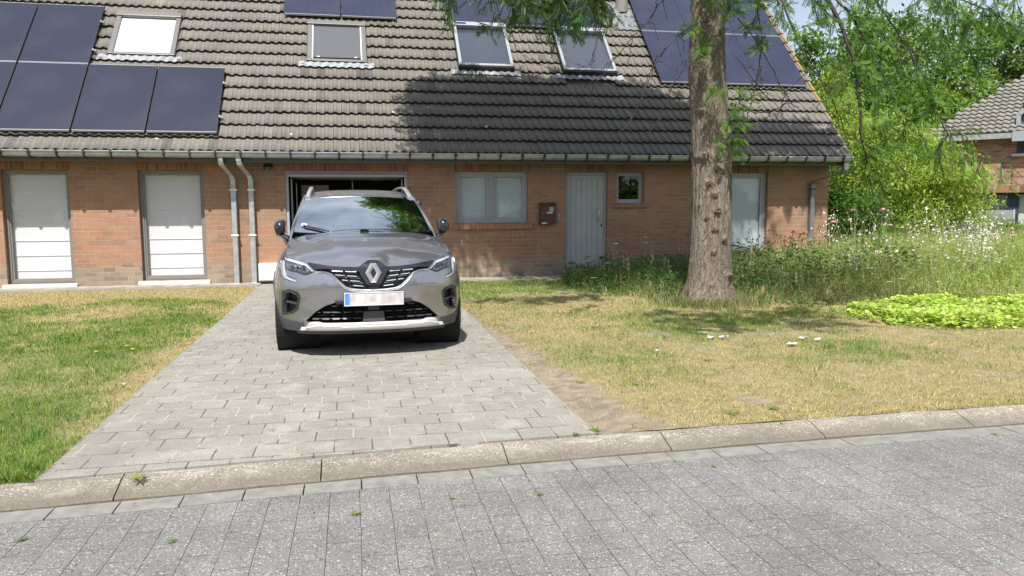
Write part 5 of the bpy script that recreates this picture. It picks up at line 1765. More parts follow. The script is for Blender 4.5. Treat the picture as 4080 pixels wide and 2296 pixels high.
# ---- number plate
def platemat():
    m, nt, b, _ = new_mat('number_plate_face')
    p = objc(nt)
    sep = N(nt, 'SeparateXYZ'); nt.links.new(p, sep.inputs[0])
    n1 = noise(nt, mapping(nt, p, (1, 0, 0.35), (0.3, 0, 0)), 14.0, 1.0)
    c = ramp(nt, n1, [(0.40, (0.50, 0.46, 0.45)), (0.52, (0.57, 0.56, 0.55)), (0.66, (0.62, 0.62, 0.61))])
    zz = ramp(nt, math_(nt, 'ABSOLUTE', math_(nt, 'SUBTRACT', sep.outputs[2], .545)), [(0.015, 1.0), (0.038, 0.0)])
    n2 = noise(nt, mapping(nt, p, (1, 0, 0.2), (1.7, 0, 0)), 11.0, 1.0)
    c = mixc(nt, math_(nt, 'MULTIPLY', zz, ramp(nt, n2, [(0.47, 0.0), (0.62, 0.45)])), c, (0.42, 0.26, 0.24))
    bl = ramp(nt, sep.outputs[0], [(0.0, 0), (1, 1)])
    f = math_(nt, 'LESS_THAN', sep.outputs[0], -.2145)
    sm = N(nt, 'MapRange'); sm.inputs[1].default_value = -.203; sm.inputs[2].default_value = -.222; nt.links.new(sep.outputs[0], sm.inputs[0])
    c = mixc(nt, sm.outputs[0], c, (0.09, 0.27, 0.75))
    nt.links.new(c, b.inputs['Base Color']); setp(b, Roughness=0.35)
    return m
pl = MB().box(-.256, .256, -.0255, -.018, .492, .598).build('number_plate', platemat(), car, local=True, bev=.003)
fm_ = MB(); fm_.ring(-.264, .264, -.029, -.014, .485, .605, .0085)
fm_.build('plate_frame', simple('plate_rim', (0.62, 0.62, 0.62), 0.4), pl, local=True, bev=.002)
MB().box(-.27, .27, -.014, .03, .480, .602).build('plate_holder', MT['black'], car, local=True, bev=.004)
MB().hexa([(-.33, .02, .50), (.33, .02, .50), (.33, .06, .50), (-.33, .06, .50), (-.345, .012, .528), (.345, .012, .528), (.345, .06, .528), (-.345, .06, .528)]).build('plate_plinth', MT['satin'], car, local=True)

# ---- wheels
def lathe(prof, cx, cy, cz, n=56):
    V = []; F = []
    m_ = len(prof)
    for i in range(n):
        a_ = 2 * math.pi * i / n
        for (x_, r_) in prof: V.append((cx + x_, cy + r_ * math.cos(a_), cz + r_ * math.sin(a_)))
    for i in range(n):
        for k in range(m_ - 1): F.append((i * m_ + k, i * m_ + k + 1, ((i + 1) % n) * m_ + k + 1, ((i + 1) % n) * m_ + k))
    return V, F
def wheel(sg, cy):
    cx = sg * .778; hw = .107; Rr = .327
    tp = [(-hw * .75, .215), (-hw, .25), (-hw * 1.01, .278), (-hw * .985, .298), (-hw * .93, .312), (-hw * .84, Rr - .006)]
    gx = np.linspace(-hw * .75, hw * .75, 5)
    for k, g_ in enumerate(gx[:-1]):
        a_, b_ = g_ + .006, gx[k + 1] - .006
        tp += [(a_, Rr - .012), (a_ + .001, Rr), (b_ - .001, Rr), (b_, Rr - .012)]
    tp += [(hw * .84, Rr - .006), (hw * .93, .312), (hw * .985, .298), (hw * 1.01, .278), (hw, .25), (hw * .75, .215)]
    tp = [(a_, b_) for a_, b_ in tp]
    t_ = bpy.data.objects.new('wheel', None)
    V, F = lathe([(sg * a_, b_) for a_, b_ in tp], cx, cy, .323)
    w = mk('wheel', V, F, MT['tyre'], car, local=True, auto=35)
    bpy.data.objects.remove(t_)
    V, F = lathe([(sg * a_, b_) for a_, b_ in ((-.09, .218), (-.085, .20), (.05, .195), (.075, .212), (.082, .222), (.078, .227), (.07, .226))], cx, cy, .323)
    mk('rim', V, F, MT['satin_silver'], w, local=True, smooth=True)
    mb = MB()
    for k in range(5):
        a_ = 2 * math.pi * k / 5 + .3
        for da in (-.13, .13):
            c0 = Vector((cx + sg * .070, cy + .045 * math.cos(a_), .323 + .045 * math.sin(a_)))
            c1 = Vector((cx + sg * .060, cy + .212 * math.cos(a_ + da), .323 + .212 * math.sin(a_ + da)))
            mb.tube([c0, c1], [.020, .015], 6)
    mb.add(*lathe([(sg * .05, 0.001), (sg * .082, .03), (sg * .078, .055), (sg * .05, .06)], cx, cy, .323, 24))
    mb.build('spokes', MT['satin_silver'], w, local=True, smooth=True)
    V, F = lathe([(-sg * .02, .02), (-sg * .02, .16), (sg * .01, .16), (sg * .01, .02)], cx, cy, .323, 30)
    mk('brake_disc', V, F, MT['zinc_dark'], w, local=True)
for sg in (1, -1):
    for cy in (.84, 3.47): wheel(sg, cy)
    # wheel housing
    for cy in (.84, 3.47):
        V, F = lathe([(sg * .10, .372), (-sg * .30, .372), (-sg * .30, .05)], sg * .775, cy, .325, 40)
        mk('wheel_housing', V, F, MT['under'], car, local=True)

# ---- folded mirrors
for sg in (1, -1):
    V = []; F = []
    c_ = Vector((sg * .838, 1.34, 1.148))
    nu, nv = 20, 14
    for i in range(nv + 1):
        ph = math.pi * i / nv
        for k in range(nu):
            a_ = 2 * math.pi * k / nu
            sx = math.copysign(abs(math.sin(ph) * math.cos(a_)) ** .8, math.cos(a_))
            sy = math.copysign(abs(math.sin(ph) * math.sin(a_)) ** .75, math.sin(a_))
            sz = math.copysign(abs(math.cos(ph)) ** .8, math.cos(ph))
            wdt = .060 * (1.0 + .12 * sz)
            V.append((c_.x + sx * wdt + sg * .012 * (1 - abs(sz)), c_.y + sy * .125, c_.z + sz * .088 - .01 * sg * sx))
    for i in range(nv):
        for k in range(nu): F.append((i * nu + k, i * nu + (k + 1) % nu, (i + 1) * nu + (k + 1) % nu, (i + 1) * nu + k))
    mr = mk('side_mirror', V, F, MT['gloss'], car, local=True, smooth=True)
    MB().hexa([(sg * .76, 1.20, 1.03), (sg * .83, 1.24, 1.055), (sg * .83, 1.42, 1.055), (sg * .74, 1.46, 1.03), (sg * .77, 1.22, 1.065), (sg * .845, 1.25, 1.085), (sg * .845, 1.42, 1.085), (sg * .75, 1.45, 1.065)]).build('mirror_base', MT['black'], mr, local=True, bev=.006)
    mb = MB().tube([(sg * .755, 1.36, .955), (sg * .785, 1.35, 1.01), (sg * .815, 1.345, 1.06)], [.034, .028, .022], 10)
    mb.build('mirror_arm', MT['paint'], mr, local=True, smooth=True)

# ---- wipers
def wip(pts, w=.006):
    P3 = [tuple(ws(np.array([a_]), np.array([t_]), .018)[0]) for a_, t_ in pts]
    return MB().tube(P3, w, 6)
w1 = wip([(-.50, .015), (-.62, .045), (-.86, .115)], .009).build('wiper', MT['black'], car, local=True)
wip([(-.50, .02), (-.60, .06), (-.90, .14)], .004).build('wiper_blade', MT['blackrub'], w1, local=True)
w2 = wip([(.55, .02), (.30, .035), (.02, .055)], .008).build('wiper', MT['black'], car, local=True)
wip([(-.46, .01), (-.2, .05), (.02, .062), (.30, .055), (.52, .03)], .0045).build('wiper_blade', MT['blackrub'], w2, local=True)
MB().box(-.04, .05, 1.255, 1.275, 1.118, 1.132).build('wiper_joint', MT['black'], w2, local=True, bev=.003)

# ---- cabin
din = simple('cabin_trim', (0.035, 0.036, 0.04), 0.7)
pale = simple('pillar_lining', (0.52, 0.55, 0.52), 0.8)
V = []; F = []
for i, x_ in enumerate(np.linspace(-.69, .69, 15)):
    q = (x_ / .69) ** 2
    V += [(x_, 1.36 + .08 * q, 1.075), (x_, 1.75, 1.085), (x_, 1.95, 1.05), (x_, 2.0, .80)]
    if i:
        o = 4 * (i - 1)
        for k in range(3): F.append((o + k, o + 4 + k, o + 5 + k, o + k + 1))
mk('dashboard', V, F, din, car, local=True, smooth=True)
cab = MB().box(-.72, .72, 1.9, 3.9, .34, .40).box(-.70, .70, 3.88, 3.92, .4, 1.05)
cab.build('cabin_floor', din, car, local=True)
for sx in (-.36, .36):
    for sy in (2.45, 3.25):
        s_ = MB().box(sx - .24, sx + .24, sy - .45, sy, .45, .60)
        s_.hexa([(sx - .23, sy - .02, .58), (sx + .23, sy - .02, .58), (sx + .23, sy + .12, .58), (sx - .23, sy + .12, .58), (sx - .18, sy + .14, 1.16), (sx + .18, sy + .14, 1.16), (sx + .18, sy + .24, 1.16), (sx - .18, sy + .24, 1.16)])
        st_ = s_.build('car_seat', simple('seat_cloth', (0.03, 0.03, 0.033), 0.9), car, local=True, bev=.03)
        MB().box(sx - .12, sx + .12, sy + .14, sy + .22, 1.20, 1.36).build('headrest', MT['satin'], st_, local=True, bev=.03)
P3 = [(.36 + .17 * math.cos(t_), 1.98 + .05 * math.sin(t_), 1.0 + .16 * math.sin(t_)) for t_ in np.linspace(0, 2 * math.pi, 25)]
MB().tube(P3, .014, 6, cap=False).build('steering_wheel', MT['satin'], car, local=True, smooth=True)
hd = MB()
V = []; F = []
for i, y_ in enumerate(np.linspace(1.93, 3.8, 10)):
    for k, a_ in enumerate(np.linspace(-.93, .93, 9)):
        V.append(tuple(roof(np.array([a_]), np.array([y_]), -.03)[0]))
for i in range(9):
    for k in range(8): F.append((i * 9 + k, i * 9 + k + 1, (i + 1) * 9 + k + 1, (i + 1) * 9 + k))
mk('headliner', V, F, simple('headliner_grey', (0.18, 0.18, 0.18), 0.9), car, local=True)
MB().box(-.11, .11, 1.98, 2.0, 1.35, 1.41).box(-.02, .02, 1.94, 1.99, 1.38, 1.46).build('rear_view_mirror', MT['satin'], car, local=True, bev=.01)
# ---------------------------------------------------------------- vegetation helpers
def frames(d, roll):
    """rotation matrices whose x axis is d"""
    d = d / np.linalg.norm(d, axis=1, keepdims=True)
    ref = np.where(np.abs(d[:, 2:3]) > 0.95, np.array([[1.0, 0, 0]]), np.array([[0, 0, 1.0]]))
    y = np.cross(ref, d); y /= np.linalg.norm(y, axis=1, keepdims=True)
    z = np.cross(d, y)
    c, s = np.cos(roll)[:, None], np.sin(roll)[:, None]
    y2 = y * c + z * s; z2 = z * c - y * s
    return np.stack([d, y2, z2], 2)
def inst(TV, TF, P, Rm, sc, col):
    n = len(P); m_ = len(TV)
    V = np.einsum('nij,mj->nmi', Rm, TV) * sc[:, None, None] + P[:, None, :]
    F = (TF[None] + (np.arange(n) * m_)[:, None, None]).reshape(-1, TF.shape[1])
    return V.reshape(-1, 3), F, np.repeat(col, m_, 0)
def join(L):
    V = []; F = []; Cc = []; o = 0
    for v, f, c in L:
        V.append(v); F.append(f + o); Cc.append(c); o += len(v)
    return np.concatenate(V), np.concatenate(F), np.concatenate(Cc)
def T_pinnate(n, L=1.0, ll=0.24, lw=0.075):
    V = []; F = []
    for i in range(n):
        x = L * (0.12 + 0.86 * i / (n - 1))
        q = ll * (0.65 + 0.35 * math.sin(math.pi * (i + 1) / (n + 1)))
        z = -0.16 * (x / L) ** 2 * L
        for sg in (1, -1):
            o = len(V)
            a = R(62)
            dx, dy = math.cos(a), sg * math.sin(a)
            px, py = -dy, dx
            V += [(x, 0, z), (x + dx * q * .5 + px * lw / 2, dy * q * .5 + py * lw / 2, z - .01), (x + dx * q, dy * q, z - .05 * q / ll), (x + dx * q * .5 - px * lw / 2, dy * q * .5 - py * lw / 2, z - .01)]
            F.append((o, o + 1, o + 2, o + 3))
    return np.array(V), np.array(F)
def T_leaf(w=0.45, fold=0.06):
    V = np.array([(0, 0, 0), (.45, w / 2, fold), (1, 0, -.10), (.45, -w / 2, fold)], float)
    return V, np.array([(0, 1, 2, 3)])
def runit(n):
    v = rng.normal(size=(n, 3)); return v / np.linalg.norm(v, axis=1, keepdims=True)
def vcol(n, a, b_, jit=0.15):
    t = rng.random((n, 1)); c = np.array(a) * (1 - t) + np.array(b_) * t
    return c * (1 + jit * (rng.random((n, 1)) * 2 - 1))
MT['leaf'] = leafmat('tree_leaves', 0.38, 0.45)
MT['leaf_near'] = leafmat('feathery_leaves', 0.42, 0.45)
MT['petal'] = leafmat('petals', 0.3, 0.6)
MT['twig'] = simple('dark_twig_bark', (0.045, 0.038, 0.032), 0.85)
PINN = T_pinnate(11, 1.0, .22, .080)
PINN_LO = T_pinnate(6, 1.0, .34, .16)
# ---------------------------------------------------------------- honey locust
TB = np.array([4.85, 10.05, 0.0])
tree = thing('honey_locust_tree', 'tall tree with thick rough grey trunk and feathery leaves in front of the house', 'tree', tuple(TB))
def barkmat():
    m, nt, b, _ = new_mat('furrowed_bark')
    p = pos(nt)
    q = mapping(nt, p, (1, 1, 0.10))
    f1 = noise(nt, q, 17.0, 8.0, 0.7, 0.8)
    f2 = noise(nt, mapping(nt, p, (1, 1, 0.35)), 60.0, 4.0, 0.7)
    v = N(nt, 'TexVoronoi'); v.feature = 'DISTANCE_TO_EDGE'; v.inputs['Scale'].default_value = 19.0
    dn = N(nt, 'TexNoise'); dn.inputs['Scale'].default_value = 5.0; dn.inputs['Detail'].default_value = 5.0
    nt.links.new(p, dn.inputs['Vector'])
    dsc = N(nt, 'VectorMath', operation='SCALE'); dsc.inputs['Scale'].default_value = 0.22
    nt.links.new(dn.outputs['Color'], dsc.inputs[0])
    dad = N(nt, 'VectorMath', operation='ADD'); nt.links.new(q, dad.inputs[0]); nt.links.new(dsc.outputs[0], dad.inputs[1])
    nt.links.new(dad.outputs[0], v.inputs['Vector'])
    crack = ramp(nt, v.outputs['Distance'], [(0.01, 0.0), (0.07, 1.0)])
    c = ramp(nt, f1, [(0.25, (0.115, 0.09, 0.07)), (0.5, (0.21, 0.172, 0.138)), (0.75, (0.31, 0.26, 0.21))])
    crk2 = mixc(nt, ramp(nt, f1, [(0.45, 0.55), (0.6, 0.0)]), crack, (1, 1, 1))
    c = mixc(nt, 1.0, c, mixc(nt, crk2, (0.40, 0.37, 0.34), (1, 1, 1)), 'MULTIPLY')
    c = mixc(nt, 1.0, c, ramp(nt, f2, [(0.3, 0.72), (0.7, 1.25)]), 'MULTIPLY')
    gr = noise(nt, p, 2.2, 4.0)
    c = mixc(nt, ramp(nt, gr, [(0.55, 0.0), (0.75, 0.35)]), c, (0.21, 0.20, 0.13))
    nt.links.new(c, b.inputs['Base Color']); setp(b, Roughness=0.95)
    h = math_(nt, 'ADD', math_(nt, 'MULTIPLY', crk2, 0.7), math_(nt, 'MULTIPLY', f1, 0.8))
    bump(nt, h, b, 0.9, 0.018)
    return m
MT['bark'] = barkmat()
MT['burr'] = simple('burr_wood', (.17, .125, .09), .9, nz=.5, nscale=60.0)
zc = [0, .1, .25, .45, .7, 1.2, 2.0, 2.6, 3.1, 3.6, 4.1, 4.8, 6.0, 7.5, 9.0]
rcs = 0
xc = [4.86, 4.855, 4.85, 4.86, 4.87, 4.875, 4.85, 4.80, 4.755, 4.745, 4.74, 4.72, 4.75, 4.7, 4.6]
rc = [.37, .335, .305, .288, .275, .262, .252, .250, .246, .232, .220, .22, .17, .12, .06]
nz_, na = 330, 110
ZZ = np.linspace(-0.05, 9.0, nz_)
AA = np.linspace(0, 2 * np.pi, na, endpoint=False)
Zg, Ag = np.meshgrid(ZZ, AA, indexing='ij')
rr = np.interp(Zg, zc, rc)
sx_ = Ag * 6.0
w1 = fbm(np.cos(Ag) * 2.2 + 10, np.sin(Ag) * 2.2 + Zg * .45, 2.2, 41, 3) - .5
ridge = np.abs(fbm(np.cos(Ag) * 3.4 + 3, np.sin(Ag) * 3.4 + Zg * .55, 3.6, 51, 4) - .5) * 2
rr = rr * (1 + .10 * w1) + .040 * (ridge ** .7 - .35) * np.clip(rr / .2, 0, 1)
rr += .075 * np.clip(1 - Zg / .45, 0, 1) ** 1.5 * (np.cos(5 * Ag + .8) * .5 + np.cos(3 * Ag) * .4 + np.cos(9 * Ag + 2) * .25 + .25)
knots = [(4.54, 2.02, .085), (4.60, 1.66, .05), (4.515, 1.375, .035), (4.70, 1.30, .055), (4.66, 1.51, .045), (4.68, 1.04, .05), (4.66, .735, .05), (4.80, .90, .05), (4.68, 1.86, .05), (4.58, 1.20, .035), (4.93, 2.35, .06), (4.99, 2.72, .06), (4.5, 2.6, .05), (4.9, .42, .07), (4.62, .30, .05)]
CXg = np.interp(Zg, zc, xc)
X = CXg + rr * np.cos(Ag); Y = TB[1] + rr * np.sin(Ag)
for (kx, kz, kr) in knots:
    kx = 4.85 + (kx - 4.72) * 1.05
    kz2 = 1.38 + (kz - 1.38) * 1.01
    d2 = (X - kx) ** 2 / kr ** 2 + (Zg - kz2) ** 2 / (kr * .6) ** 2
    bmp_ = np.where(Y < TB[1], np.exp(-d2 * 1.1) * kr * .5 * (1 + .8 * (vnoise(X, Zg, 55.0, 5) - .5)), 0)
    rr = rr + bmp_
X = CXg + rr * np.cos(Ag); Y = TB[1] + rr * np.sin(Ag)
V = np.stack([X, Y, Zg], -1).reshape(-1, 3)
idx = np.arange(nz_ * na).reshape(nz_, na); nx_ = np.roll(idx, -1, 1)
F = np.stack([idx[:-1].ravel(), nx_[:-1].ravel(), nx_[1:].ravel(), idx[1:].ravel()], 1)
mk('trunk', V, F, MT['bark'], tree, smooth=True)
# splintered burrs on the trunk
for (kx, kz, kr) in knots[:13]:
    kx2 = 4.85 + (kx - 4.72) * 1.05; kz2 = 1.38 + (kz - 1.38) * 1.01
    a_ = math.acos(max(-1, min(1, (kx2 - np.interp(kz2, zc, xc)) / np.interp(kz2, zc, rc))))
    y_ = TB[1] - math.sin(a_) * float(np.interp(kz2, zc, rc)) - kr * .5
    mb = MB()
    for k in range(34):
        d = Vector((random.uniform(-1, 1), random.uniform(-1.0, -.2), random.uniform(-.6, .5))).normalized()
        p0 = Vector((kx2, y_ + .02, kz2)) + Vector((random.uniform(-1, 1) * kr * .6, 0, random.uniform(-1, 1) * kr * .35))
        mb.tube([p0, p0 + d * random.uniform(.4, 1.0) * kr], [.010 * random.uniform(.6, 1.4), .003], 4)
    mb.build('burr', MT['burr'], tree)
# limbs
def limb(P, r0, r1, name='branch', n=7, sub=6, jit=0.0, mat='bark', par=None):
    Pc = catmull3(P, sub)
    if jit:
        Pc = Pc + np.concatenate([np.zeros((1, 3)), rng.normal(0, jit, (len(Pc) - 1, 3))])
    rs = np.linspace(r0, r1, len(Pc))
    V, F = tube([tuple(q) for q in Pc], list(rs), n)
    o = mk(name, np.array([tuple(v) for v in V]), F, MT[mat], par or tree, smooth=True)
    return o, Pc
def catmull3(P, n):
    P = np.array(P, float); E = np.vstack([2 * P[0] - P[1], P, 2 * P[-1] - P[-2]]); out = []
    for i in range(1, len(E) - 2):
        p0, p1, p2, p3 = E[i - 1:i + 3]
        for t in np.linspace(0, 1, n, endpoint=False):
            out.append(0.5 * ((2 * p1) + (-p0 + p2) * t + (2 * p0 - 5 * p1 + 4 * p2 - p3) * t * t + (-p0 + 3 * p1 - 3 * p2 + p3) * t ** 3))
    out.append(E[-2]); return np.array(out)
tips = []
CRC = np.array([3.3, 11.1, 7.5]); CRR = np.array([3.2, 2.5, 2.4])
for k in range(15):
    z0 = 4.5 + 4.0 * rng.random()
    a = 2 * np.pi * k / 15 + rng.normal(0, .2)
    e = CRC + CRR * .85 * np.array([math.cos(a), math.sin(a), rng.uniform(-.2, .75)])
    s0 = np.array([np.interp(z0, zc, xc), TB[1], z0])
    mid = s0 * .5 + e * .5 + np.array([0, 0, .7])
    o, Pc = limb([s0, s0 * .8 + mid * .2 + np.array([0, 0, .15]), mid, e], .075, .012, 'limb', 7, 5, .03)
    tips.append(Pc)
# crown: leaves in clumps round the limbs, feathery
cl = []
for Pc in tips:
    for q in Pc[6:]:
        for _ in range(6): cl.append(q + rng.normal(0, .55, 3))
for _ in range(150):
    v = runit(1)[0] * rng.random() ** .33
    cl.append(CRC + CRR * v)
cl = np.array(cl)
# keep the crown above the camera's field of view, and dense where its shade falls
S3 = np.array(SUN)
NR = np.array([0, -math.sin(TH), math.cos(TH)]); P0R = np.array([0, 13.97, 2.33])
def roof_hit(P):
    t_ = ((P - P0R) @ NR) / (S3 @ NR)
    H = P - S3 * t_[:, None]
    return H[:, 0], (H[:, 1] - 13.97) / math.cos(TH)
def toward_sun(T, z):
    return T + S3 * ((z - T[:, 2]) / S3[2])[:, None]
nT = 520
tx = np.where(rng.random(nT) < .3, 1.15 + 2.3 * rng.random(nT), 1.25 + 5.6 * rng.random(nT)); ts = -.3 + 2.1 * rng.random(nT) * np.interp(tx, [1.2, 1.8, 5.2, 7.0], [.9, 1.05, 1.05, .45])
T_ = np.stack([tx, 13.97 + ts * math.cos(TH), 2.3 + ts * math.sin(TH)], 1)
A_ = toward_sun(T_, np.where(tx < 3.4, 5.5 + 1.0 * rng.random(nT), 6.0 + 2.4 * rng.random(nT)))
nW = 260
T_ = np.stack([1.3 + 5.8 * rng.random(nW), np.full(nW, 14.4), .1 + 1.4 * rng.random(nW)], 1)
B_ = toward_sun(T_, np.where(T_[:, 0] < 3.2, 5.3 + .5 * rng.random(nW), 5.4 + 2.2 * rng.random(nW)))
nG = 60
T_ = np.stack([2.6 + 3.6 * rng.random(nG), 12.0 + 2.2 * rng.random(nG), np.zeros(nG)], 1)
G_ = toward_sun(T_, 5.2 + 1.4 * rng.random(nG))
nF = 26
T_ = np.stack([3.7 + 2.1 * rng.random(nF), 7.8 + 1.5 * rng.random(nF), np.zeros(nF)], 1)
F_ = toward_sun(T_, 4.3 + 1.2 * rng.random(nF))
nR = 85
tx = 6.4 + 3.1 * rng.random(nR); ts = .12 + .85 * rng.random(nR) * np.interp(tx, [6.4, 9.5], [1, .6])
R_ = toward_sun(np.stack([tx, 13.97 + ts * math.cos(TH), 2.3 + ts * math.sin(TH)], 1), 6.0 + 1.8 * rng.random(nR))
cl = np.concatenate([cl, A_, B_, G_, F_, R_])
cl = cl[(cl[:, 2] > 1.38 + .262 * np.hypot(cl[:, 0], cl[:, 1]) + .45)]
hx_, hs_ = roof_hit(cl)
lim = np.interp(hx_, [0, 1.2, 2.0, 5.3, 6.4, 7.4, 8.5, 9.6], [-.5, 1.6, 2.15, 1.95, 1.5, 1.15, 1.0, .8]) + .5 * (fbm(hx_, hs_, 1.3, 15) - .5)
cl = cl[(hs_ < lim) & (hx_ > .75)]
cl = cl[~((cl[:, 0] < 1.9) & (cl[:, 2] > 1.75 * (cl[:, 1] - 8.9) + 1.1))]
def leaf_cloud(centres, per, rad, L0, L1, T, ca, cb, droop=.5):
    n = len(centres) * per
    off = runit(n) * (rng.random((n, 1)) ** .5) * rad * np.array([1, 1, .7])
    P = np.repeat(centres, per, 0) + off
    d = runit(n) + off / rad * .6; d[:, 2] -= droop * rng.random(n)
    Rm = frames(d, rng.normal(0, .9, n))
    sc = L0 + (L1 - L0) * rng.random(n)
    base = np.repeat(vcol(len(centres), ca, cb, .12), per, 0)
    col = base * (0.8 + .4 * rng.random((n, 1)))
    return inst(T[0], T[1], P, Rm, sc, col)
V, F, c = leaf_cloud(cl, 17, .42, .17, .27, PINN_LO, (.055, .115, .022), (.10, .19, .035))
print('crown clumps', len(cl), 'faces', len(F))
mk('crown', V, F, MT['leaf_near'], tree, col=c)

def twig_leaves(Pc, n, L=(.11, .17), side=.5, ca=(.06, .13, .025), cb=(.12, .23, .04), start=.15):
    """pinnate leaves set along a twig"""
    seg = np.linspace(start, 1, n) * (len(Pc) - 1)
    i = np.clip(seg.astype(int), 0, len(Pc) - 2); f = (seg - i)[:, None]
    P = Pc[i] * (1 - f) + Pc[i + 1] * f
    t = Pc[i + 1] - Pc[i]; t /= np.linalg.norm(t, axis=1, keepdims=True)
    d = t * .7 + runit(n) * 1.0; d[:, 2] -= .45
    Rm = frames(d, rng.normal(0, .7, n))
    sc = L[0] + (L[1] - L[0]) * rng.random(n)
    return inst(PINN[0], PINN[1], P, Rm, sc, vcol(n, ca, cb, .25))

near = []
class TW: V = []; F = []; n = 0
def spray(P, r0=.010, sub=5, nsub=5, nl=10, L=(.11, .17), spread=.45, name='branch', down=.5, ca=(.06, .13, .025), cb=(.12, .23, .04), leafy=1.0, thorn=True):
    """a drooping branch with side twigs, each carrying feathery leaves"""
    o, Pc = limb(P, r0, .004, name, 6, sub, .008, 'twig')
    V0, F0 = [], []
    mb = MB()
    for k in range(nsub):
        u = .12 + .86 * (k + rng.random() * .6) / nsub
        i = min(int(u * (len(Pc) - 1)), len(Pc) - 2)
        s0 = Pc[i]
        t = Pc[i + 1] - Pc[i]; t /= np.linalg.norm(t)
        d = t * .5 + runit(1)[0] * 1.0; d[1] *= .6; d[2] -= down * rng.random(); d /= np.linalg.norm(d)
        Ls = spread * (.5 + .8 * rng.random())
        e = s0 + d * Ls + np.array([0, 0, -.12 * Ls])
        m = (s0 + e) / 2 + rng.normal(0, .03, 3) + np.array([0, 0, .05 * Ls])
        Q = catmull3([s0, m, e], 4) + rng.normal(0, .006, (9, 3))
        v, f = tube([tuple(q) for q in Q], list(np.linspace(.0058, .0030, 9)), 4)
        mb.add(v, f)
        # spurs
        for q in Q[2::2]:
            dd = runit(1)[0] * .024
            mb.tube([tuple(q), tuple(q + dd)], [.0065, .003], 4)
        if leafy and rng.random() < leafy:
            near.append(twig_leaves(Q, int(nl), L, ca=ca, cb=cb))
    TW.V += [tuple(q) for q in mb.V]; TW.F += [tuple(i + TW.n for i in f) for f in mb.F]; TW.n += len(mb.V)
    if leafy > .5: near.append(twig_leaves(Pc, int(nl * 1.3), L, ca=ca, cb=cb))
    return Pc
# bare twigs beside the trunk
def bare(P, ns=7, Ls=.28, leafy=.0):
    spray(P, .008, 5, ns, 5, (.08, .12), Ls, leafy=leafy, down=.9)
yT = 9.7
bare([(4.62, yT, 3.75), (4.25, yT - .1, 3.62), (3.85, yT - .15, 3.2), (3.60, yT - .1, 2.75)], 8)
bare([(4.55, yT, 3.3), (4.25, yT - .15, 3.15), (4.0, yT - .1, 2.75), (3.88, yT, 2.35)], 8)
bare([(4.2, yT, 4.3), (3.9, yT, 3.9), (3.55, yT - .1, 3.5), (3.1, yT, 2.95), (3.02, yT, 2.85)], 9)
bare([(3.9, yT, 3.3), (3.75, yT, 2.9), (3.55, yT, 2.45), (3.38, yT, 2.30)], 5, .2)
bare([(3.2, yT, 4.3), (3.15, yT, 3.7), (3.05, yT, 3.3), (3.0, yT, 3.1)], 5, .2)
bare([(4.95, yT, 3.35), (5.2, yT - .1, 3.0), (5.5, yT, 2.78), (5.95, yT, 2.72)], 7)
bare([(5.0, yT, 3.8), (5.3, yT - .1, 3.4), (5.65, yT, 2.95), (5.75, yT, 2.78)], 8, .3, .15)
bare([(5.05, yT, 2.72), (5.25, yT, 2.60), (5.55, yT, 2.62), (5.8, yT, 2.75)], 6, .2)
bare([(5.2, yT, 4.2), (5.35, yT, 3.6), (5.3, yT, 3.0), (5.2, yT, 2.6)], 7, .25, .2)
# leafy tufts growing from the trunk
for (x, y, z, n, s) in [(4.98, 9.66, 2.22, 5, .16), (5.02, 9.66, 2.40, 6, .2), (4.95, 9.62, 2.05, 4, .12), (4.72, 9.62, 2.78, 5, .22), (5.02, 9.7, 2.78, 4, .18), (4.45, 9.68, 3.32, 6, .26), (4.35, 9.7, 3.58, 5, .25), (4.85, 9.68, 3.80, 8, .30), (4.65, 9.62, 3.95, 7, .28), (5.15, 9.7, 3.62, 6, .30), (5.3, 9.7, 3.4, 6, .3), (5.15, 9.6, 3.92, 6, .28), (4.72, 9.66, 2.14, 2, .06), (4.98, 9.64, 2.62, 3, .2)]:
    for k in range(n):
        d = runit(1)[0]; d[1] = -abs(d[1]) * .6; d[2] = abs(d[2]) * .5 - .1
        Q = catmull3([(x, y, z), tuple(np.array([x, y, z]) + d * s * .5 + np.array([0, 0, .03])), tuple(np.array([x, y, z]) + d * s)], 4)
        near.append(twig_leaves(Q, 6, (.10, .17), ca=(.07, .15, .03), cb=(.15, .27, .045)))
# fringe hanging into the top of the picture, over the roof
dark1, dark2 = (.035, .085, .02), (.075, .16, .03)
for (x0, x1, zt, y0, n) in [(0.95, 1.45, 3.62, 8.6, 3), (1.5, 2.75, 3.56, 8.7, 9), (1.55, 2.2, 3.45, 8.5, 5), (2.1, 2.75, 3.46, 8.6, 5)]:
    for k in range(n):
        x = x0 + (x1 - x0) * (k + .5) / n + rng.normal(0, .04)
        e = np.array([x + rng.normal(0, .12), y0 + rng.normal(0, .25), zt - .02 - .24 * rng.random()])
        s0 = e + np.array([rng.normal(0, .2) + .15, .1, .65])
        spray([s0, (s0 * .5 + e * .5) + np.array([.05, 0, .05]), e], .007, 4, 5, 9, (.10, .16), .28, down=.6, ca=dark1, cb=dark2)
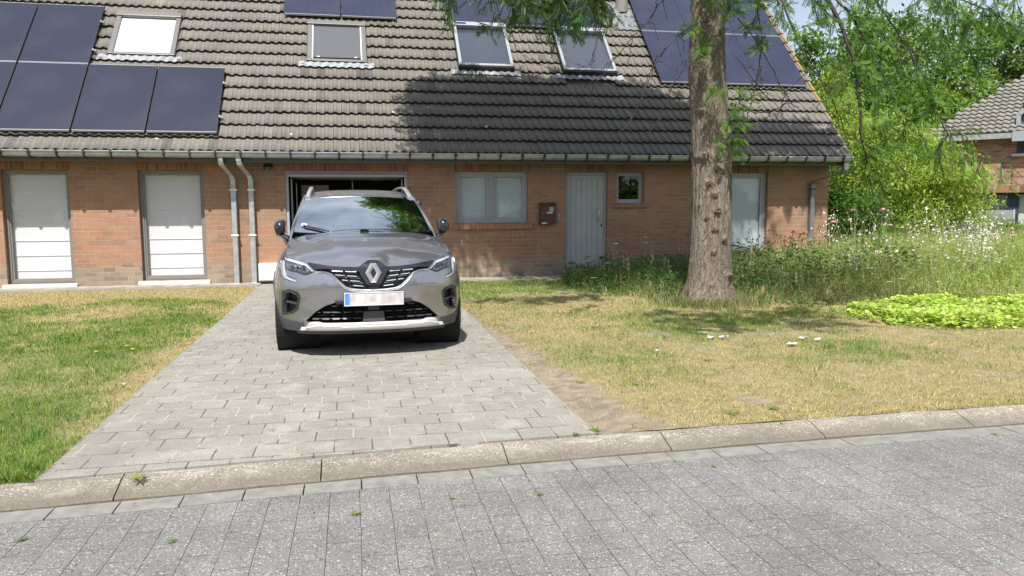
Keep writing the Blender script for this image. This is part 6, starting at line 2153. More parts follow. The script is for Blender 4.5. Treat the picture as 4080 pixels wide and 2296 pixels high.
# big drooping limbs to the right, hanging in front of the shrubs
limbR = [[(5.5, 9.7, 4.9), (5.62, 9.0, 4.2), (5.78, 8.7, 3.62), (5.92, 8.55, 3.1), (6.0, 8.5, 2.6), (6.05, 8.5, 2.15), (6.18, 8.5, 1.75), (6.30, 8.5, 1.30), (6.42, 8.5, .98)],
         [(5.0, 9.7, 4.6), (5.12, 9.0, 4.0), (5.22, 8.7, 3.45), (5.32, 8.6, 3.10), (5.5, 8.5, 2.78), (5.75, 8.5, 2.40), (5.97, 8.5, 1.80)],
         [(5.9, 9.2, 4.6), (6.25, 8.9, 4.1), (6.6, 8.7, 3.5), (6.85, 8.5, 2.9), (7.15, 8.4, 2.2), (7.55, 8.3, 1.72)],
         [(6.2, 9.2, 4.7), (6.8, 8.9, 4.3), (7.3, 8.6, 3.9), (7.75, 8.4, 3.65), (8.2, 8.3, 3.3)],
         [(5.6, 9.3, 4.3), (5.9, 8.8, 3.8), (6.2, 8.6, 3.2), (6.5, 8.5, 2.6), (6.7, 8.5, 2.2)]]
g1, g2 = (.075, .16, .028), (.17, .31, .05)
for k, P in enumerate(limbR):
    Pc = spray(P, .030 if k == 0 else .016, 5, [10, 8, 8, 7, 7][k], 9, (.09, .14), .42, ca=g1, cb=g2, leafy=[.8, .25, 1, 1, 1][k], down=.6)
    for j in range([8, 0, 7, 5, 5][k]):
        u = .25 + .72 * rng.random()
        if k == 0: u = .2 + .55 * rng.random()
        q = Pc[int(u * (len(Pc) - 1))]
        e = q + np.array([rng.normal(.12, .38), rng.normal(0, .25), -.15 - .35 * rng.random()])
        spray([q, (q + e) / 2 + np.array([0, 0, .10]), e], .006, 4, 4, 9, (.09, .14), .30, ca=g1, cb=g2, down=.5)
for (x, z) in [(5.25, 3.75), (5.5, 3.75), (5.75, 3.78), (6.1, 3.75), (6.35, 3.78), (7.2, 3.75), (7.5, 3.65), (7.9, 3.65), (6.0, 3.5), (6.6, 3.78), (7.0, 3.7), (8.1, 3.5), (8.3, 3.75), (7.75, 3.35), (8.0, 3.1), (7.3, 3.4)]:
    e = np.array([x, 8.6 + rng.normal(0, .2), z - .12 - .15 * rng.random()])
    s0 = e + np.array([-.2, .2, .55])
    spray([s0, (s0 + e) / 2 + np.array([0, 0, .1]), e],   .007, 4, 5, 9, (.09, .14), .28, ca=g1, cb=g2)
tag(mk('twigs', TW.V, TW.F, MT['twig'], tree), kind='stuff')
V, F, c = join(near)
print('near leaf faces', len(F))
mk('feathery_foliage', V, F, MT['leaf_near'], tree, col=c)

# ---------------------------------------------------------------- shrubs and trees beyond
def clump_tree(name, label, cat, base, blobs, nclump, per, rad, leaf, T, ca, cb, trunk=None, group=None, mat='leaf', tips_col=None, droop=.5, limbs=()):
    t = thing(name, label, cat, base, 0, group)
    cs = []
    tot = sum(b_[3] * b_[4] * b_[5] for b_ in blobs)
    for (x, y, z, rx, ry, rz) in blobs:
        k = max(3, int(nclump * (rx * ry * rz) / tot))
        v = runit(k) * (rng.random((k, 1)) ** (1 / 2.2))
        cs.append(np.array([x, y, z]) + v * np.array([rx, ry, rz]))
    cs = np.concatenate(cs); cs = cs[cs[:, 2] > .1]
    V, F, c = leaf_cloud(cs, per, rad, leaf[0], leaf[1], T, ca, cb, droop)
    if tips_col is not None:
        n = len(V) // len(T[0])
        pick = rng.random(n) < tips_col[1]
        c = c.reshape(n, -1, 3); c[pick] = np.array(tips_col[0]) * (.7 + .6 * rng.random((pick.sum(), 1, 1))); c = c.reshape(-1, 3)
    mk('crown' if trunk else 'foliage', V, F, MT[mat], t, col=c)
    if trunk:
        P, r0, r1 = trunk
        limb(P, r0, r1, 'trunk', 10, 5, .02, 'bark', t)
    for P, r0, r1 in limbs:
        limb(P, r0, r1, 'branch', 6, 5, .03, 'twig', t)
    return t
LF = T_leaf(.42); LFL = T_leaf(.30, .03)
ya_, yb2 = (.20, .31, .05), (.38, .48, .10)
clump_tree('sumac_shrub', 'large yellow-green shrub with drooping leaves beside the house gable', 'shrub', (12.6, 17.2, 0),
           [(11.35, 17.2, 3.1, .9, 1.2, 1.35), (11.2, 17.2, 1.6, .9, 1.3, 1.4), (12.6, 17.2, 2.2, 1.4, 1.6, 1.3), (13.7, 17.0, 1.9, 1.25, 1.5, 1.1), (14.35, 16.8, 1.6, .9, 1.2, .9), (13.0, 17.5, 1.0, 2.1, 1.6, .9), (12.9, 17.3, 3.0, .9, 1, .7)],
           620, 100, .42, (.085, .145), LFL, ya_, yb2, limbs=[([(12.4, 17.2, 0), (12.2, 17.1, 1.0), (11.6, 17.0, 2.6), (11.3, 17, 3.6)], .05, .012), ([(12.6, 17.2, 0), (13.1, 16.9, .9), (13.8, 16.6, 1.7), (14.6, 16.5, 2.0)], .045, .01), ([(12.5, 17, 0), (12.6, 16.6, .8), (12.4, 16.4, 1.7)], .04, .01)], tips_col=((.36, .24, .10), .035), droop=1.1)
clump_tree('green_bush', 'darker green bush low between the house corner and the yellow-green shrub', 'bush', (10.8, 15.9, 0),
           [(10.7, 15.9, .9, .75, .7, .9), (11.6, 15.9, .8, .8, .6, .8), (10.5, 16.1, 1.8, .5, .6, .8)], 150, 60, .3, (.07, .13), LF, (.05, .11, .02), (.11, .20, .035), droop=.6)
clump_tree('green_bush', 'mid-green bush in front of the grey panel of the far house', 'bush', (16.2, 17.0, 0),
           [(16.0, 17.0, .5, .9, .6, .6), (17.2, 17.2, .35, .8, .6, .5)], 90, 50, .28, (.06, .11), LF, (.09, .17, .03), (.18, .27, .05))
og1, og2 = (.065, .13, .028), (.15, .25, .05)
clump_tree('oak_tree', 'tall dark green tree behind the right end of the roof', 'tree', (20.5, 31, 0),
           [(20.5, 31, 7.0, 2.4, 2.6, 2.0), (22.8, 31, 6.0, 2.2, 2.4, 2.2), (20.8, 31, 4.4, 2.2, 2.4, 1.8), (22.6, 31, 8.8, 1.8, 2, 1.3)], 220, 50, .60, (.20, .34), LF, og1, og2, ([(20.8, 31, 0), (20.9, 31, 3), (21.2, 31, 7)], .3, .08), group='trees beyond the houses',
           limbs=[([(20.9, 31, 3), (22.2, 30.8, 5), (23.2, 30.6, 7.3)], .12, .03), ([(20.9, 31, 3), (20.0, 30.8, 5), (19.6, 30.6, 7)], .1, .03)])
clump_tree('oak_tree', 'broad dark tree rising above the far brick house roof', 'tree', (28, 36, 0),
           [(26.0, 36, 7.6, 2.0, 2.6, 2.2), (29, 36, 8.6, 2.6, 2.6, 2.2), (32, 36, 9.3, 2.6, 2.6, 2.4), (34.5, 36, 8.6, 2.2, 2.4, 2.6), (28.4, 36, 5.3, 2.6, 2.4, 1.8), (31.5, 36, 6.6, 2.6, 2.4, 1.8), (36.5, 36, 10.5, 2, 2, 2)], 270, 52, .66, (.22, .38), LF, (.07, .13, .03), (.17, .26, .055), ([(28.5, 36, 0), (28.7, 36, 3.5), (29.2, 36, 8)], .35, .1), group='trees beyond the houses',
           limbs=[([(28.7, 36, 3.5), (31, 35.6, 6), (33.5, 35.4, 9)], .16, .04), ([(28.7, 36, 3.5), (26.8, 35.7, 6), (25.8, 35.4, 8.2)], .13, .03)])
clump_tree('birch_tree', 'lighter green tree filling the gap between dark tree and shrub', 'tree', (24.5, 29, 0),
           [(23.8, 29, 4.5, 2.2, 2, 1.8), (25.6, 29, 3.6, 1.8, 2, 1.5), (22.5, 29, 2.8, 1.8, 2, 1.6), (24.8, 29, 5.8, 1.5, 2, 1.0)], 150, 62, .55, (.16, .28), LF, (.11, .20, .035), (.23, .33, .07), ([(24.2, 29, 0), (24.4, 29, 2.5), (24.6, 29, 5)], .18, .05), group='trees beyond the houses')
# low hedge closing the view between the gardens
clump_tree('hedge', 'dark hedge closing the garden behind the flowers', 'hedge', (18, 27, 0),
           [(13.5 + 2.2 * k, 27 + .2 * (k % 2), 1.1, 1.4, .8, 1.2) for k in range(5)], 170, 60, .5, (.10, .18), LF, (.045, .095, .02), (.09, .16, .03))

# ---------------------------------------------------------------- far brick house
def far_house():
    ph = R(-50)                                        # direction of its facade
    u = Vector((math.cos(ph), math.sin(ph), 0)); v = Vector((-u.y, u.x, 0))
    O_ = Vector((18.69, 22.92, 0))
    h = thing('brick_house', 'far brick house with grey tiled roof and dark blue ground floor windows', 'house', tuple(O_))
    def Q(a, b_, z): return tuple(O_ + u * a + v * b_ + Vector((0, 0, z)))
    def bx(mb, a0, a1, b0, b1, z0, z1):
        return mb.hexa([Q(a0, b0, z0), Q(a1, b0, z0), Q(a1, b1, z0), Q(a0, b1, z0), Q(a0, b0, z1), Q(a1, b0, z1), Q(a1, b1, z1), Q(a0, b1, z1)])
    L = 11.0; D = 8.0; E = 3.62
    bm_ = brick_mat('far_brick', cols=[(0, (0.20, 0.12, 0.08)), (0.3, (0.36, 0.19, 0.13)), (0.7, (0.42, 0.23, 0.155)), (1, (0.45, 0.27, 0.19))], mortar=(0.42, 0.37, 0.31), bw=0.24, bh=0.0625, mo=0.012, axis=(.643, -.766))
    mb = MB()
    bx(mb, .25, L, 0, D, 1.90, E)
    bx(mb, .25, 1.1, 0, D, -.1, 1.90); bx(mb, 1.1, L, 2.5, D, -.1, 1.90)
    mb.build('wall', bm_, h)
    mb = MB(); bx(mb, .24, L, -.012, .1, 1.70, 1.895); mb.build('brick_lintel', MT['soldier'], h)
    # pitched roof, ridge parallel to the facade
    rh = 3.36
    n = int(L * 1.0 / .22)
    V = []; F = []; cols = []
    rows = 26
    slope = math.hypot(D / 2 + .3, rh)
    for c_ in range(rows):
        t0, t1 = c_ / rows, (c_ + 1) / rows
        for k in range(int((L + .5) / .2)):
            a0 = -.05 + k * .2
            if a0 + .10 < t0 * (D / 2 + .3): continue
            for j, aa in enumerate((a0, a0 + .06, a0 + .12, a0 + .175, a0 + .197)):
                hh = (.02, .045, .02, -.005, -.012)[j]
                for (t_, o_) in ((t0, .0), (t0, .075), (t1 + .004, .03)):
                    b_ = -.3 + t_ * (D / 2 + .3); z_ = E - .12 + t_ * (rh + .12) + o_ + hh
                    V.append(Q(aa, b_ - o_ * .5, z_))
            o = len(V) - 15
            for j in range(4):
                F += [(o + 3 * j, o + 3 * j + 3, o + 3 * j + 4, o + 3 * j + 1), (o + 3 * j + 1, o + 3 * j + 4, o + 3 * j + 5, o + 3 * j + 2)]
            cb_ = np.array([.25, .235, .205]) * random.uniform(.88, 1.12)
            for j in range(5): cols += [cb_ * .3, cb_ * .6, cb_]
    mk('roof', V, F, MT['tile'], h, col=np.array(cols))
    H0 = D / 2
    top_a, top_b = Q(H0 + .3, H0, E + rh - .06), Q(L, H0, E + rh - .06)
    c0, c1, c2, c3 = Q(-.05, -.3, E - .16), Q(L, -.3, E - .16), Q(L, D + .3, E - .16), Q(-.05, D + .3, E - .16)
    mb = MB().add([c0, c1, c2, c3, top_a, top_b], [(0, 1, 5, 4), (2, 3, 4, 5), (3, 0, 4), (1, 2, 5), (3, 2, 1, 0)])
    mb.build('roof_deck', MT['soffit'], h)
    mb = MB(); bx(mb, -.1, L, -.42, -.28, E - .26, E - .10); mb.build('gutter', MT['zinc'], h)
    # dormer
    mb = MB(); a0, a1 = 2.52, 4.8
    zt = E + .95
    mb.hexa([Q(a0, -.05, E - .1), Q(a0 + .12, -.05, E - .1), Q(a0 + .12, 2.2, E - .1), Q(a0, 2.2, E - .1), Q(a0, -.05, zt - .45), Q(a0 + .12, -.05, zt - .45), Q(a0 + .12, 2.2, zt - .45), Q(a0, 2.2, zt - .45)])
    mb.hexa([Q(a0, -.05, zt - .45), Q(a0 + .12, -.05, zt - .5), Q(a0 + .12, 2.2, zt - .5), Q(a0, 2.2, zt - .45), Q(a0 + .5, -.05, zt), Q(a0 + .5, -.05, zt - .12), Q(a0 + .5, 2.2, zt - .12), Q(a0 + .5, 2.2, zt)])
    bx(mb, a0 + .5, a1, -.06, 2.2, zt - .12, zt)
    bx(mb, a0 - .04, a1, -.46, .0, E - .36, E - .06)
    do_ = mb.build('dormer', simple('dormer_zinc', (0.42, 0.46, 0.50), 0.4, 0.4), h)
    mb = MB(); bx(mb, a0 + .14, a1, .02, .05, E - .05, zt - .14); mb.build('pane', simple('dark_pane', (0.03, 0.04, 0.06), 0.12), do_)
    # upper window
    navy = simple('navy_paint', (0.035, 0.05, 0.085), 0.4)
    mb = MB(); bx(mb, 2.58, 4.4, -.02, .1, 2.90, E - .10); w = mb.build('window', navy, h)
    mb = MB(); bx(mb, 2.66, 4.3, -.026, -.021, 2.97, E - .18); mb.build('pane', simple('dark_pane2', (0.02, 0.025, 0.035), 0.1), w)
    mb = MB(); bx(mb, 2.46, 4.5, -.10, .05, 2.82, 2.895); mb.build('window_sill', MT['blueStone'], w)
    # ground floor glazing
    mb = MB()
    bx(mb, 1.1, L, .25, .33, 1.64, 1.70); bx(mb, 1.1, 1.2, .25, .33, 0, 1.64); bx(mb, 2.42, 2.70, .25, .33, 0, 1.64); bx(mb, 1.2, 2.42, .25, .33, 1.12, 1.19)
    w = mb.build('window', navy, h)
    mb = MB()
    x = 1.22
    while x < 2.40:
        bx(mb, x, x + .075, .36, .365, 1.19, 1.64); x += .09
    mb.build('blind', simple('vertical_blind_cloth', (0.42, 0.47, 0.42), 0.8), w)
    mb = MB(); bx(mb, 2.70, 5.3, .36, .37, 0, 1.64); mb.build('curtain', simple('pale_curtain', (0.50, 0.56, 0.52), 0.8), w)
    mb = MB(); bx(mb, 1.1, L, .9, .95, -.1, 1.9); mb.build('room', MT['dark_in'], w)
    t = thing('grey_screen', 'flat grey garden screen standing before the far house windows', 'garden screen', Q(1.9, -.3, 0))
    mb = MB(); bx(mb, 1.0, 2.62, -.32, -.28, .02, 1.15); mb.build('screen_board', simple('grey_board', (0.30, 0.31, 0.33), 0.6, nz=0.12, nscale=1.5), t)
    mb = MB(); bx(mb, 2.62, 2.67, -.34, -.26, .02, 1.17); mb.build('screen_post', simple('pale_post', (0.45, 0.46, 0.47), 0.5), t)
far_house()

# ---------------------------------------------------------------- wild flower bed
def inbed(x, y):
    front = np.interp(x, [3.3, 3.8, 4.4, 5.2, 6.0, 6.6, 8.0, 10, 14], [12.4, 11.3, 10.45, 10.1, 10.0, 9.6, 9.5, 9.3, 9.0])
    left = np.interp(y, [11, 12.2, 13.3, 14.3], [3.7, 3.5, 3.65, 3.85])
    ok = (y > front - .45 + .25 * np.sin(x * 5) + .5 * (fbm(x, y, 2.0, 44) - .5)) & (x > left)
    ok &= ~((x < 9.75) & (y > 14.05))
    ok &= ((x - 4.85) ** 2 + (y - 10.05) ** 2 > .42 ** 2)
    return ok
def bed_h(x, y):
    """height of the growth"""
    h = np.interp(x, [3.6, 4.4, 5.6, 6.6, 8.0, 9.0, 11, 16], [.26, .36, .40, .50, .62, .72, .74, .70])
    fr = np.interp(x, [3.3, 3.8, 4.4, 5.2, 6.0, 6.6, 8.0, 10, 14], [12.4, 11.3, 10.45, 10.1, 10.0, 9.6, 9.5, 9.3, 9.0])
    e = np.clip((y - fr + .55) / 1.7, .10, 1)
    return h * e * (.75 + .5 * fbm(x, y, 1.5, 61))
def meadow(n, seed):
    x = 3.3 + rng.random(n) * 13.7; y = 9.0 + rng.random(n) ** .9 * 8.5
    k = inbed(x, y) & (x < .93 * y + 4.5)
    x, y = x[k], y[k]; n = len(x)
    h = bed_h(x, y) * (.35 + .65 * rng.random(n) + .45 * (vnoise(x, y, 2.4, 19) - .3))
    h = np.maximum(h, .03)
    yel = fbm(x, y, .8, 71)
    right = np.clip((x - 6.0) / 3.0, 0, 1)
    h = np.where(rng.random(n) < .05 * right, h * 1.45, h)
    g0 = np.array([.085, .165, .035]) * (1 - right[:, None]) + np.array([.33, .42, .12]) * right[:, None]
    col = g0 * (.6 + .8 * rng.random((n, 1)))
    st = rng.random(n) < (.20 + .25 * (yel > .52) + .30 * np.exp(-((x - 6.4) / 1.2) ** 2) * (y < 11.5) + .12 * right + .45 * np.clip(1 - (y - np.interp(x, [3.3, 3.8, 4.4, 5.2, 6.0, 6.6, 8.0, 10, 14], [12.4, 11.3, 10.45, 10.1, 10.0, 9.6, 9.5, 9.3, 9.0])) / .8, 0, 1))
    col[st] = np.array([.52, .43, .24]) * (.6 + .7 * rng.random((st.sum(), 1)))
    w = (.006 + .009 * rng.random(n)); w[st] *= .5
    lean = .15 + .75 * rng.random(n) ** 1.3
    V, F, c = blades(n, (x, y), h, w, lean, col)
    return V, F, c
L_ = [meadow(100000, 1)]
# tufts gathered round the foot of the trunk
n = 3600
an = rng.random(n) * 6.283; rd = .40 + .45 * rng.random(n) ** 1.6
x = 4.85 + rd * np.cos(an); y = 10.05 + rd * np.sin(an)
h = .05 + .13 * rng.random(n) * (1.2 - (rd - .4))
gcol = np.array([.10, .18, .04]) * (.6 + .8 * rng.random((n, 1))); st = rng.random(n) < .45; gcol[st] = np.array([.44, .35, .20]) * (.6 + .6 * rng.random((st.sum(), 1)))
V, F, c = blades(n, (x, y), h, .004 + .004 * rng.random(n), .2 + .8 * rng.random(n), gcol)
Vm0, Fm0, Cm0 = L_[0]
L_ = [(np.concatenate([Vm0, V]), np.concatenate([Fm0, F + len(Vm0)]), np.concatenate([Cm0, c]))]
# broad-leaved undergrowth
n = 60000
x = 3.4 + rng.random(n) * 12; y = 9.2 + rng.random(n) * 6.5
k = inbed(x, y) & (x < .93 * y + 4); x, y = x[k], y[k]; n = len(x)
hh = bed_h(x, y) * rng.random(n) * .95
P = np.stack([x, y, hh], 1)
d = runit(n); d[:, 2] = np.abs(d[:, 2]) * .6
right = np.clip((x - 6.2) / 3.0, 0, 1)[:, None]
dk_ = (fbm(x, y, 1.7, 93) > .5) & (x < 8.6) & (y > 10.4)
col = (np.array([.075, .155, .032]) * (1 - right) + np.array([.27, .36, .09]) * right) * (.65 + .8 * rng.random((n, 1)))
col[dk_] = np.array([.06, .125, .035]) * (.7 + .7 * rng.random((dk_.sum(), 1)))
P[dk_, 2] *= 1.25
v_, f_, c_ = inst(LFL[0], LFL[1], P, frames(d, rng.normal(0, 1, n)),   np.where(dk_, .05 + .06 * rng.random(n), .03 + .05 * rng.random(n)), col)
Vm, Fm, Cm = L_[0]
tag(mk('meadow_grass', Vm, Fm, MT['grass'], col=Cm), 'tall unmown grass of the flower bed around the tree and house corner', 'tall grass', kind='stuff')
tag(mk('meadow_leaves', v_, f_, MT['leaf'], col=c_), 'leafy green undergrowth among the tall grass of the bed', 'undergrowth', kind='stuff')
# lime ground cover
LP = [(5.85, 7.8), (6.3, 7.25), (7.2, 6.95), (8.5, 7.0), (11, 7.3), (11, 9.6), (9.2, 9.4), (7.9, 9.7), (6.7, 9.3), (6.0, 8.9)]
TVr = np.array([(0, 0, 0), (.22, .30, .05), (.62, .40, .06), (.95, .20, .0), (1.0, 0, -.02), (.95, -.20, .0), (.62, -.40, .06), (.22, -.30, .05)], float)
TFr = np.array([(0, 1, 2, 3), (0, 3, 4, 5), (0, 5, 6, 7)])
n = 42000
x = 5.5 + rng.random(n) * 5.8; y = 6.7 + rng.random(n) * 3.1
m1 = fbm(x, y, 1.6, 81); m2 = fbm(x, y, 5.0, 82)
ed = np.minimum.reduce([inpoly(x + dx, y + dy, LP).astype(float) for dx, dy in ((0, 0), (.18, 0), (-.18, 0), (0, .16), (0, -.16))])
core = inpoly(x, y, LP)
k = core & (rng.random(n) < np.where(ed > 0, .95, .35)) & (m1 * .6 + m2 * .4 > .425 + .06 * (1 - ed)); x, y, m1, m2, ed = x[k], y[k], m1[k], m2[k], ed[k]; n = len(x)
hgt_ = (.03 + .17 * np.clip(m1 * 1.5 - .3, .1, 1) * (.35 + .65 * ed)) * (1 + .5 * (m2 - .5))
P = np.stack([x, y, hgt_ * (rng.random(n) ** .6)], 1)
d = runit(n); d[:, 2] = .25 * d[:, 2] + .1
Rm = frames(d, rng.normal(0, .45, n))
col = vcol(n, (.32, .44, .08), (.56, .66, .20), .2) * (.45 + 1.0 * m2[:, None])
old = rng.random(n) < .03; col[old] = (.42, .34, .14)
v_, f_, c_ = inst(TVr, TFr, P, Rm, .030 + .032 * rng.random(n), col)
tag(mk('lime_ground_cover', v_, f_, MT['leaf'], col=c_), 'bright lime-green rounded leaves of low ground cover at the front of the bed', 'ground cover', kind='stuff')

# ---- single flowers
def stem_pts(x, y, h, lean=.1):
    a = rng.random() * 6.28
    l = lean * h
    return [(x, y, 0), (x + math.cos(a) * l * .3, y + math.sin(a) * l * .3, h * .5), (x + math.cos(a) * l, y + math.sin(a) * l, h)]
def place_copy(proto, loc, rz, sc):
    o = copy_tree(proto, loc); o.rotation_euler = (0, 0, rz); o.scale = (sc, sc, sc); return o
def coneflower(h, petal, heads=1):
    t = thing('coneflower', '', 'flower', (0, 0, 0))
    P = catmull3(stem_pts(0, 0, h, .12), 4)
    V, F = tube([tuple(q) for q in P], list(np.linspace(.006, .004, len(P))), 5)
    mk('stem', np.array([tuple(v) for v in V]), F, simple('stem_green', (.09, .15, .04), .7), t)
    top_ = Vector(tuple(P[-1]))
    mb = MB()
    for i in range(5):
        r0 = .022 * math.cos(i / 5 * 1.5); 
    V, F = tube([top_, top_ + Vector((0, 0, .012)), top_ + Vector((0, 0, .026)), top_ + Vector((0, 0, .032))], [.020, .024, .016, .004], 9)
    cn = mk('flower_cone', V, F, simple('cone_brown', (.12, .04, .02), .8), t, smooth=True)
    V = []; F = []
    for k in range(13):
        a = 2 * math.pi * k / 13; ca, sa = math.cos(a), math.sin(a); o = len(V)
        for r_, w_, z_ in ((.018, .006, .004), (.040, .010, -.008), (.055, .004, -.026), (.055, -.004, -.026), (.040, -.010, -.008), (.018, -.006, .004)):
            V.append((top_.x + ca * r_ - sa * w_, top_.y + sa * r_ + ca * w_, top_.z + z_))
        F.append(tuple(o + i for i in range(6)))
    mk('petals', V, F, simple('coneflower_petal', petal, .6), t)
    V = []; F = []
    for k in range(14):
        z_ = h * (.05 + .8 * k / 14); a = k * 2.4; L = .13 * (1.15 - z_ / h)
        q = Vector(tuple(P[min(int(z_ / h * (len(P) - 1)), len(P) - 1)])); o = len(V)
        dx, dy = math.cos(a), math.sin(a)
        V += [tuple(q), (q.x + dx * L * .45 - dy * .018, q.y + dy * L * .45 + dx * .018, q.z + .025), (q.x + dx * L, q.y + dy * L, q.z - .01), (q.x + dx * L * .45 + dy * .018, q.y + dy * L * .45 - dx * .018, q.z + .025)]
        F.append((o, o + 1, o + 2, o + 3))
    mk('leaves', V, F, simple('coneflower_leaf', (.055, .11, .03), .6), t)
    return t
CF = [('dark', 7.29, 12.5, .91, 'dark red coneflower, leftmost of those before the corner window'), ('dark', 7.48, 12.5, .89, 'dark red coneflower just right of the tall window'), ('dark', 7.56, 12.5, .88, 'dark red coneflower beside its twin below the window corner'),
      ('dark', 7.73, 12.5, .86, 'dark red coneflower against the sunlit brick, mid group'), ('dark', 7.63, 12.4, .79, 'lower dark red coneflower in the group by the brick wall'), ('dark', 8.18, 12.5, .94, 'dark red coneflower right of the corner downpipe'),
      ('dark', 8.04, 12.4, .80, 'dark red coneflower in front of the corner downpipe'), ('dark', 7.32, 12.3, .75, 'low dark red coneflower at the left edge of the group'),
      ('pink', 8.91, 12.5, 1.28, 'tall pale pink coneflower in front of the shrub'), ('pink', 9.33, 12.5, 1.29, 'tall pink coneflower right of the other tall one'), ('pink', 9.68, 12.5, 1.0, 'broad pink coneflower in the middle of the white flowers'), ('pink', 8.54, 12.5, 1.07, 'pink coneflower near the house corner'),
      ('pink', 10.51, 11.0, .88, 'pink coneflower before the grey screen, left of two'), ('pink', 10.66, 11.0, .87, 'pink coneflower before the grey screen, right of two')]
pr = {'dark': coneflower(1.0, (.16, .025, .05)), 'pink': coneflower(1.0, (.55, .24, .30))}
used = {}
for kd, x, y, h, lb in CF:
    if kd not in used:
        o = pr[kd]; o.location = (x, y, 0); o.scale = (1, 1, h); used[kd] = 1
    else:
        o = copy_tree(pr[kd], (x, y, 0)); o.rotation_euler = (0, 0, rng.random() * 6); o.scale = (1, 1, h)
    o['label'] = lb; o['group'] = 'coneflowers in the bed'
# yarrow
def yarrow():
    t = thing('yarrow', '', 'flower', (0, 0, 0))
    P = catmull3(stem_pts(0, 0, 1.0, .05), 4)
    V, F = tube([tuple(q) for q in P], .004, 5)
    mk('stem', np.array([tuple(v) for v in V]), F, simple('yarrow_stem', (.20, .20, .09), .7), t)
    mb = MB(); tp = P[-1]
    V = []; F = []
    for k in range(60):
        a, r_ = rng.random() * 6.28, .055 * rng.random() ** .5
        c0 = (tp[0] + r_ * math.cos(a), tp[1] + r_ * math.sin(a), tp[2] + .012 * (1 - r_ / .055) + rng.normal(0, .003)); o = len(V)
        for j in range(6): V.append((c0[0] + .008 * math.cos(j * 1.047), c0[1] + .008 * math.sin(j * 1.047), c0[2] + .002 * (j % 2)))
        F.append(tuple(o + j for j in range(6)))
    mk('flower_head', V, F, simple('yarrow_white', (.62, .60, .52), .8), t)
    return t
yp = yarrow()
YL = [(4.40, 13, .76, 'white yarrow beside the right edge of the front door'), (4.47, 12.9, .70, 'white yarrow just below the tallest one by the door'), (5.0, 13, .80, 'white yarrow in front of the wall below the small window'), (4.95, 12.8, .71, 'white yarrow slightly lower, below the small window'),
      (4.2, 12.4, .40, 'white yarrow low in front of the door'), (4.05, 12.2, .33, 'white yarrow lowest before the door'), (3.75, 11.9, .22, 'white yarrow at the front of the weeds by the door'), (8.27, 10.6, .42, 'white yarrow above the lime leaves, left of a pair'), (8.40, 10.7, .44, 'white yarrow above the lime leaves, right of a pair'),
      (8.53, 10.5, .34, 'white yarrow right behind the lime leaves'), (7.7, 10.0, .24, 'white yarrow at the left end of the lime leaves'), (7.9, 10.1, .27, 'white yarrow near the left end of the lime leaves, higher'), (9.57, 10.6, .45, 'white yarrow in the grass on the right'), (9.99, 10.6, .40, 'white yarrow far right in the grass'),
      (7.95, 10.4, 1.46, 'very tall white yarrow leaning before the shrub'), (5.7, 12.2, .55, 'white yarrow right behind the trunk')]
for i, (x, y, h, lb) in enumerate(YL):
    if i == 0: o = yp; o.location = (x, y, 0)
    else: o = copy_tree(yp, (x, y, 0))
    o.rotation_euler = (0, 0, i * 1.3); o.scale = (1, 1, h)
    o['label'] = lb; o['group'] = 'white yarrows in the bed'
# loose white flowers on thin arching stems: a haze nobody could count
MBg = MB(); V = []; F = []
for i in range(95):
    bx_ = 7.6 + 6.0 * rng.random() ** .9; by_ = 10.4 + 3.8 * rng.random()
    bx_ = min(bx_, .92 * by_)
    for s_ in range(4):
        a = rng.random() * 6.28; l = .1 + .4 * rng.random(); h = .45 + .85 * rng.random() ** 1.7
        P = catmull3([(bx_, by_, 0), (bx_ + math.cos(a) * l * .3, by_ + math.sin(a) * l * .3, h * .55), (bx_ + math.cos(a) * l, by_ + math.sin(a) * l, h)], 4)
        v_, f_ = tube([tuple(q) for q in P], .0028, 4); MBg.add(v_, f_)
        for k in range(5):
            q = P[min(len(P) - 1, int(len(P) * (.55 + .45 * rng.random())))] + rng.normal(0, .03, 3)
            nrm = rng.normal(size=3); nrm[1] -= .6; nrm /= np.linalg.norm(nrm)
            e1 = np.cross(nrm, (0, 0, 1)); e1 /= np.linalg.norm(e1); e2 = np.cross(nrm, e1)
            fs = .6 + .6 * rng.random()
            for j in range(4):
                b0 = j * 1.2 + rng.random() * .5; o = len(V); c_, s2 = math.cos(b0), math.sin(b0)
                D = e1 * c_ + e2 * s2; W = -e1 * s2 + e2 * c_
                for (rr_, ww) in ((0, 0), (.013, .007), (.022, .0), (.013, -.007)): V.append(tuple(q + D * rr_ * fs + W * ww * fs + nrm * rr_ * .2))
                F.append((o, o + 1, o + 2, o + 3))
tag(MBg.build('flower_stems', simple('pale_stem', (.22, .26, .10), .7)), 'thin pale stems carrying the loose white flowers of the bed', 'stems', kind='stuff')
tag(mk('white_meadow_flowers', V, F, simple('white_petal', (.78, .72, .71), .6)), 'haze of small white and pinkish flowers above the tall grass', 'flowers', kind='stuff')
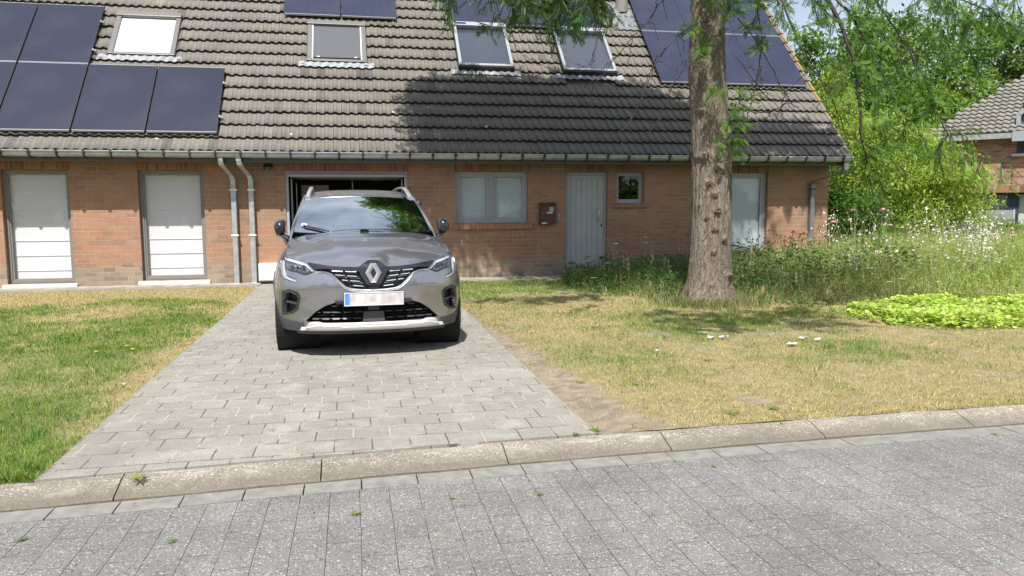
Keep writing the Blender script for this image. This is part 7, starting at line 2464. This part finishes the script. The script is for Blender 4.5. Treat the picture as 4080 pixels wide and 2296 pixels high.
# dry straw stalks with feathery seed heads, scattered through the bed
mb = MB()
SX = [(4.55, 13.2, .62), (4.7, 13.1, .55), (5.1, 13, .70), (5.75, 13, .85), (5.8, 13.1, .80), (6.1, 12.8, .75), (4.85, 12.6, .5)]
for i in range(150):
    x = 4.0 + 8 * rng.random(); y = 9.8 + 3.8 * rng.random()
    if inbed(np.array([x]), np.array([y]))[0] and x < .92 * y: SX.append((x, y, float(bed_h(np.array([x]), np.array([y]))[0]) * rng.uniform(.9, 1.45)))
for (x, y, h) in SX:
    a = rng.random() * 6.28; l = .12 * h
    P = catmull3([(x, y, 0), (x + math.cos(a) * l * .3, y + math.sin(a) * l * .3, h * .5), (x + math.cos(a) * l, y + math.sin(a) * l, h)], 3)
    v_, f_ = tube([tuple(q) for q in P], .0028, 4); mb.add(v_, f_)
    for k in range(9):
        q = Vector(tuple(P[-1 - (k % 3)])); d = Vector((rng.normal(), rng.normal(), 1.0 + rng.random())).normalized() * .035
        mb.tube([q, q + d], [.0035, .001], 4)
tag(mb.build('dry_stalks', simple('dry_straw', (.50, .40, .24), .8)), 'dry straw-coloured stalks with seed heads scattered through the bed', 'dry stalks', kind='stuff')

# ---------------------------------------------------------------- small things on the ground
fm = simple('white_feather', (.62, .62, .60), .7)
def scrap(x, y, s_, lb, seed):
    r = random.Random(seed); V = [(0, 0, .012)]; n = 9
    for k in range(n):
        a = 2 * math.pi * k / n; q = s_ * (.5 + .7 * r.random())
        V.append((q * math.cos(a), q * .55 * math.sin(a), .012 + .02 * r.random()))
    o = mk('feather_scrap', [(x + a_, y + b_, c_ + .012) for a_, b_, c_ in V], [(0, k + 1, (k + 1) % n + 1) for k in range(n)], fm, None, org=(x, y, 0.0))
    md = o.modifiers.new('t', 'SOLIDIFY'); md.thickness = .002
    tag(o, lb, 'feather', 'white scraps lying on the right lawn')
for i, (x, y, s_, lb) in enumerate([(3.60, 7.58, .05, 'white scrap on the lawn below the tree, farthest left of the cluster'), (3.56, 7.29, .06, 'white scrap on the lawn nearest in the left cluster'), (3.68, 7.27, .05, 'greyish scrap right in the left cluster'), (4.16, 6.78, .07, 'largest white scrap, right of the cluster'),
                                   (4.45, 7.04, .05, 'white curved scrap right of the largest'), (4.53, 6.92, .035, 'tiny white scrap farthest right'), (2.74, 6.71, .03, 'small white scrap alone nearer the driveway'), (3.47, 9.05, .025, 'tiny white scrap high on the lawn'), (-1.76, 6.33, .028, 'white scrap on the left lawn by the driveway')]):
    scrap(x, y, s_, lb, i)
# weeds in the joints and on the lawn
def rosette(x, y, z, s_, lb, col, n=11, seed=0, up=.35, name='weed'):
    r = random.Random(seed); V = []; F = []
    for k in range(n):
        a = 2 * math.pi * k / n + r.uniform(-.3, .3); L = s_ * r.uniform(.35, 1.15); w = L * .10; o = len(V); ca_, sa_ = math.cos(a), math.sin(a); h_ = up * L * r.uniform(.5, 1.2)
        V += [(0, 0, 0), (ca_ * L * .5 - sa_ * w, sa_ * L * .5 + ca_ * w, h_ * .8), (ca_ * L, sa_ * L, h_ * .55), (ca_ * L * .5 + sa_ * w, sa_ * L * .5 - ca_ * w, h_ * .8)]
        F.append((o, o + 1, o + 2, o + 3))
    V = [(a_ + x, b_ + y, c_ + z) for a_, b_, c_ in V]
    c = np.array([col] * len(V)) * (.8 + .4 * np.repeat(np.random.default_rng(seed).random((n, 1)), 4, 0))
    tag(mk(name, V, F, MT['leaf'], None, org=(x, y, z), col=c), lb, 'weed')
W_ = [(-1.10, 4.13, .005, .11, 'green weed tuft in the joint between driveway and kerb'), (-1.45, 3.62, -.06, .06, 'weed on the road edge at far left of the strip'), (-.80, 3.46, -.06, .05, 'small weed in the road joints, left'), (-.02, 3.60, -.06, .07, 'weed in the road joint below the kerb'),
      (1.28, 4.40, .005, .06, 'green tuft at the right corner of the driveway'), (1.42, 4.46, .0, .09, 'yellowish tuft beside the driveway corner'), (.45, 3.70, -.06, .045, 'yellow-green weed before the second kerb joint'), (.88, 3.66, -.06, .06, 'weed near the middle kerb joint'),
      (1.92, 3.86, -.06, .05, 'small weed where kerb meets gutter strip'), (2.62, 4.36, .0, .05, 'clover tuft on the kerb top, right'), (2.42, 4.62, .0, .14, 'dark green rosette at the lawn edge by the kerb'), (2.75, 4.68, .0, .12, 'brownish rosette beside the kerb'), (1.70, 5.72, .0, .09, 'green weed on the bare sandy strip'),
      (2.10, 5.55, .0, .10, 'thistle seedling on the dry lawn'), (3.05, 6.3, .0, .13, 'green rosette in the dry grass, middle'), (3.6, 5.9, 0, .12, 'green rosette right in the dry grass'), (-2.9, 8.6, 0, .12, 'dark rosette in the left lawn'), (-2.0, 9.2, 0, .12, 'rosette left of the driveway'), (3.9, 4.05, -.06, .06, 'small green weed at the foot of the right kerb')]
for i, (x, y, z, s_, lb) in enumerate(W_):
    rosette(x, y, z, s_ * .5, lb, (.15, .24, .05) if i % 3 else (.24, .29, .07), 22, i)
# dandelions on the left lawn
dp_ = None
for i, (x, y, lb) in enumerate([(-2.05, 7.75, 'yellow dandelion right in the left lawn'), (-2.15, 7.95, 'yellow dandelion, middle of three'), (-2.35, 7.7, 'yellow dandelion left of the other two')]):
    V = []; F = []
    for k in range(14):
        a = k * .449; o = len(V); V += [(x, y, .05), (x + .018 * math.cos(a - .2), y + .018 * math.sin(a - .2), .056), (x + .022 * math.cos(a), y + .022 * math.sin(a), .055), (x + .018 * math.cos(a + .2), y + .018 * math.sin(a + .2), .056)]
        F.append((o, o + 1, o + 2, o + 3))
    t = thing('dandelion', lb, 'flower', (x, y, 0), 0, 'dandelions on the left lawn')
    mk('flower_head', V, F, simple('dandelion_yellow', (.75, .55, .03), .6), t)
    V, F = tube([(x, y, 0), (x, y, .05)], .003, 5); mk('stem', V, F, simple('dandelion_stem', (.2, .25, .08), .7), t)

# ---------------------------------------------------------------- across the road (mirrored in the panes and the paint)
def opposite():
    h = thing('brick_house', 'brick house across the road with white windows, seen only in reflections', 'house', (2.0, -19.0, -.1))
    MB().box(-6, 9, -27, -19, -.1, 3.0).build('wall', MT['brick'], h)
    MB().hexa([(-6.3, -18.6, 2.9), (9.3, -18.6, 2.9), (9.3, -27.4, 2.9), (-6.3, -27.4, 2.9), (-6.3, -22.8, 6.6), (9.3, -22.8, 6.6), (9.3, -23.2, 6.6), (-6.3, -23.2, 6.6)]).build('roof', simple('opposite_roof', (.16, .14, .12), .85, nz=.2), h)
    for x in (-4, -1, 4.5, 7):
        w = MB().ring(x, x + 1.3, -18.99, -18.93, .8, 2.2, .06).build('window', MT['white'], h)
        MB().box(x + .06, x + 1.24, -18.97, -18.96, .86, 2.14).build('pane', MT['gloss'], w)
    d_ = MB().box(1.6, 2.6, -18.99, -18.93, 0, 2.1).build('door', MT['zinc_pipe'], h)
    clump_tree('hedge', 'long hedge across the road, behind the viewer', 'hedge', (5, -17, -.1), [(-30 + 3.1 * k, -21 + 1.5 * (k % 2), 1.3 + .5 * (k % 3), 2.1, .9, 1.7 + .7 * (k % 3)) for k in range(32) if not -7 < -30 + 3.1 * k < 10], 420, 60, .8, (.5, .8), LF, og1, og2)
    for i, (x, y, s_) in enumerate([(-11, -15, 1.0), (12.5, -14, 1.15), (5.5, -15.5, .7), (-4.5, -14.5, .6)]):
        clump_tree('garden_tree', ['tree across the road, left of the brick house', 'tree across the road, right of the brick house', 'small tree across the road before the house, right', 'small tree across the road before the house, left'][i], 'tree', (x, y, -.1),
                   [(x, y, 3.6 * s_, 2.0 * s_, 2.0 * s_, 2.0 * s_), (x + .8 * s_, y, 2.6 * s_, 1.6 * s_, 1.6 * s_, 1.4 * s_)], 80, 60, .6, (.35, .55), LF, og1, og2, ([(x, y, -.1), (x, y, 1.2 * s_), (x + .1, y, 3.4 * s_)], .14, .05))
opposite()

# leaf litter and straw bits blown over road, kerb and driveway
n = 420
x = -3 + 9.5 * rng.random(n); y = 2.6 + 4.6 * rng.random(n) ** 1.2
z = np.where(y < kys(x) - .23, -.055, np.where(y < kys(x), .008, .012))
on_kerb = (y > kys(x) - .24) & (y < kys(x) + .01)
k = ~on_kerb & ((y < kys(x)) | ((x > DX0) & (x < DX1)) | (rng.random(n) < .2)); x, y, z = x[k], y[k], z[k]; n = len(x)
P = np.stack([x, y, z + .003], 1)
d = runit(n); d[:, 2] *= .15
lc = np.where(rng.random((n, 1)) < .6, vcol(n, (.40, .33, .16), (.50, .42, .20)), vcol(n, (.14, .09, .05), (.30, .26, .06)))
v_, f_, c_ = inst(T_leaf(.28)[0], T_leaf(.28)[1], P, frames(d, rng.normal(0, .25, n)), .010 + .022 * rng.random(n), lc)
tag(mk('leaf_litter', v_, f_, MT['leaf'], col=c_), 'tiny dry leaves and straw bits scattered over road and driveway', 'leaf litter', kind='stuff')
